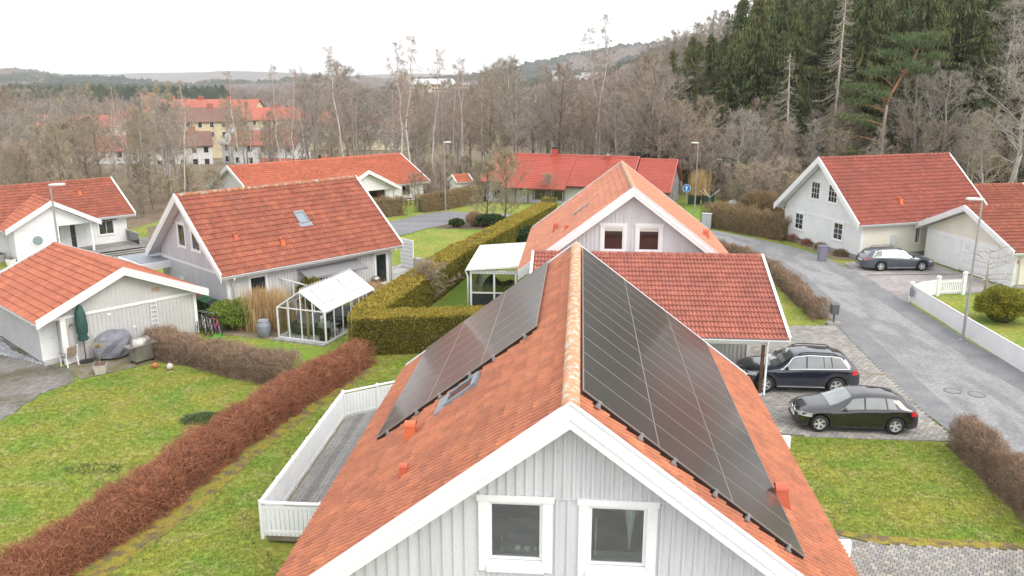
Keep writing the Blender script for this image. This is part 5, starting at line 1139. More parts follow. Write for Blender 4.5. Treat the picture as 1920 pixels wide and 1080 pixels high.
def car(label, loc, rz, paint, top, belt, halfw, roofw, wx, Rw, sill, wins, ws, rear, spokes=5, rails=False, chrome_line=False, front='kidney', side_trim=None, lights=None):
    root = thing('parked_car', label, 'car', loc, rz, 'cars parked on the drives')
    x1 = max(p[0] for p in top); x0 = min(p[0] for p in top); ft, fb, fw, fr = map(smooth_tab, (top, belt, halfw, roofw))
    def zb(x):
        z = sill + .05*sm((abs(x)-1.6)/.6)
        for w_ in (wx, -wx):
            d = abs(x-w_); ra = Rw+.065
            if d < ra: z = max(z, Rw+sqrt(ra*ra-d*d)*1.0)
        return z
    def section(x):
        t, s_, w_, r_ = ft(x), fb(x), fw(x), fr(x); b0 = min(zb(x), s_-.06); e = min(.075, .45*(t-s_)); e = max(e, .004)
        q = [(w_*.95, b0), (w_*.985, b0+(s_-b0)*.25), (w_, b0+(s_-b0)*.55), (w_*.993, b0+(s_-b0)*.8), (w_*.965, s_)]
        p5 = (min(r_, w_*.94), t-e); q += [(q[4][0]*.5+p5[0]*.5, s_*.5+p5[1]*.5), p5, (p5[0]*.86, t-e*.30), (p5[0]*.5, t-e*.05), (0, t)]
        return q
    n_ = int((x1-x0)/.045); xs_ = [x0+(x1-x0)*i/n_ for i in range(n_+1)]; b = MB(); K = 19
    for x in xs_:
        q = section(x); row = [(x, y, z) for y, z in q] + [(x, -y, z) for y, z in q[-2::-1]]; b.v += row
    for i in range(n_):
        for k in range(K-1): b.f.append((i*K+k, i*K+k+1, (i+1)*K+k+1, (i+1)*K+k)); b.m.append(0)
    b.f.append(tuple(range(K))[::-1]); b.m.append(0); b.f.append(tuple(range(n_*K, n_*K+K))); b.m.append(0)
    b.f = [f[::-1] for f in b.f]
    body = b.build('body', paint, root, True)
    MB().box(x0+.12, x1-.12, -.62, .62, .18, .62).build('underbody', black_m, root)
    def side(x, v, sy, off=.006):
        q = section(x); (ya, za), (yb, zb_) = q[4], q[6]; y = ya+(yb-ya)*v; z = za+(zb_-za)*v
        nl = sqrt((zb_-za)**2+(ya-yb)**2)+1e-6
        return (x, sy*(y+off*(zb_-za)/nl), z+off*(ya-yb)/nl)
    def patch(name, m, sy, xb0, xb1, xt0, xt1, v0=.08, v1=.93, off=.006, par=None, n1=8, n2=3):
        p = MB()
        for j in range(n2+1):
            v = v0+(v1-v0)*j/n2; a = xb0+(xt0-xb0)*j/n2; c = xb1+(xt1-xb1)*j/n2
            for i in range(n1+1): p.v.append(side(a+(c-a)*i/n1, v, sy, off))
        for j in range(n2):
            for i in range(n1): f = (j*(n1+1)+i, j*(n1+1)+i+1, (j+1)*(n1+1)+i+1, (j+1)*(n1+1)+i); p.f.append(f if sy < 0 else f[::-1]); p.m.append(0)
        return p.build(name, m, par or root, True)
    for sy in (1, -1):
        a, c = wins[0], wins[-1]
        if chrome_line: patch('window_trim', chrome, sy, a[0]+.10, c[1]-.07, a[2]+.06, c[3]-.05, .0, 1.0, .002, n1=20)
        patch('window_surround', black_m, sy, a[0]+.03, c[1]-.02, a[2]+.02, c[3]-.02, .05, .95, .004, n1=20)
        for w_ in wins: patch('side_window', car_glass, sy, w_[0], w_[1], w_[2], w_[3])
    def top_pt(x, s_, off=.008):
        q = section(x); y = s_*q[6][0]; ay = abs(y); pts = q[6:]; z = pts[-1][1]
        for (ya, za), (yb, zb_) in zip(pts, pts[1:]):
            if yb <= ay <= ya: z = zb_+(za-zb_)*(ay-yb)/(ya-yb+1e-9); break
        return (x+off*.5, y, z+off)
    def screen(name, xa, xb, sa, sb_):
        p = MB(); n1, n2 = 10, 6
        for i in range(n1+1):
            x = xa+(xb-xa)*i/n1; s_ = sa+(sb_-sa)*i/n1
            for j in range(n2+1): p.v.append(top_pt(x, s_*(-1+2*j/n2)))
        for i in range(n1):
            for j in range(n2): f = (i*(n2+1)+j, i*(n2+1)+j+1, (i+1)*(n2+1)+j+1, (i+1)*(n2+1)+j); p.f.append(f); p.m.append(0)
        return p.build(name, car_glass, root, True)
    screen('windscreen', ws[0], ws[1], .90, .90); screen('rear_window', rear[0], rear[1], .85, .80)
    # seams, handles, mirrors
    for sy in (1, -1):
        for xs0 in (wins[0][1]+.03, wins[1][1]+.02):
            sm_ = MB()
            for z in (.40, .62, .84):
                q = section(xs0); pass
            q = section(xs0); sm_.add([(xs0+dx, sy*(y+.002), z) for dx in (0,.008) for y, z in q[1:5]], [(i, i+1, 4+i+1, 4+i) if sy > 0 else (i, 4+i, 4+i+1, i+1) for i in range(3)]); sm_.build('door_seam', black_m, root)
        for xh in (wins[0][1]+.18, wins[1][1]+.20 if len(wins) > 1 else 0):
            q = section(xh); MB().box(xh-.10, xh+.10, sy*(q[3][0]+.018)-.012, sy*(q[3][0]+.018)+.012, q[3][1]+.0, q[3][1]+.03).build('door_handle', paint, root)
        xm = wins[0][0]-.05 if wins[0][0] > wins[0][2] else wins[0][0]; q = section(xm)
        MB().lathe([(.02,-.07),(.07,-.05),(.085,.0),(.07,.05),(.02,.07)], 10).xform(Matrix.Translation((xm-.10, sy*(q[4][0]+.13), q[4][1]+.10)) @ Matrix.Diagonal((.75,1.5,1,1))).build('wing_mirror', paint if not chrome_line else black_m, root, True)
    # wheels
    ty = MB().lathe([(Rw*.66,-.10),(Rw*.93,-.105),(Rw,-.07),(Rw,.07),(Rw*.93,.105),(Rw*.66,.10)], 28, cap=False); rm = MB(); rr = Rw*.66
    tym = ty.xform(Matrix.Rotation(pi/2,4,'X')).mesh('tyre', tyre_m, True)
    rm.lathe([(rr,-.09),(rr,.085),(rr*.93,.095),(rr*.90,.06),(rr*.90,-.08)], 28, cap=False); rm.lathe([(.01,.06),(.055,.055),(.06,.02)], 12)
    for k in range(spokes):
        for da in (-.16,.16):
            a = 2*pi*k/spokes; p = Vector((.04*cos(a+da*.5), .04*sin(a+da*.5), .05)); q = Vector((rr*.93*cos(a+da), rr*.93*sin(a+da), .07)); rm.bar(p, q, .028, .03, (0,0,1))
    rmm = rm.xform(Matrix.Rotation(pi/2,4,'X')).mesh('rim', rim_m, False)
    dk_ = MB().lathe([(.01,.0),(rr*.9,.0),(rr*.9,.01),(.01,.01)], 20).xform(Matrix.Rotation(pi/2,4,'X')).mesh('brake', dark_m)
    for x in (wx, -wx):
        for sy in (1, -1):
            y = sy*(fw(x)-.115); o = bpy.data.objects.new('wheel', tym); COL.objects.link(o); o.parent = root; o.location = (x, y, Rw); o.rotation_euler = (0, .4*x, pi if sy > 0 else 0)
            inst('rim', rmm, o); inst('brake', dk_, o)
    # lights, grille, plates
    def corner_light(name, m, xa, xb, za, zb_, sy, off=.012):
        p = MB(); n1 = 8
        for z_ in (za, zb_):
            for i in range(n1+1):
                x = xa+(xb-xa)*i/n1; q = section(x); w_ = None
                for (ya, z0_), (yb, z1_) in zip(q, q[1:]):
                    if z0_ <= z_ <= z1_: w_ = ya+(yb-ya)*(z_-z0_)/(z1_-z0_+1e-9); break
                w_ = q[4][0] if w_ is None else w_
                p.v.append((x+(off if x > 0 else -off)*.5, sy*(w_+off), z_))
        for i in range(n1): f = (i, i+1, n1+2+i, n1+1+i); p.f.append(f if sy < 0 else f[::-1]); p.m.append(0)
        # wrap round the end
        xo = (x1 if xb > 0 else x0)+(.010 if xb > 0 else -.010); wa, wb = p.v[n1], p.v[2*n1+1]
        vs = [(xo, wa[1]*.60, za+.01), wa, wb, (xo, wb[1]*.60, zb_-.02)]; p.add(vs, [(0,1,2,3)] if (sy > 0) == (xb > 0) else [(3,2,1,0)])
        return p.build(name, m, root)
    L_ = lights
    for sy in (1, -1):
        corner_light('headlight', clear_lens, L_[0], x1-.06, L_[1], L_[2], sy); corner_light('tail_light', red_lens, L_[3], x0+.10, L_[4], L_[5], sy)
    MB().box(x1+.004, x1+.02, -.26, .26, .40, .51).build('number_plate', plate_m, root); MB().box(x0-.02, x0-.004, -.26, .26, .62, .73).build('number_plate', plate_m, root)
    if front == 'kidney':
        for sy in (1, -1):
            g_ = MB(); pts = [(x1+.012, sy*(.17+.14*cos(a)), .62+.085*sin(a)) for a in [2*pi*i/14 for i in range(15)]]; g_.path(pts, .016, 6); g_.build('grille_ring', chrome, root, True)
            MB().add([(x1+.008, sy*(.17+.13*cos(a)), .62+.08*sin(a)) for a in [2*pi*i/14 for i in range(14)]], [tuple(range(14))]).build('grille', black_m, root)
        MB().tube((x1-.06,0,ft(x1-.06)+.0),(x1-.05,0,ft(x1-.06)+.012),.042,.042,14).build('badge', mat('badge_blue', (.5,.55,.62), (.05,.15,.4), sc=25, var=0, rough=.2), root)
    else: MB().box(x1+.002, x1+.014, -.45, .45, .60, .68).build('grille', chrome, root)
    MB().box(x1-.03, x1+.006, -.62, .62, .24, .36).build('air_intake', black_m, root)
    if rails:
        for sy in (1, -1):
            xs2 = [wins[0][2]-.2+(wins[-1][3]+.1-wins[0][2]+.2)*i/10 for i in range(11)]; pts = [(x, sy*(fr(x)-.06), ft(x)-.02+.055*(0 if i in (0,10) else 1)) for i, x in enumerate(xs2)]
            MB().path(pts, .02, 6).build('roof_rail', chrome if rails == 'chrome' else black_m, root, True)
    if side_trim:
        for sy in (1, -1): MB().box(-wx+Rw+.12, wx-Rw-.12, sy*(fw(0)*.985)-.012, sy*(fw(0)*.985)+.014, sill+.03, sill+.07).build('sill_trim', side_trim, root)
    MB().box(x0+.30, x0+.55, -fr(x0+.5)*.85, fr(x0+.5)*.85, ft(x0+.42)-.0, ft(x0+.42)+.02).build('roof_spoiler', paint, root) if False else None
    return root
paint_black = mat('black_car_paint', (.010,.010,.012), rough=.35, var=0, spec=.15, coat=1.); paint_navy = mat('dark_blue_car_paint', (.012,.016,.03), rough=.35, var=0, spec=.15, coat=1.); paint_slate = mat('slate_car_paint', (.055,.07,.10), rough=.28, metal=.35, var=0, spec=.6, coat=1.)
car('black hatchback parked nearest the lawn on the block-paved drive', (12.72, 28.98, .045), radians(175.1), paint_black,
    [(2.13,.60),(2.06,.72),(1.7,.88),(1.05,.98),(.72,1.08),(.18,1.36),(-.4,1.43),(-1.10,1.40),(-1.50,1.33),(-1.80,1.14),(-2.06,.97),(-2.14,.93),(-2.17,.62)],
    [(2.13,.57),(2.0,.68),(1.0,.86),(0,.91),(-1.2,.95),(-1.85,.95),(-2.12,.90),(-2.17,.58)],
    [(2.13,.58),(2.05,.70),(1.8,.82),(1.2,.88),(-1.2,.88),(-1.8,.85),(-2.08,.76),(-2.17,.66)],
    [(2.13,.5),(1.8,.70),(1.05,.76),(.7,.70),(.18,.60),(-1.2,.58),(-1.62,.60),(-2.17,.62)], 1.345, .325, .19,
    [(.66,-.18,.20,-.20),(-.24,-.98,-.26,-.95),(-1.03,-1.36,-1.0,-1.18)], (.98,.22), (-1.72,-2.02), 5, front='kidney', lights=(1.62,.60,.73,-1.86,.72,.90))
car('dark blue estate-height SUV with bright window trim parked half under the carport', (11.95, 32.95, .045), radians(175.5), paint_navy,
    [(2.33,.78),(2.25,.92),(1.8,1.06),(1.15,1.12),(.85,1.22),(.28,1.60),(-.3,1.68),(-1.3,1.64),(-1.85,1.54),(-2.18,1.18),(-2.32,1.09),(-2.37,.74)],
    [(2.33,.72),(2.15,.88),(1.1,1.02),(0,1.07),(-1.3,1.10),(-2.0,1.11),(-2.31,1.05),(-2.37,.68)],
    [(2.33,.66),(2.22,.78),(1.9,.90),(1.3,.945),(-1.3,.945),(-1.95,.91),(-2.25,.82),(-2.37,.72)],
    [(2.33,.6),(2.0,.78),(1.15,.82),(.8,.76),(.28,.66),(-1.4,.64),(-1.85,.66),(-2.37,.68)], 1.432, .365, .27,
    [(.78,-.16,.32,-.18),(-.22,-.88,-.24,-.86),(-.91,-1.2,-.89,-1.15),(-1.24,-1.85,-1.2,-1.55)], (1.08,.32), (-1.90,-2.16), 5, rails=True, chrome_line=True, front='kidney', side_trim=chrome, lights=(1.80,.76,.90,-2.02,.86,1.05))
car('slate blue estate car parked in front of the right white house', (26.04, 54.98, .045), radians(2), paint_slate,
    [(2.32,.58),(2.25,.72),(1.8,.88),(1.15,.97),(.85,1.06),(.15,1.40),(-.4,1.475),(-1.4,1.45),(-1.95,1.36),(-2.27,1.02),(-2.40,.94),(-2.45,.62)],
    [(2.32,.55),(2.15,.68),(1.1,.86),(0,.92),(-1.3,.96),(-2.1,.96),(-2.39,.90),(-2.45,.58)],
    [(2.32,.62),(2.22,.74),(1.9,.86),(1.3,.915),(-1.3,.915),(-2.0,.88),(-2.3,.80),(-2.45,.70)],
    [(2.32,.56),(2.0,.74),(1.15,.80),(.8,.74),(.15,.62),(-1.5,.60),(-1.95,.62),(-2.45,.66)], 1.395, .33, .19,
    [(.80,-.16,.22,-.18),(-.22,-1.02,-.24,-1.00),(-1.06,-1.95,-1.04,-1.68)], (1.08,.20), (-2.00,-2.26), 5, rails=True, chrome_line=True, front='bar', side_trim=chrome, lights=(1.85,.60,.72,-2.18,.76,.90))

# ================================================================ street furniture
lamp_head = mat('lamp_head', (.62,.62,.60), (.5,.5,.48), rough=.4, var=.03)
def street_lamp(x, y, rz, lab, h=7.0):
    o = thing('street_lamp', lab, 'street lamp', (x, y, T(x, y)+.03), rz, 'street lamps')
    MB().lathe([(.16,0),(.16,.05),(.10,.06)], 12).build('base', steel, o); MB().tube((0,0,.05),(0,0,2.2),.075,.07,10).tube((0,0,2.2),(0,0,h),.055,.045,10).build('pole', steel, o)
    b = MB(); prof = [(-.08,.05,.06),(.05,.09,.08),(.35,.13,.10),(.62,.12,.09),(.74,.07,.05)]; n_ = 10
    for (xx, w_, hh) in prof:
        for k in range(n_): a = 2*pi*k/n_; b.v.append((xx, w_*cos(a), h+.02+hh*max(sin(a), -.55)+.02*xx))
    for i in range(len(prof)-1):
        for k in range(n_): b.f.append((i*n_+k, i*n_+(k+1)%n_, (i+1)*n_+(k+1)%n_, (i+1)*n_+k)); b.m.append(0)
    b.f += [tuple(range(n_-1,-1,-1)), tuple(range((len(prof)-1)*n_, len(prof)*n_))]; b.m += [0,0]
    hd_ = b.build('lamp_head', lamp_head, o, True); MB().add([(.12,-.09,h-.035),(.6,-.08,h-.03),(.6,.08,h-.03),(.12,.09,h-.035)], [(3,2,1,0)]).build('lens', mat('lamp_lens', (.7,.7,.65), rough=.3), hd_)
    return o
street_lamp(22.35, 39.2, radians(172), 'tall grey street lamp by the white board fence on the right')
street_lamp(18.75, 84.5, radians(175), 'grey street lamp by the brown bushes behind the salmon roof', 7.0)
street_lamp(-7.0, 86.6, radians(20), 'thin grey street lamp at the bend by the long white house', 7.0)
street_lamp(-24.8, 44.5, radians(20), 'thin grey street lamp rising behind the red garage roof')
street_lamp(25.5, 101.5, radians(165), 'small distant street lamp before the dark woods', 4.6)
pst = thing('mailbox', 'dark grey mailbox on a post at the end of the roadside hedge', 'mailbox', (16.95, 41.9, .03), hd(4)); MB().box(-.04,.04,-.04,.04,0,.62).build('post', dark_m, pst); b = MB(); b.box(-.17,.17,-.2,.2,.60,1.12); b.add([(-.19,-.22,1.12),(.19,-.22,1.12),(.19,.22,1.18),(-.19,.22,1.18),(-.19,.22,1.12),(.19,.22,1.12)], [(0,1,2,3),(5,4,3,2),(0,3,4),(1,5,2)]); b.build('box', dark_m, pst); MB().box(-.35,.35,-.25,.25,0,.14).build('base_stone', stone, pst)
bn = thing('litter_bin', 'grey violet plastic bin standing at the kerb before the white house', 'bin', (21.95, 57.4, .04)); b = MB(); b.add([(-.24,-.24,0),(.24,-.24,0),(.24,.24,0),(-.24,.24,0),(-.29,-.29,1.0),(.29,-.29,1.0),(.29,.29,1.0),(-.29,.29,1.0)],[(0,3,2,1),(4,5,6,7),(0,1,5,4),(1,2,6,5),(2,3,7,6),(3,0,4,7)]); b.build('body', mat('violet_grey', (.20,.19,.25), rough=.6, var=.05), bn); MB().cbox(-.31,.31,-.31,.31,1.002,1.10,.04).build('lid', mat('violet_lid', (.16,.15,.20), rough=.6), bn)
cb = thing('utility_cabinet', 'grey metal utility cabinet beside the salmon roof corner', 'cabinet', (17.1, 72.0, T(17.1,72)), hd(20)); MB().box(-.40,.40,-.22,.22,0,1.25).build('body', mat('cabinet_grey', (.42,.46,.48), rough=.5), cb); MB().cbox(-.43,.43,-.25,.25,1.252,1.32,.02).build('lid', MATS['cabinet_grey'], cb); MB().box(.005,.015,-.225,-.221,.08,1.18).build('door_seam', dark_m, cb)
# blue round road sign with white arrow pair
sgn = thing('road_sign', 'round blue road sign with white arrow in front of the red-roofed house', 'road sign', (18.35, 87.0, T(18.35,87)), hd(10))
MB().tube((0,0,0),(0,0,2.6),.03,.03,8).build('post', steel, sgn); sb = mat('sign_blue', (.01,.17,.50), rough=.4, var=0)
d_ = MB().lathe([(.01,0),(.42,0),(.42,.02),(.01,.02)], 24).xform(Matrix.Translation((0,-.05,2.3)) @ Matrix.Rotation(pi/2,4,'X')).build('disc', sb, sgn)
MB().box(-.045,.045,-.08,-.075,2.08,2.40).add([(-.13,-.078,2.36),(.13,-.078,2.36),(0,-.078,2.54)], [(0,1,2)]).build('arrow', white, d_); MB().lathe([(.395,.021),(.42,.021),(.42,.024),(.395,.024)], 24, cap=False).xform(Matrix.Translation((0,-.05,2.3)) @ Matrix.Rotation(pi/2,4,'X')).build('rim', white, d_)
wl = thing('washing_line', 'white T-shaped washing line frame on the lawn behind the lamp', 'washing line', (21.2, 88.5, T(21.2,88.5))); MB().tube((0,0,0),(0,0,1.6),.03,.03,6).build('pole', steel, wl)
for k in range(4): a = k*pi/2+.4; MB().tube((0,0,1.2),(1.3*cos(a),1.3*sin(a),2.0),.02,.02,5).build('arm', white, wl)
for i, (x, y, s_) in enumerate(((24.6,91.5,.5),(25.4,91.3,.45))):
    o = thing('boulder', 'pale boulder on the grass before the woods, %s of two' % ('left' if i == 0 else 'right'), 'boulder', (x, y, T(x,y))); b = MB().lathe([(.5*s_,0),(1.1*s_,.2*s_),(1.2*s_,.7*s_),(.8*s_,1.2*s_),(.2*s_,1.4*s_)], 9); b.v = [(p[0]*R.uniform(.85,1.1), p[1]*R.uniform(.85,1.1), p[2]) for p in b.v]; b.build('stone', mat('pale_stone', (.5,.5,.5), var=.1), o)
# white roadside fence on the right
wf = thing('board_fence', 'long white solid board fence along the right side of the road', 'fence')
pts_f = [(22.62,22.0),(22.62,34.6),(22.8,39.9),(23.15,46.5)]
for a, c in zip(pts_f, pts_f[1:]):
    p, q = Vector((*a, 0)), Vector((*c, 0)); d = (q-p); L_ = d.length; d.normalize(); ang = atan2(d.y, d.x); n_ = int(L_/.145)
    bm_ = MB().box(-.07,.07,-.012,.012,.06,1.02).mesh('board', white)
    for i in range(n_): c_ = p+d*((i+.5)*L_/n_); inst('board', bm_, wf, c_, (0,0,ang))
    MB().bar(p+Vector((0,0,1.03)), q+Vector((0,0,1.03)), .07, .03).build('cap_rail', white, wf)
    nv = max(1, int(L_/2)); pm_ = MB().box(-.045,.045,-.07,.0,0,1.0).mesh('post', white)
    for i in range(nv): inst('post', pm_, wf, p+d*(i*L_/nv)+Vector((d.y,-d.x,0))*.06, (0,0,ang))
pk = thing('picket_fence', 'curved white picket fence with round gate post at the white house drive', 'fence')
for a, c in zip([(23.15,46.5),(24.2,47.4),(25.4,47.9)], [(24.2,47.4),(25.4,47.9),(27.0,48.2)]):
    p, q = Vector((*a, 0)), Vector((*c, 0)); d = q-p; L_ = d.length; d.normalize(); ang = atan2(d.y, d.x); n_ = max(3, int(L_/.125)); solid = a[0] < 25
    bm_ = MB().box(-.055 if solid else -.03, .055 if solid else .03, -.012, .012, .08, .98 if not solid else 1.0).mesh('picket', white)
    for i in range(n_): inst('picket', bm_, pk, p+d*((i+.5)*L_/n_), (0,0,ang))
    MB().bar(p+Vector((0,0,.85)), q+Vector((0,0,.85)), .04, .08).bar(p+Vector((0,0,.25)), q+Vector((0,0,.25)), .04, .08).build('rail', white, pk)
for x, y in ((23.15,46.5),(25.4,47.9),(27.1,48.2)): MB().box(x-.09,x+.09,y-.09,y+.09,0,1.12 if x < 26 else 1.3).lathe([(.03,1.30),(.15,1.30),(.15,1.36),(.05,1.42)], 12, (x,y,0) if x > 26 else (x,y,-.18)).build('gate_post', white, pk)
MB().box(22.98,23.06,46.1,46.35,.45,.95).build('letter_box', label='small grey letter box hung on the white fence end', cat='letter box', mats=dark_m) if False else None
lb_ = thing('letter_box', 'small grey letter box hung on the end of the white fence', 'letter box', (23.02, 46.1, 0)); MB().box(-.10,-.02,-.14,.14,.45,.95).build('box', lead_m, lb_); MB().path([(-.06,-.10,.95),(-.06,-.06,1.08),(-.06,.06,1.08),(-.06,.10,.95)], .015, 5).build('bracket', dark_m, lb_)

for m_ in (paint_black, paint_navy, paint_slate, car_glass):
    n_ = m_.node_tree.nodes['Principled BSDF']; n_.inputs['Coat IOR'].default_value = 1.8; n_.inputs['Coat Weight'].default_value = 1.; n_.inputs['Coat Roughness'].default_value = .03
# ================================================================ hedges and garden plants
red_twig = mat('reddish_twigs', (.26,.088,.052), (.35,.14,.08), rough=.9, sc=1.2, var=.2, isl=.35, islhue=(.40,.23,.14), spec=.2)
grey_twig = mat('grey_brown_twigs', (.33,.255,.175), (.24,.185,.14), rough=.9, sc=1.2, var=.2, isl=.35, islhue=(.33,.17,.12), spec=.2)
olive_twig = mat('olive_brown_twigs', (.30,.235,.12), (.24,.18,.10), rough=.9, sc=.8, var=.2, isl=.3, islhue=(.26,.15,.09), spec=.2)
tan_twig = mat('tan_dry_grass', (.55,.39,.20), (.44,.29,.14), rough=.9, sc=2, var=.15, isl=.3, spec=.2)
stem_m = mat('dark_stems', (.10,.07,.055), (.14,.10,.08), rough=.95, sc=3, var=.2)
thuja_leaf = mat('thuja_sprays', (.14,.155,.025), (.20,.185,.03), rough=.8, sc=1.0, var=.2, isl=.35, islhue=(.27,.20,.04), spec=.25, trans=.15)
thuja_tip = mat('thuja_golden_tips', (.47,.36,.07), (.36,.30,.055), rough=.8, sc=1.0, var=.2, isl=.3, islhue=(.20,.16,.03), spec=.25, trans=.15)
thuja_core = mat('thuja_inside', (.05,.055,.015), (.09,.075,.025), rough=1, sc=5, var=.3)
def resample(pts, n):
    seg = [sqrt((b_[0]-a[0])**2+(b_[1]-a[1])**2) for a, b_ in zip(pts, pts[1:])]; L = sum(seg)
    def at(s_):
        s_ = max(0, min(L, s_))
        for (a, b_), l in zip(zip(pts, pts[1:]), seg):
            if s_ <= l or (a, b_) == (pts[-2], pts[-1]):
                t = s_/l; d = ((b_[0]-a[0])/l, (b_[1]-a[1])/l); return (a[0]+(b_[0]-a[0])*t, a[1]+(b_[1]-a[1])*t, d)
            s_ -= l
    return at, L
def hedge_core(root, at, L, w, h, m, name):
    b = MB(); n = max(4, int(L/.5)); prof = [(-.5,.05),(-.5,.75),(-.35,1),(.35,1),(.5,.75),(.5,.05)]
    for i in range(n+1):
        x, y, d = at(.45+(L-.9)*i/n)
        for u, v in prof:
            k = 1+.12*mnoise.noise(Vector((x*1.1+u*3, y*1.1, v*3))); b.v.append((x-d[1]*u*w*k, y+d[0]*u*w*k, T(x,y)+v*h*k))
    for i in range(n):
        for k in range(5): b.f.append((i*6+k, i*6+k+1, (i+1)*6+k+1, (i+1)*6+k)); b.m.append(0)
    b.f += [tuple(range(5,-1,-1)), tuple(range(n*6, n*6+6))]; b.m += [0,0]
    return b.build(name, m, root, True)
def twig_hedge(label, pts, w, h, per_m, m, seed, tw=.02, ln=.36, up=.5, ragged=.2, taper=.85):
    rnd = random.Random(seed); root = thing('hedge', label, 'hedge', (pts[0][0], pts[0][1], 0)); at, L = resample(pts, 0)
    off = Vector((pts[0][0], pts[0][1], 0)); b = MB()
    for _ in range(int(L*per_m)):
        s_ = rnd.uniform(0, L); x, y, d = at(s_); z0 = T(x, y)
        a = rnd.uniform(-.15, pi+.15); rr = rnd.uniform(.55, 1.0)**.5
        k = 1+.20*mnoise.noise(Vector((x*.9+7, y*.9, seed)))+.16*mnoise.noise(Vector((x*2.2, y*2.2+3, seed))) + ragged*mnoise.noise(Vector((x*3.1, y*3.1, seed+a)))
        cx = max(-1, min(1, 1.25*cos(a))); cz = max(.02, min(1, 1.2*sin(a)))
        u = cx*w/2*rr*k*(1-(1-taper)*(1-abs(cz))*.0); v = cz*h*rr*k
        p = Vector((x-d[1]*u, y+d[0]*u, z0+v)) - off
        dirv = Vector((-d[1]*cx*.8+rnd.gauss(0,.6), d[0]*cx*.8+rnd.gauss(0,.6), up+cz*.5+rnd.gauss(0,.5))).normalized()
        l = ln*rnd.uniform(.5,1.2); q = p-dirv*l*.7; q2 = p+dirv*l*.3+Vector((rnd.gauss(0,.05), rnd.gauss(0,.05), rnd.gauss(0,.04)))
        if q.z < z0: q.z = z0+.01
        b.ribbon([q, p, q2], tw, tw*.35, rnd)
    b.build('twigs', m, root)
    st_ = MB()
    for _ in range(int(L*9)):
        s_ = rnd.uniform(0, L); x, y, d = at(s_); u = rnd.gauss(0, w*.16); p = Vector((x-d[1]*u, y+d[0]*u, T(x,y)))-off
        e = p+Vector((rnd.gauss(0,w*.25), rnd.gauss(0,w*.25), h*rnd.uniform(.5,.85))); st_.path([p, (p+e)/2+Vector((rnd.gauss(0,.05),rnd.gauss(0,.05),0)), e], [.018,.012,.006], 4)
    st_.build('stems', stem_m, root)
    at2 = lambda s_: (lambda q: (q[0]-off.x, q[1]-off.y, q[2]))(at(s_))
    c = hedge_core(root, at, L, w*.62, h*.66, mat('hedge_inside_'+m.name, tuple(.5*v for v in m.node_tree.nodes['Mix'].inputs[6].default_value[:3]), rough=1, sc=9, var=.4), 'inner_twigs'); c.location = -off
    return root
twig_hedge('low reddish brown hedge running diagonally across the left lawn', [(-7.0,36.3),(-7.6,34.4),(-8.9,31.2),(-10.2,27),(-11.2,22.7),(-12.5,18.8),(-14,14.5)], 1.75, 1.0, 2900, red_twig, 3, .0115, .36, up=.3)
twig_hedge('grey brown leafless hedge before the garage and bicycles', [(-9.4,33.6),(-11.3,34.3),(-14,35.9),(-16.2,36.9),(-17.2,38.2)], 1.5, 1.15, 2900, grey_twig, 4, .0115, .38, up=.4)
twig_hedge('pale brown leafless hedge between the right lawn and the road', [(16.0,27.3),(15.75,24),(15.55,20.5),(15.4,16)], 1.0, 1.2, 2900, grey_twig, 5, .010, .36)
twig_hedge('narrow brown hedge along the road left of the mailbox', [(16.6,42.6),(16.75,46),(17.1,51),(16.9,55.5),(15.8,59.5),(13.2,63.5),(10,66.5)], .95, 1.0, 650, grey_twig, 6, .022, .34)
twig_hedge('broad olive brown hedge at the road bend behind the salmon roof', [(18.0,74.5),(19.0,71.5),(20.6,68.2),(22.3,65.2)], 2.2, 2.0, 1500, olive_twig, 8, .026, .42)
twig_hedge('clipped brown hedge before the long white house, left piece', [(-14.6,79),(-12.3,81.2),(-11.0,82.8)], 1.6, 1.9, 900, olive_twig, 9, .03, .4, ragged=.08)
twig_hedge('clipped brown hedge running back from the lamp post bend', [(-9.6,84.6),(-7.4,87.6),(-5.8,91.5),(-4.0,97),(-2.6,101)], 1.5, 1.9, 800, olive_twig, 10, .03, .4, ragged=.08)
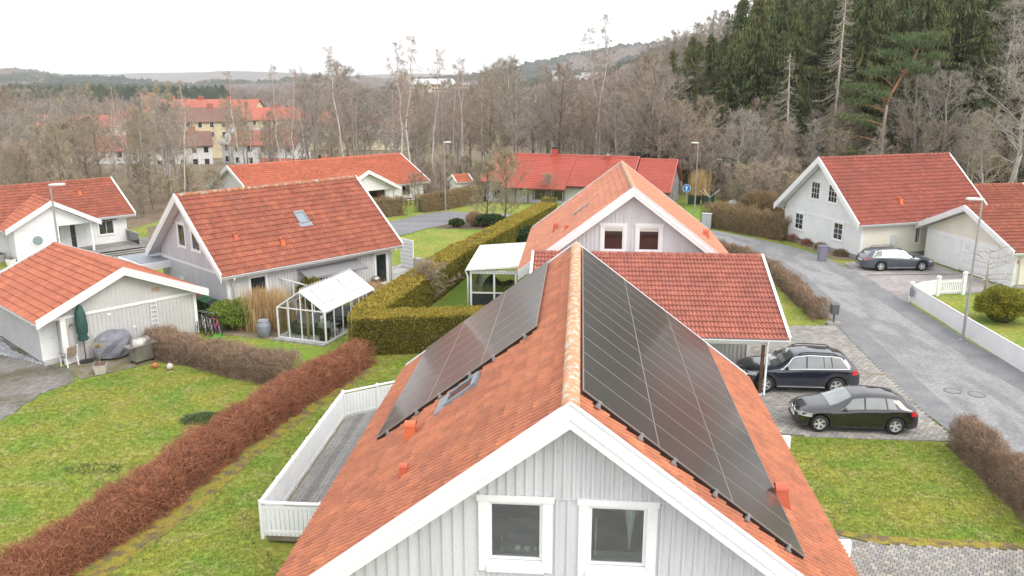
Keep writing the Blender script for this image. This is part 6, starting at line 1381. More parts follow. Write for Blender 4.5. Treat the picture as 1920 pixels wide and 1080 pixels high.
def thuja(label, pts, w, h, per_m, seed, sz):
    rnd = random.Random(seed); root = thing('thuja_hedge', label, 'hedge', (pts[0][0], pts[0][1], 0)); off = Vector((pts[0][0], pts[0][1], 0)); at, L = resample(pts, 0)
    sides, tips = MB(), MB()
    for _ in range(int(L*per_m)):
        s_ = rnd.uniform(-.15, L+.15); x, y, d = at(s_); z0 = T(x, y); per = 2*h+w; q = rnd.uniform(0, per)
        k = 1+.07*mnoise.noise(Vector((x*1.7, y*1.7, seed)))+.05*mnoise.noise(Vector((x*5, y*5, q*2)))
        if q < h: u, v, n = -w/2*k, q, Vector((d[1], -d[0], .3))
        elif q < h+w: u, v, n = q-h-w/2, h*k, Vector((0,0,1))
        else: u, v, n = w/2*k, q-h-w, Vector((-d[1], d[0], .3))
        ends = rnd.random() < .05
        if s_ < 0 or s_ > L or ends: u = rnd.uniform(-w/2, w/2); v = rnd.uniform(0, h); sg_ = -1 if s_ < L/2 else 1; n = Vector((d[0]*sg_, d[1]*sg_, .3)); x, y, d = at(0 if sg_ < 0 else L); x += d[0]*sg_*.1; y += d[1]*sg_*.1
        else: x += d[0]*0
        p = Vector((x-d[1]*u, y+d[0]*u, z0+v+rnd.uniform(-.03,.03)))-off
        dv = (n*.7+Vector((rnd.gauss(0,.5), rnd.gauss(0,.5), .5+rnd.gauss(0,.4)))).normalized(); l = sz*rnd.uniform(.6,1.3)
        tgt = tips if (v > h*.93 or rnd.random() < .10) else sides
        tgt.ribbon([p-dv*l*.5, p+dv*l*.2, p+dv*l*.6], sz*.55, sz*.2, rnd)
    sides.build('foliage', thuja_leaf, root); tips.build('golden_tips', thuja_tip, root)
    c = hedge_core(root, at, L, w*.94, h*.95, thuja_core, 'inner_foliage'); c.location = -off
    return root
thuja('clipped golden green thuja hedge facing the lawn beside the solar house', [(-7.6,37.5),(-1.2,38.4)], 1.35, 1.85, 4200, 11, .085)
thuja('long golden green thuja hedge running back past the conservatory', [(-7.0,38.6),(-5.6,44.8),(-3.7,52.5),(-.6,61.5),(1.6,69),(3.4,76.2)], 1.5, 1.85, 1900, 12, .12)
def leaf_ball(name, label, cat, loc, r, n, m, seed, lw=.05, ll=.14, core=True, up=.3, lump=.18, core_m=None, group=None, flat=0.):
    rnd = random.Random(seed); root = thing(name, label, cat, (loc[0], loc[1], T(loc[0], loc[1])+(loc[2] if len(loc) > 2 else 0)), 0, group); b = MB(); rx, ry, rz = r
    for _ in range(n):
        v = Vector((rnd.gauss(0,1), rnd.gauss(0,1), rnd.gauss(0,1))).normalized()
        if v.z < -.35: v.z *= -1
        k = (1+lump*mnoise.noise(v*2.2+Vector((seed,0,0)))+lump*.6*mnoise.noise(v*6+Vector((0,seed,0))))*rnd.uniform(.80,1.03)
        p = Vector((v.x*rx*k, v.y*ry*k, max(.03, rz*.48+v.z*rz*.55*k))); d = (v+Vector((rnd.gauss(0,.5), rnd.gauss(0,.5), up+rnd.gauss(0,.4)))).normalized(); l = ll*rnd.uniform(.6,1.3)
        b.ribbon([p-d*l*.5, p+d*l*.1, p+d*l*.5+Vector((0,0,-flat*l))], lw, lw*.35, rnd)
    b.build('foliage', m, root)
    if core:
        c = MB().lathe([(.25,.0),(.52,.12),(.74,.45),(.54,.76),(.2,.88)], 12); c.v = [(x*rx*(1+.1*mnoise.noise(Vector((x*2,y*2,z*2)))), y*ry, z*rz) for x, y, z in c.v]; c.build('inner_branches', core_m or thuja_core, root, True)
    return root
lime_leaf = mat('yellow_green_sprays', (.20,.24,.03), (.30,.27,.04), rough=.8, sc=1.4, var=.2, isl=.35, islhue=(.32,.28,.05), spec=.2, trans=.15)
green_leaf = mat('bright_conifer_sprays', (.13,.22,.035), (.20,.27,.045), rough=.8, sc=2, var=.2, isl=.35, islhue=(.26,.30,.06), spec=.2, trans=.15)
dark_leaf = mat('dark_evergreen_leaves', (.035,.075,.025), (.06,.10,.03), rough=.5, sc=2, var=.2, isl=.35, spec=.4)
leaf_ball('round_conifer', 'round yellow green conifer bush behind the white board fence', 'bush', (26.2,42.6), (1.35,1.2,1.75), 9000, lime_leaf, 21, .05, .22, up=.2)
leaf_ball('feathery_conifer', 'feathery bright green conifer bush beside the wheelie bins', 'bush', (-14.4,41.5), (1.25,1.15,1.45), 9000, green_leaf, 22, .045, .22, up=.5, lump=.3, flat=.4)
leaf_ball('thuja_ball', 'dark golden thuja bush behind the greenhouse', 'bush', (-11.1,44.6), (.85,.85,1.9), 3500, thuja_leaf, 23, .05, .16, up=.9)
leaf_ball('rhododendron', 'dark green leafy shrub in the mulch bed at the hedge end', 'bush', (-1.9,73.0), (1.6,.8,1.1), 2600, dark_leaf, 24, .09, .16)
leaf_ball('dark_shrub', 'small dark green shrub at the left of the mulch bed', 'bush', (-4.9,72.6), (.7,.5,.75), 1500, dark_leaf, 25, .07, .14)
leaf_ball('laurel', 'dark glossy laurel beside the hedge behind the conservatory roof', 'bush', (1.6,62.5), (1.3,1.0,1.6), 2600, dark_leaf, 26, .09, .16)
leaf_ball('grass_mound', 'round tan dry grass mound in the mulch bed', 'bush', (-3.3,73.3), (.8,.7,1.2), 1800, mat('tan_mound', (.38,.26,.15), (.30,.20,.11), rough=.9, isl=.3), 27, .025, .35, up=1.2, core_m=stem_m)
leaf_ball('creeping_juniper', 'low dark green creeping plant on the lawn beside the red hedge', 'plant', (-11.75,29.4), (.85,.55,.22), 1100, mat('juniper', (.05,.09,.035), (.09,.13,.05), isl=.4), 28, .03, .12, core=False, up=.2)
leaf_ball('creeping_juniper', 'flat dark green patch of leaves on the left lawn near the bottom edge', 'plant', (-14.0,25.4), (1.0,.4,.06), 200, MATS['juniper'], 29, .03, .10, core=False, up=.2)
leaf_ball('rounded_willow_bush', 'large rounded olive bush behind the hedge at the road bend', 'bush', (22.6,74.5), (2.3,1.8,2.9), 5000, olive_twig, 30, .03, .5, up=.7, core_m=stem_m)
leaf_ball('brown_bush', 'dark red brown bush between willow bush and white house', 'bush', (24.0,69.5), (1.0,.9,1.6), 2000, mat('red_brown_twigs', (.20,.10,.06), (.15,.08,.05), isl=.3), 31, .025, .45, up=.7, core_m=stem_m)
for i, (x, y, s_) in enumerate(((22.6,64.6,1.0),(22.9,63.0,.8),(23.3,61.2,.9),(23.9,59.0,.8))):
    leaf_ball('low_bed_shrub', 'low twiggy shrub in the bed at the white gable wall, %s from the far corner' % ('first','second','third','fourth')[i], 'shrub', (x, y), (.7*s_,.6*s_,.55*s_), 700, red_twig if i < 2 else olive_twig, 40+i, .02, .3, core=False, up=.8, group='shrubs at the white gable')
def dry_grass(label, x, y, w, dpt, h, n, seed):
    rnd = random.Random(seed); o = thing('tall_dry_grass', label, 'grass clump', (x, y, 0)); b = MB()
    for _ in range(n):
        px, py = rnd.gauss(0, w/2.4), rnd.gauss(0, dpt/2.4); H = h*rnd.uniform(.55,1.05); lx, ly = rnd.gauss(0,.10)*H, rnd.gauss(0,.10)*H
        b.ribbon([(px,py,0),(px+lx*.3,py+ly*.3,H*.55),(px+lx,py+ly,H)], .022, .008, rnd)
    b.build('blades', tan_twig, o); return o
dry_grass('tall tan dry grass clump left of the greenhouse', -12.7, 41.3, 1.45, .8, 2.15, 2400, 50)
dry_grass('tan dry grass clump behind the right end of the greenhouse', -7.9, 45.4, 1.1, .8, 1.5, 1500, 51)
dry_grass('tan dry grass clump on the lawn before the woods', 20.6, 91.0, 1.2, 1.0, 2.8, 700, 52)
b = MB()
ko = thing('kettle_grill', 'silver kettle grill on the terrace of the skylight house', 'grill', wpos(D, 4.6, 9.6, .05)); MB().lathe([(.05,.6),(.25,.65),(.30,.8),(.29,.9)], 14).build('bowl', black_m, ko, True); MB().lathe([(.30,.905),(.26,1.03),(.12,1.12),(.03,1.14)], 14).build('lid', steel2, ko, True)
for k in range(3): a = 2*pi*k/3; MB().tube((.22*cos(a),.22*sin(a),0),(.14*cos(a),.14*sin(a),.65),.015,.015,5).build('leg', black_m, ko)
kc = thing('covered_table', 'long black covered table on the terrace behind the greenhouse', 'cover', wpos(D, 5.3, 8.6, .05), hd(44)); MB().cbox(-.4,.4,-.7,.7,0,.95,.12).build('cover', black_fabric, kc)
# ================================================================ trees
bark_grey = mat('grey_bark', (.30,.27,.245), (.40,.37,.34), rough=.95, sc=1.2, var=.25, bump=.5, bsc=12)
bark_dark = mat('dark_bark', (.12,.095,.08), (.17,.14,.115), rough=.95, sc=1.5, var=.25)
bark_birch = mat('white_birch_bark', (.52,.50,.475), (.11,.10,.09), rough=.8, sc=2.6, var=.12, stretch=(.7,.7,1.7), thr=(.60,.66))
bark_pine = mat('orange_pine_bark', (.36,.16,.075), (.28,.15,.09), rough=.9, sc=2, var=.25)
tw_grey = mat('grey_twigs', (.365,.335,.295), (.29,.265,.23), rough=.95, sc=.06, var=.1, isl=.2, spec=.1)
tw_brown = mat('brown_twigs', (.35,.29,.225), (.28,.23,.18), rough=.95, sc=.06, var=.1, isl=.2, spec=.1)
tw_olive = mat('olive_twigs', (.37,.325,.22), (.30,.265,.185), rough=.95, sc=.06, var=.1, isl=.2, spec=.1)
tw_red = mat('birch_red_twigs', (.33,.26,.22), (.38,.30,.25), rough=.95, sc=.06, var=.1, isl=.2, spec=.1)
needle_dark = mat('spruce_needles', (.055,.088,.034), (.125,.13,.048), rough=.8, sc=.09, var=.25, isl=.4, islhue=(.15,.14,.055), spec=.15)
needle_pine = mat('pine_needles', (.085,.13,.055), (.13,.165,.07), rough=.8, sc=.3, var=.2, isl=.3, spec=.15)
def bare_mesh(seed, H, r0, bark, twig, first=.25, spread=.36, n1=26, up=.55, form='round', tw=.028, dens=1.0, lean=0., n2=7, n3=6, n4=5):
    "trunk mesh and crown mesh of one leafless tree"
    rnd = random.Random(seed); tr, cr = MB(), MB()
    m = 9; pts = []; x = y = 0
    for i in range(m+1):
        t = i/m; pts.append(Vector((x+lean*t*t*H*.3, y, t*H*.97-.3*(i == 0)))); x += rnd.gauss(0, .012*H); y += rnd.gauss(0, .012*H)
    tr.path(pts, [r0*(1-.92*i/m)**.8+.01 for i in range(m+1)], 7)
    def on(P, t):
        f = t*(len(P)-1); i = min(int(f), len(P)-2); return P[i].lerp(P[i+1], f-i), (P[i+1]-P[i]).normalized()
    def branch(p, d, L, bend, k, wob=.16):
        P = [p]; d = d.copy()
        for i in range(k):
            d = (d + Vector((rnd.gauss(0,wob), rnd.gauss(0,wob), bend/k+rnd.gauss(0,wob*.6)))).normalized(); P.append(P[-1]+d*(L/k))
        return P
    def side_dir(d, ang):
        a = d.orthogonal().normalized(); a.rotate(Matrix.Rotation(rnd.uniform(0, 2*pi), 3, d)); return (d*cos(ang)+a*sin(ang)).normalized()
    for i in range(n1):
        t = first + (1-first)*(i+rnd.random()*.8)/n1; t = min(t, .985); p, d = on(pts, t)
        if form == 'round': Lf = sin(pi*min(1,(t-first)/(1-first)*.80+.20))**.6
        elif form == 'birch': Lf = .25+.75*(1-(t-first)/(1-first))
        elif form == 'tall': Lf = .45+.55*(1-(t-first)/(1-first))
        else: Lf = .8
        L1 = H*spread*Lf*rnd.uniform(.65,1.15); az = i*2.4+rnd.uniform(-.5,.5); el = radians(rnd.uniform(18,48)) if form != 'birch' else radians(rnd.uniform(40,62))
        d1 = Vector((cos(az)*cos(el), sin(az)*cos(el), sin(el))); P1 = branch(p, d1, L1, up, 5); r1 = max(.014, r0*(1-t*.8)*.38)
        (cr if form == 'birch' else tr).path(P1, [r1*(1-.8*j/5)*(.6 if form == 'birch' else 1)+.006 for j in range(6)], 4)
        for j in range(int(n2*dens)):
            t2 = rnd.uniform(.22, 1); p2, d2 = on(P1, t2); L2 = L1*rnd.uniform(.28,.55)*(1.15-.55*t2); P2 = branch(p2, side_dir(d2, radians(rnd.uniform(25,60))), L2, up*.5 if form != 'birch' else -.1, 4)
            cr.ribbon(P2, .05*(.5+H/30), tw*1.1, rnd)
            for k in range(n3):
                t3 = rnd.uniform(.15,1); p3, d3 = on(P2, t3); L3 = L2*rnd.uniform(.30,.6); P3 = branch(p3, side_dir(d3, radians(rnd.uniform(25,60))), L3, up*.3 if form != 'birch' else -.6, 2); cr.ribbon(P3, tw*1.15, tw*.7, rnd)
                for q in range(n4):
                    p4, d4 = on(P3, rnd.uniform(.1,1)); L4 = max(.35, L3*rnd.uniform(.4,.8)); e = p4+side_dir(d4, radians(rnd.uniform(20,55)))*L4+Vector((0,0,-.35*L4 if form == 'birch' else .05*L4)); cr.ribbon([p4, e], tw*.9, tw*.45, rnd)
    return tr.mesh('trunk', bark, True), cr.mesh('crown', twig)
def spruce_mesh(seed, H, r0, w=.19, first=.12, m=None, dens=1.0, droop=.5):
    rnd = random.Random(seed); tr, cr = MB(), MB(); tr.path([(0,0,-.3),(rnd.gauss(0,.1),0,H*.5),(0,0,H)], [r0,r0*.6,.02], 6); n = int(H*2.6)
    for i in range(n):
        t = first+(1-first)*i/n; z = H*t; L = H*w*(1-t)**.62*rnd.uniform(.5,1.2)+.3
        for k in range(int(9*dens)):
            if rnd.random() < .22: continue
            a = rnd.uniform(0, 2*pi); Lk = L*rnd.uniform(.45,1.2); droop = rnd.uniform(.2,1.5); d = Vector((cos(a), sin(a), 0)); p0 = Vector((0,0,z+rnd.uniform(-.4,.4))); p1 = p0+d*Lk*.5+Vector((0,0,-Lk*.18*droop)); p2 = p0+d*Lk+Vector((0,0,-Lk*.30*droop)); sd = Vector((-d.y, d.x, 0))
            nb = max(4, int(Lk*3.2))
            for j in range(nb):
                f = .10+.90*j/(nb-1); c = p0.lerp(p1, f*2) if f < .5 else p1.lerp(p2, f*2-1); ww = .25+.55*(1.1-f)*min(1, Lk/3); hh = .30+.45*rnd.random()
                for sg_ in (-1, 1):
                    o_ = sd*sg_*ww*rnd.uniform(.3,1.1)+d*ww*rnd.uniform(0,.5)
                    e = c+o_+Vector((0,0,-hh*rnd.uniform(.5,1.2))); q = (o_.normalized() if o_.length else d)*.0+d*(.07+.06*rnd.random()); cr.add([tuple(c-q), tuple(c+q), tuple(e)], [(0,1,2)])
                cr.add([tuple(c-sd*.10), tuple(c+sd*.10), tuple(c+d*.12+Vector((0,0,-hh*1.3)))], [(0,1,2)])
    for k in range(14): a = rnd.uniform(0,6.28); cr.add([(0,0,H+.3),(.25*cos(a),.25*sin(a),H-.8),(.1*cos(a+.6),.1*sin(a+.6),H-.9)], [(0,1,2)])
    return tr.mesh('trunk', bark_dark, True), cr.mesh('crown', m or needle_dark)
TV = {}
TV['birch'] = [bare_mesh(100+i, 20, .12, bark_birch, tw_red, .30, .22, 24, .5, 'birch', .016, .75, n4=4) for i in range(3)]
TV['grey'] = [bare_mesh(120+i, 15, .22, bark_grey, tw_grey, .28, .34, 26, .5, 'round', .024) for i in range(3)]
TV['brown'] = [bare_mesh(140+i, 15, .20, bark_dark, tw_brown, .22, .34, 26, .5, 'round', .024) for i in range(3)]
TV['olive'] = [bare_mesh(160+i, 14, .20, bark_grey, tw_olive, .15, .30, 30, .8, 'tall', .023) for i in range(2)]
TV['tall'] = [bare_mesh(180+i, 18, .17, bark_grey, tw_grey, .38, .22, 26, .6, 'tall', .025) for i in range(2)]
TV['spruce'] = [spruce_mesh(200+i, 26, .3) for i in range(4)]
TV['shrub'] = [bare_mesh(220+i, 5, .06, bark_dark, m_, .05, .5, 22, .9, 'round', .02, .8, n4=4) for i, m_ in enumerate((tw_brown, tw_olive, tw_red))]
print('tree tris', sum(len(m.polygons) for v in TV.values() for p in v for m in p))
TREES = []
def tree(kind, x, y, h, label, group=None, var=None, rz=None, name=None, dz=0, sxy=1.):
    base = {'birch':20,'grey':15,'brown':15,'olive':14,'tall':18,'spruce':26,'shrub':5}[kind]; V = TV[kind]; v = V[R.randrange(len(V)) if var is None else var]; s_ = h/base
    o = thing(name or {'birch':'birch_tree','grey':'bare_tree','brown':'bare_tree','olive':'bare_tree','tall':'bare_tree','spruce':'spruce_tree','shrub':'bare_shrub'}[kind], label, 'shrub' if kind == 'shrub' else 'tree', (x, y, T(x,y)+dz), R.uniform(0,6.28) if rz is None else rz, group); o.scale = (s_*sxy, s_*sxy, s_)
    inst('trunk', v[0], o); inst('crown', v[1], o); TREES.append((x, y)); return o
# ---------------------------------------------------------------- special trees
def dead_spruce(label, x, y, h, seed):
    rnd = random.Random(seed); o = thing('dead_spruce', label, 'tree', (x, y, T(x,y))); tr = MB(); tr.path([(0,0,-.3),(rnd.gauss(0,.15),0,h*.5),(rnd.gauss(0,.1),0,h)], [.24,.15,.03], 7); tr.build('trunk', mat('bleached_bark', (.42,.38,.34), (.34,.28,.23), rough=.9, sc=1, var=.2), o, True); b = MB()
    for i in range(int(h*9)):
        t = rnd.uniform(.30,.99); a = rnd.uniform(0,6.28); L = (1-t)*h*.20+.7; d = Vector((cos(a), sin(a), 0)); p = Vector((0,0,h*t)); b.ribbon([p, p+d*L*.45+Vector((0,0,-L*.28)), p+d*L*.85+Vector((0,0,-L*.30)), p+d*L+Vector((0,0,-L*.16))], .05, .02, rnd)
        for k in range(3): f = rnd.uniform(.3,.95); q = p+d*L*f+Vector((0,0,-L*.3)); b.ribbon([q, q+Vector((rnd.gauss(0,.25), rnd.gauss(0,.25), -.3*rnd.random()))], .022, .012, rnd)
    b.build('branches', mat('bleached_twigs', (.40,.36,.31), (.34,.30,.26), rough=.95, isl=.15), o)
dead_spruce('bare bleached spruce with drooping branches reaching the top edge, right of centre wood', 40.3, 106, 25.5, 1)
dead_spruce('shorter bare bleached spruce left of the tall one in the right wood', 34.6, 107, 17.5, 2)
def pine(label, x, y, h):
    rnd = random.Random(5); o = thing('pine_tree', label, 'tree', (x, y, T(x,y)), 0); tr = MB()
    P = [Vector(p)*(h/14) for p in ((0,0,-.3),(.05,0,3),(-.1,0,6),(0,0,8.2),(.25,.1,9.0),(1.1,.2,10.6),(2.1,.3,12.2),(2.5,.3,13.4))]; tr.path(P[:4], [.26,.23,.20,.18], 8); tr.build('trunk', mat('pine_lower_bark', (.24,.19,.155), (.30,.25,.21), rough=.95, sc=2, var=.25), o, True); t2 = MB().path(P[3:], [.18,.16,.13,.09,.03], 8); lim = t2
    b = MB(); tips = [((-3.4,0,4.2),3.9),((-4.2,.3,5.6),5.0),((-3.6,-.5,7.0),6.5),((-2.6,.4,8.3),7.6),((-3.0,-.2,9.6),8.6),((-1.2,.3,10.9),9.6),((.4,.8,12.4),10.8),((1.3,-.8,11.5),10.5),((2.6,.6,13.2),12.0),((1.0,.2,13.6),12.6),((3.6,-.3,12.2),11.6),((2.9,.9,11.0),10.8),((-.9,1.0,6.4),5.8),((-1.6,-1.0,9.0),8.3),((-2.4,.2,3.4),3.2),((3.1,.2,13.9),13)]
    for tip, z in tips:
        tip = Vector(tip)*(h/14); s_ = Vector((0.05,0,z*h/14)); 
        for a_, c_ in zip(P, P[1:]):
            if a_.z <= z*h/14 <= c_.z: f = (z*h/14-a_.z)/(c_.z-a_.z); s_ = a_.lerp(c_, f)
        lim.path([s_, s_.lerp(tip, .5)+Vector((0,0,.25)), tip], [.07,.05,.02], 5)
        for k in range(700):
            c = tip+Vector((rnd.gauss(.25 if tip.x < 0 else -.1,.85), rnd.gauss(0,.8), rnd.gauss(0,.24)+.1)); v = Vector((rnd.gauss(0,.6), rnd.gauss(0,.6), .5+rnd.random())).normalized(); b.ribbon([c, c+v*.35], .07, .02, rnd)
    lim.build('limbs', bark_pine, o, True); b.build('crown', needle_pine, o)
pine('leaning green pine with orange upper trunk in front of the right wood', 44.6, 101, 19.0)
def PX(px, Y): return (px-960)/1555*(Y*.9685+3)
# twin birches behind the red roof
tree('birch', PX(1112,113), 113, 23, 'tall white-stemmed birch behind the red roof, left of the pair', 'twin birches', 0, .3); tree('birch', PX(1123,114), 114.5, 21.5, 'tall white-stemmed birch behind the red roof, right of the pair', 'twin birches', 1, 2.)
pos = ['leftmost','second','third','fourth','fifth','sixth','seventh','eighth','ninth','tenth','eleventh']
for i, (px, Y, h) in enumerate(((345,88,13.5),(445,125,16),(520,116,16.5),(556,112,16),(640,112,19),(755,106,19),(770,104,19.5),(815,110,18.5),(868,118,17.5))):
    tree('birch', PX(px,Y), Y, h, 'white-stemmed birch behind the houses, %s from the left' % pos[i], 'birches behind the houses', i % 3)
tree('grey', PX(1232,112), 112, 16, 'large grey oak with spreading mossy limbs behind the red roof end', None, 1)
tree('spruce', PX(600,108), 108, 5.0, 'small dark green spruce behind the long orange roof ridge', None, 0, sxy=1.5)
tree('grey', PX(1705,104), 104, 15.5, 'grey bare tree with pale twisted limbs, left of two behind the right house', None, 0); tree('grey', PX(1750,102), 102, 15, 'grey bare tree with pale forked limbs, right of two behind the right house', None, 2)
tree('grey', PX(1895,88), 88, 17.5, 'big grey leafless tree filling the right edge', None, 1, sxy=1.15); tree('olive', PX(1835,92), 92, 10, 'olive brown leafless tree behind the right house, beside the edge tree', None, 0, sxy=1.3)
# woods, zone by zone
def zone(n, px0, px1, Y0, Y1, h0, h1, kinds, label, group, sep=2.6, seed=1, avoid=None, sxy=1.):
    rnd = random.Random(seed); k = 0; tries = 0
    while k < n and tries < n*30:
        tries += 1; Y = rnd.uniform(Y0, Y1); px = rnd.uniform(px0, px1); x = PX(px, Y)
        if any((x-a)**2+(Y-b_)**2 < sep*sep for a, b_ in TREES): continue
        if avoid and avoid(x, Y, px): continue
        kd = rnd.choice(kinds); hh = rnd.uniform(h0, h1); f3 = (px-px0)/(px1-px0); g2 = (Y-Y0)/(Y1-Y0); tree(kd, x, Y, hh, ('tall ' if hh > h0+.67*(h1-h0) else 'short ' if hh < h0+.33*(h1-h0) else '')+label.replace('KIND', {'birch':'slender birch','grey':'grey bare tree','brown':'brown bare tree','olive':'olive bare tree','tall':'thin grey tree','spruce':'dark spruce','shrub':'bare shrub'}[kd])+', %s, %s' % (('left part','middle part','right part')[min(2, int(f3*3))], 'front' if g2 < .5 else 'back'), group, sxy=sxy); k += 1
zone(46, -40, 330, 84, 145, 9, 14, ['olive','olive','brown','birch','grey'], 'KIND in the wood behind the white bungalow', 'wood behind the white bungalow', 3.4, 1, lambda x, y, p: y < 92 and p > 230)
zone(16, -30, 200, 72, 84, 6, 9, ['olive','brown','shrub'], 'KIND close behind the white bungalow roof', 'trees at the white bungalow', 3.0, 2, lambda x, y, p: x > -42)
zone(14, 300, 640, 112, 185, 7, 11, ['olive','brown','brown','birch','grey'], 'KIND between the long white house and the town', 'trees before the town', 4.5, 3, lambda x, y, p: 250 < p < 500)
zone(16, 240, 560, 125, 190, 9, 13, ['birch','brown','birch','olive'], 'KIND veiling the town behind the skylight house', 'trees veiling the town', 4.5, 20)
zone(54, 560, 930, 110, 185, 12, 17, ['brown','grey','birch','olive','tall'], 'KIND in the middle wood behind the long white house', 'middle wood', 3.2, 4)
zone(64, 900, 1310, 107, 190, 11, 17, ['grey','brown','grey','tall','brown'], 'KIND in the wood behind the red-roofed house', 'wood behind the red roof', 2.8, 5)
zone(34, 1270, 1580, 98, 118, 7, 12, ['tall','grey','tall','brown'], 'KIND at the front of the dark hillside wood', 'front of the hillside wood', 2.2, 6)
zone(18, 1560, 1960, 94, 110, 6, 10.5, ['grey','brown','tall'], 'KIND behind the roof of the right white house', 'trees behind the right house', 2.6, 7)
zone(24, 1285, 1380, 112, 150, 16, 22, ['spruce'], 'KIND on the lower hillside behind the grey trees', 'spruces low on the hill', 3.2, 8, sxy=1.3)
zone(36, 1375, 1480, 108, 165, 20, 27, ['spruce'], 'KIND in the dark stand left of the bleached spruces', 'spruces in the dark stand', 2.8, 18, sxy=1.3)
zone(165, 1450, 2020, 105, 175, 19, 29, ['spruce']*11+['tall'], 'KIND on the steep hillside at the right', 'spruces on the steep hill', 2.7, 9, sxy=1.3)
zone(100, 1190, 1700, 175, 400, 15, 21, ['brown','grey','brown','spruce'], 'KIND on the far slope of the hill', 'far slope of the hill', 5, 10)
zone(34, 1205, 1310, 140, 215, 16, 22, ['brown','grey','brown','spruce','tall'], 'KIND on the rising ground left of the spruces', 'rising ground left of the spruces', 3.4, 19)
zone(40, 1000, 1260, 190, 330, 11, 15, ['brown','grey','spruce','birch'], 'KIND on the far ground behind the middle wood', 'far wood', 5, 11)
zone(26, 1280, 1480, 84, 102, 2.5, 5, ['shrub'], 'KIND at the edge of the dark wood', 'shrubs at the wood edge', 1.6, 12, lambda x, y, p: x < 24.5, sxy=1.2)
zone(16, 840, 1240, 104, 112, 2.5, 5, ['shrub'], 'KIND behind the red-roofed house', 'shrubs behind the red roof', 1.8, 13)
zone(14, 250, 420, 80, 108, 2, 4.5, ['shrub'], 'KIND between the bungalow and the long white house', 'shrubs by the long white house', 2.4, 14, lambda x, y, p: x > -29)
zone(14, 560, 860, 108, 114, 2.5, 4.5, ['shrub'], 'KIND behind the long orange roof', 'shrubs behind the orange roof', 2, 15)
# garden trees
tree('shrub', -4.7, 45.6, 2.5, 'small pruned leafless fruit tree before the long thuja hedge', None, 0, name='fruit_tree', sxy=1.5)
tree('shrub', PX(912,74), 74.5, 5.6, 'small bare garden tree beside the mulch bed, left of two', None, 1, name='garden_tree'); tree('shrub', PX(947,75), 75.6, 6.4, 'small bare garden tree beside the mulch bed, right of two', None, 1, name='garden_tree')
tree('shrub', PX(778,91), 90.5, 3.4, 'little bare fruit tree before the long white house window', None, 0, name='fruit_tree', sxy=1.1); tree('shrub', PX(826,95), 95.5, 4.2, 'little bare fruit tree by the lamp at the long white house', None, 2, name='fruit_tree', sxy=1.1)
tree('shrub', PX(1030,93), 93.5, 3.2, 'pale bare shrub before the red-roofed house door', None, 0, name='garden_tree')
es = thing('espalier_tree', 'flat trained bare fruit tree before the double garage', 'tree', (28.45, 48.3, 0), hd(8)); e1 = MB(); e2 = MB(); e1.path([(0,0,0),(.03,0,1.2),(0,0,2.7)], [.09,.07,.03], 7)
for k in range(7):
    for sd in (-1, 1):
        z = .55+.33*k+R.uniform(-.08,.08); L = R.uniform(1.0,1.7); P = [Vector((0,0,z))]
        for j in range(5): P.append(P[-1]+Vector((sd*L/5, R.gauss(0,.05), R.gauss(.05,.06))))
        e1.path(P, [.04,.035,.03,.025,.018,.01], 5)
        for j in range(9): f = R.uniform(.2,1)*5; i = min(int(f),4); q = P[i].lerp(P[i+1], f-i); e2.ribbon([q, q+Vector((R.gauss(0,.06), R.gauss(0,.06), R.uniform(.08,.28)))], .02, .01, R)
e1.build('trunk', bark_grey, es, True); e2.build('crown', tw_grey, es)

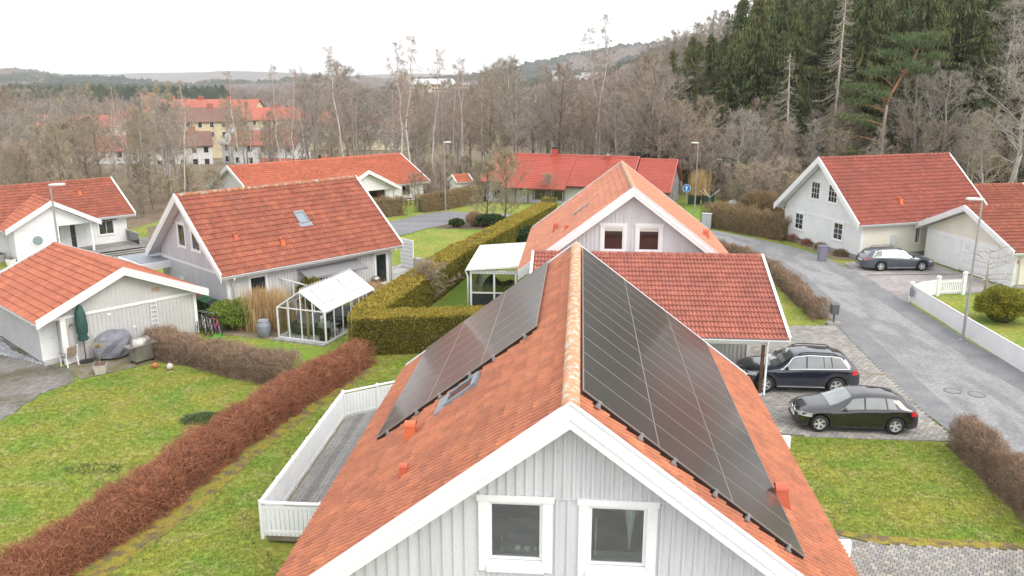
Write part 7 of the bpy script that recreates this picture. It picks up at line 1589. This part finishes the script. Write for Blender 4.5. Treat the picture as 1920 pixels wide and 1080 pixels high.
# ================================================================ the town and the far country
yellow_w = mat('yellow_render', (.60,.52,.33), (.54,.47,.31), rough=.9, sc=.2, var=.05); pale_w = mat('pale_yellow_render', (.62,.56,.40), rough=.9, sc=.2, var=.05); white_w = mat('white_render', (.66,.66,.66), (.58,.58,.58), rough=.9, sc=.2, var=.06); red_w = mat('falu_red_boards', (.26,.06,.045), (.22,.055,.045), rough=.9, sc=.3, var=.08)
roof_red = mat('far_red_roof', (.42,.13,.085), (.35,.11,.075), rough=.85, sc=.15, var=.12); roof_brown = mat('far_brown_roof', (.20,.11,.085), (.16,.09,.075), rough=.85, sc=.15, var=.12)
def town(label, px, Y, w, dpt, head, eave, ridge, wm, rm, rows=2, cols=6, cat='building', chim=0, hip=False, gcols=3):
    x = PX(px, Y); zg = T(x, Y)-.5; o = thing('town_house', label, cat, (x, Y, 0), hd(head)); b = MB(); a, c = w/2, dpt/2
    MB().box(-a, a, -c, c, zg, eave).add([(-a,-c,eave),(-a,c,eave),(-a,0,ridge)],[(0,2,1)]).add([(a,-c,eave),(a,c,eave),(a,0,ridge)],[(0,1,2)]).build('wall', wm, o)
    e = .5; ia = (a-c*.8) if hip else a+e; sl = (ridge-eave)/c
    P = [(-a-e,-c-e,eave-e*sl),(a+e,-c-e,eave-e*sl),(a+e,c+e,eave-e*sl),(-a-e,c+e,eave-e*sl),(-ia,0,ridge+.05),(ia,0,ridge+.05)]
    q = MB(); q.add(P, [(0,1,5,4),(2,3,4,5),(0,4,3),(1,2,5)] if hip else [(0,1,5,4),(2,3,4,5)]); q.add([(v[0],v[1],v[2]-.2) for v in P], [(4,5,1,0),(5,4,3,2)]); roof = q.build('roof', rm, o)
    for k in range(chim): xx = -a*.5+a*k/max(1,chim-1) if chim > 1 else a*.3; MB().box(xx-.9,xx+.9,-.6,.6,ridge-1,ridge+1.3).build('chimney', mat('chimney_brick', (.34,.13,.09), rough=.9), roof)
    h = eave-zg; win = MB().box(-.55,.55,-.04,.02,0,1.4).mesh('window', dglass); fr = MB().box(-.68,-.56,-.06,.02,-.1,1.5).box(.56,.68,-.06,.02,-.1,1.5).box(-.68,.68,-.06,.02,1.42,1.52).mesh('frame', white)
    for r_ in range(rows):
        z = eave-1.9-2.9*r_
        for k in range(cols): p = inst('window', win, o, (-a+w*(k+.5)/cols, -c, z)); inst('frame', fr, p)
        for k in range(gcols): p = inst('window', win, o, (-a, c-dpt*(k+.5)/gcols, z), (0,0,-pi/2)); inst('frame', fr, p)
    return o
town('yellow rendered block with brown roof in the town, left of centre', 372, 265, 24, 12, -22, -1.0, 2.8, yellow_w, roof_brown, 2, 7, chim=1)
town('white block with brown roof and two brick chimneys in front of the yellow block', 325, 205, 16, 9.5, -24, -3.6, -.7, white_w, roof_brown, 3, 6, chim=2)
town('long yellow block with red roof behind the brown-roofed block', 378, 335, 46, 12, 3, .3, 3.4, yellow_w, roof_red, 2, 12, chim=3)
town('yellow gabled block beside the long red roof', 262, 300, 12, 16, 15, -2.2, 1.8, yellow_w, roof_red, 2, 3)
town('yellow block with red roof at the right of the town', 500, 300, 24, 12, -6, -2.2, 1.6, yellow_w, roof_red, 2, 7, chim=1)
town('pale block with red roof low behind the birches', 505, 215, 17, 10, 8, -4.0, -.9, white_w, roof_red, 2, 5, chim=1)
town('grey-white gabled house left of the low pale block', 462, 225, 9, 12, 10, -4.5, -1.0, white_w, mat('grey_roof', (.36,.36,.37), rough=.8), 2, 3)
town('dark red wooden house behind the small spruce', 550, 160, 13, 8, 12, -5.2, -2.8, red_w, roof_red, 1, 4)
town('red wooden house with white gable trim in the middle wood', 655, 165, 11, 8, -20, -5.4, -2.6, red_w, roof_red, 1, 3)
town('yellow house with red roof left of the middle birches', 612, 300, 20, 11, 5, -3.2, .4, yellow_w, roof_red, 2, 5)
town('small white house with dark roof in the middle distance', 674, 300, 8, 8, 0, -2.5, -1.2, white_w, roof_brown, 1, 2)
town('house with red roof half hidden behind the middle birches', 722, 300, 17, 11, 4, -3.2, .2, pale_w, roof_red, 2, 5)
town('red-roofed house deep in the wood at the far left', 150, 290, 30, 12, 5, -4.0, -.6, pale_w, roof_red, 2, 7)
town('orange-roofed house among trees at the far left', 185, 210, 15, 10, -8, -5.0, -2.0, white_w, roof_red, 2, 4)
cm = thing('brick_chimney', 'square orange brick chimney stack above the red town roofs', 'chimney', (PX(280,330), 330, 0)); MB().box(-2.2,2.2,-2,2,-12,9.0-3.6).build('stack', mat('orange_brick', (.55,.27,.13), (.48,.22,.11), rough=.9, sc=1, var=.1), cm); MB().box(-2.4,2.4,-2.2,2.2,5.4,5.9).build('cap', MATS['orange_brick'], cm)
# large apartment block
ab = thing('apartment_block', 'large pale yellow apartment block with white stair towers on the horizon', 'building', (PX(810,700), 700, 0), hd(-4)); MB().box(-30,30,-8,8,-20,5.2).build('wall', mat('apricot_render', (.60,.50,.34), rough=.9, var=.05), ab)
MB().box(-30.5,30.5,-8.5,8.5,5.2,5.8).build('roof', white_w, ab); MB().add([(-24,-8.6,5.8),(20,-8.6,5.8),(17,-4,9.6),(-22,-4,9.6),(-24,8,5.8),(20,8,5.8)],[(0,1,2,3),(3,2,5,4),(0,3,4),(1,5,2)]).build('attic', mat('white_metal_roof', (.72,.73,.75), rough=.6), ab)
for xx in (-22,-4,13): MB().box(xx-2,xx+2,-10,-8,-20,8.6).build('stair_tower', white_w, ab)
wm_ = MB().box(-.7,.7,-.12,.02,0,1.5).mesh('window', dglass)
for r_ in range(6):
    for k in range(24):
        xx = -28.8+2.5*k
        if min(abs(xx-t_) for t_ in (-22,-4,13)) > 2.8: inst('window', wm_, ab, (xx, -8, 3.2-2.8*r_))
hs = thing('white_high_block', 'white stepped high block on the far hill right of centre', 'building', (PX(1048,900), 900, 0)); MB().box(-7,1,-6,6,-15,17).box(1.02,6,-5,6,-15,13).build('wall', white_w, hs); MB().box(6.02,16,-4,6,-15,3).build('wing', pale_w, hs)
hs2 = thing('white_far_block', 'long white block half hidden by a conifer right of the high block', 'building', (PX(1105,900), 900, 0)); MB().box(-16,16,-6,6,-15,12).build('wall', white_w, hs2); MB().box(-8,14,-5,5,12.02,15).build('attic', white_w, hs2)
for i, (px, Y, w_, h_) in enumerate(((35,1500,95,12),(350,1150,26,7),(375,1500,20,10))):
    o = thing('white_hall', 'distant white hall near the horizon at the left, %s' % pos[i], 'building', (PX(px,Y), Y, 0)); zz = far_h(PX(px,Y), Y); MB().box(-w_/2,w_/2,-10,10,zz-3,zz+h_).build('wall', white_w, o); MB().box(-w_/2-1,w_/2+1,-11,11,zz+h_,zz+h_+.8).build('roof', white_w, o)
# far woods that read as one mass
def woods(label, n, m, f, seed, tall):
    rnd = random.Random(seed); b = MB(); k = 0
    while k < n:
        r_ = 330*(7.5**rnd.random()); a = rnd.uniform(-.72,.5); Y = r_; x = a*r_
        if not f(x, Y, a): continue
        k += 1; z = far_h(x, Y); h = rnd.uniform(.75,1.15)*tall*(1+r_/4000); w_ = h*rnd.uniform(.25,.42)*(1.2 if r_ < 900 else 2.2)
        for j in range(7):
            an = rnd.uniform(0,6.28); c = (x+w_*.6*cos(an), Y+w_*.6*sin(an)); t = rnd.uniform(.55,1)*h
            b.add([(c[0]-w_*.6, c[1], z-1), (c[0]+w_*.6, c[1]+rnd.uniform(-1,1), z-1), (c[0]+rnd.gauss(0,w_*.25), c[1], z+t), (c[0]+w_*.5, c[1], z+t*.7), (c[0]-w_*.5, c[1], z+t*.65)], [(0,1,3,2,4)])
    o = b.build('distant_wood', m, kind='stuff'); o['label'] = label; o['category'] = 'wood'
nz_ = lambda x, y, s_: mnoise.noise(Vector((x/s_, y/s_, 5)))
woods('distant brown leafless woods across the valley', 9000, mat('far_brown_wood', (.22,.175,.155), (.27,.22,.185), rough=1, sc=.02, var=.15, isl=.25), lambda x, y, a: nz_(x, y, 260) > -.15 and not (y < 420 and -.50 < a < -.16) and not (a > .16 and y < 900), 1, 11)
woods('distant dark conifer belt across the valley', 3000, mat('far_conifers', (.055,.075,.05), (.08,.10,.06), rough=1, sc=.02, var=.15, isl=.3), lambda x, y, a: (520 < y < 800 and -.60 < a < -.34) or (y > 900 and nz_(x+900, y, 380) > .12), 2, 15)
# ---------------------------------------------------------------- thin haze over the whole country
hz = MB().box(-7600,7600,-120,8200,-60,190).build('haze', [], kind='stuff'); hm = bpy.data.materials.new('thin_haze'); hm.use_nodes = True; hn = hm.node_tree.nodes; hn.clear()
ho = hn.new('ShaderNodeOutputMaterial'); hv = hn.new('ShaderNodeVolumePrincipled'); hv.inputs['Density'].default_value = .00016; hv.inputs['Color'].default_value = (.96,.975,1,1); hv.inputs['Anisotropy'].default_value = .2
hm.node_tree.links.new(hv.outputs[0], ho.inputs['Volume']); hz.data.materials.clear(); hz.data.materials.append(hm)
hz['label'] = 'thin pale haze lying over the valley and hills'; hz['category'] = 'haze'
print('OBJECTS TOTAL', len(bpy.data.objects))
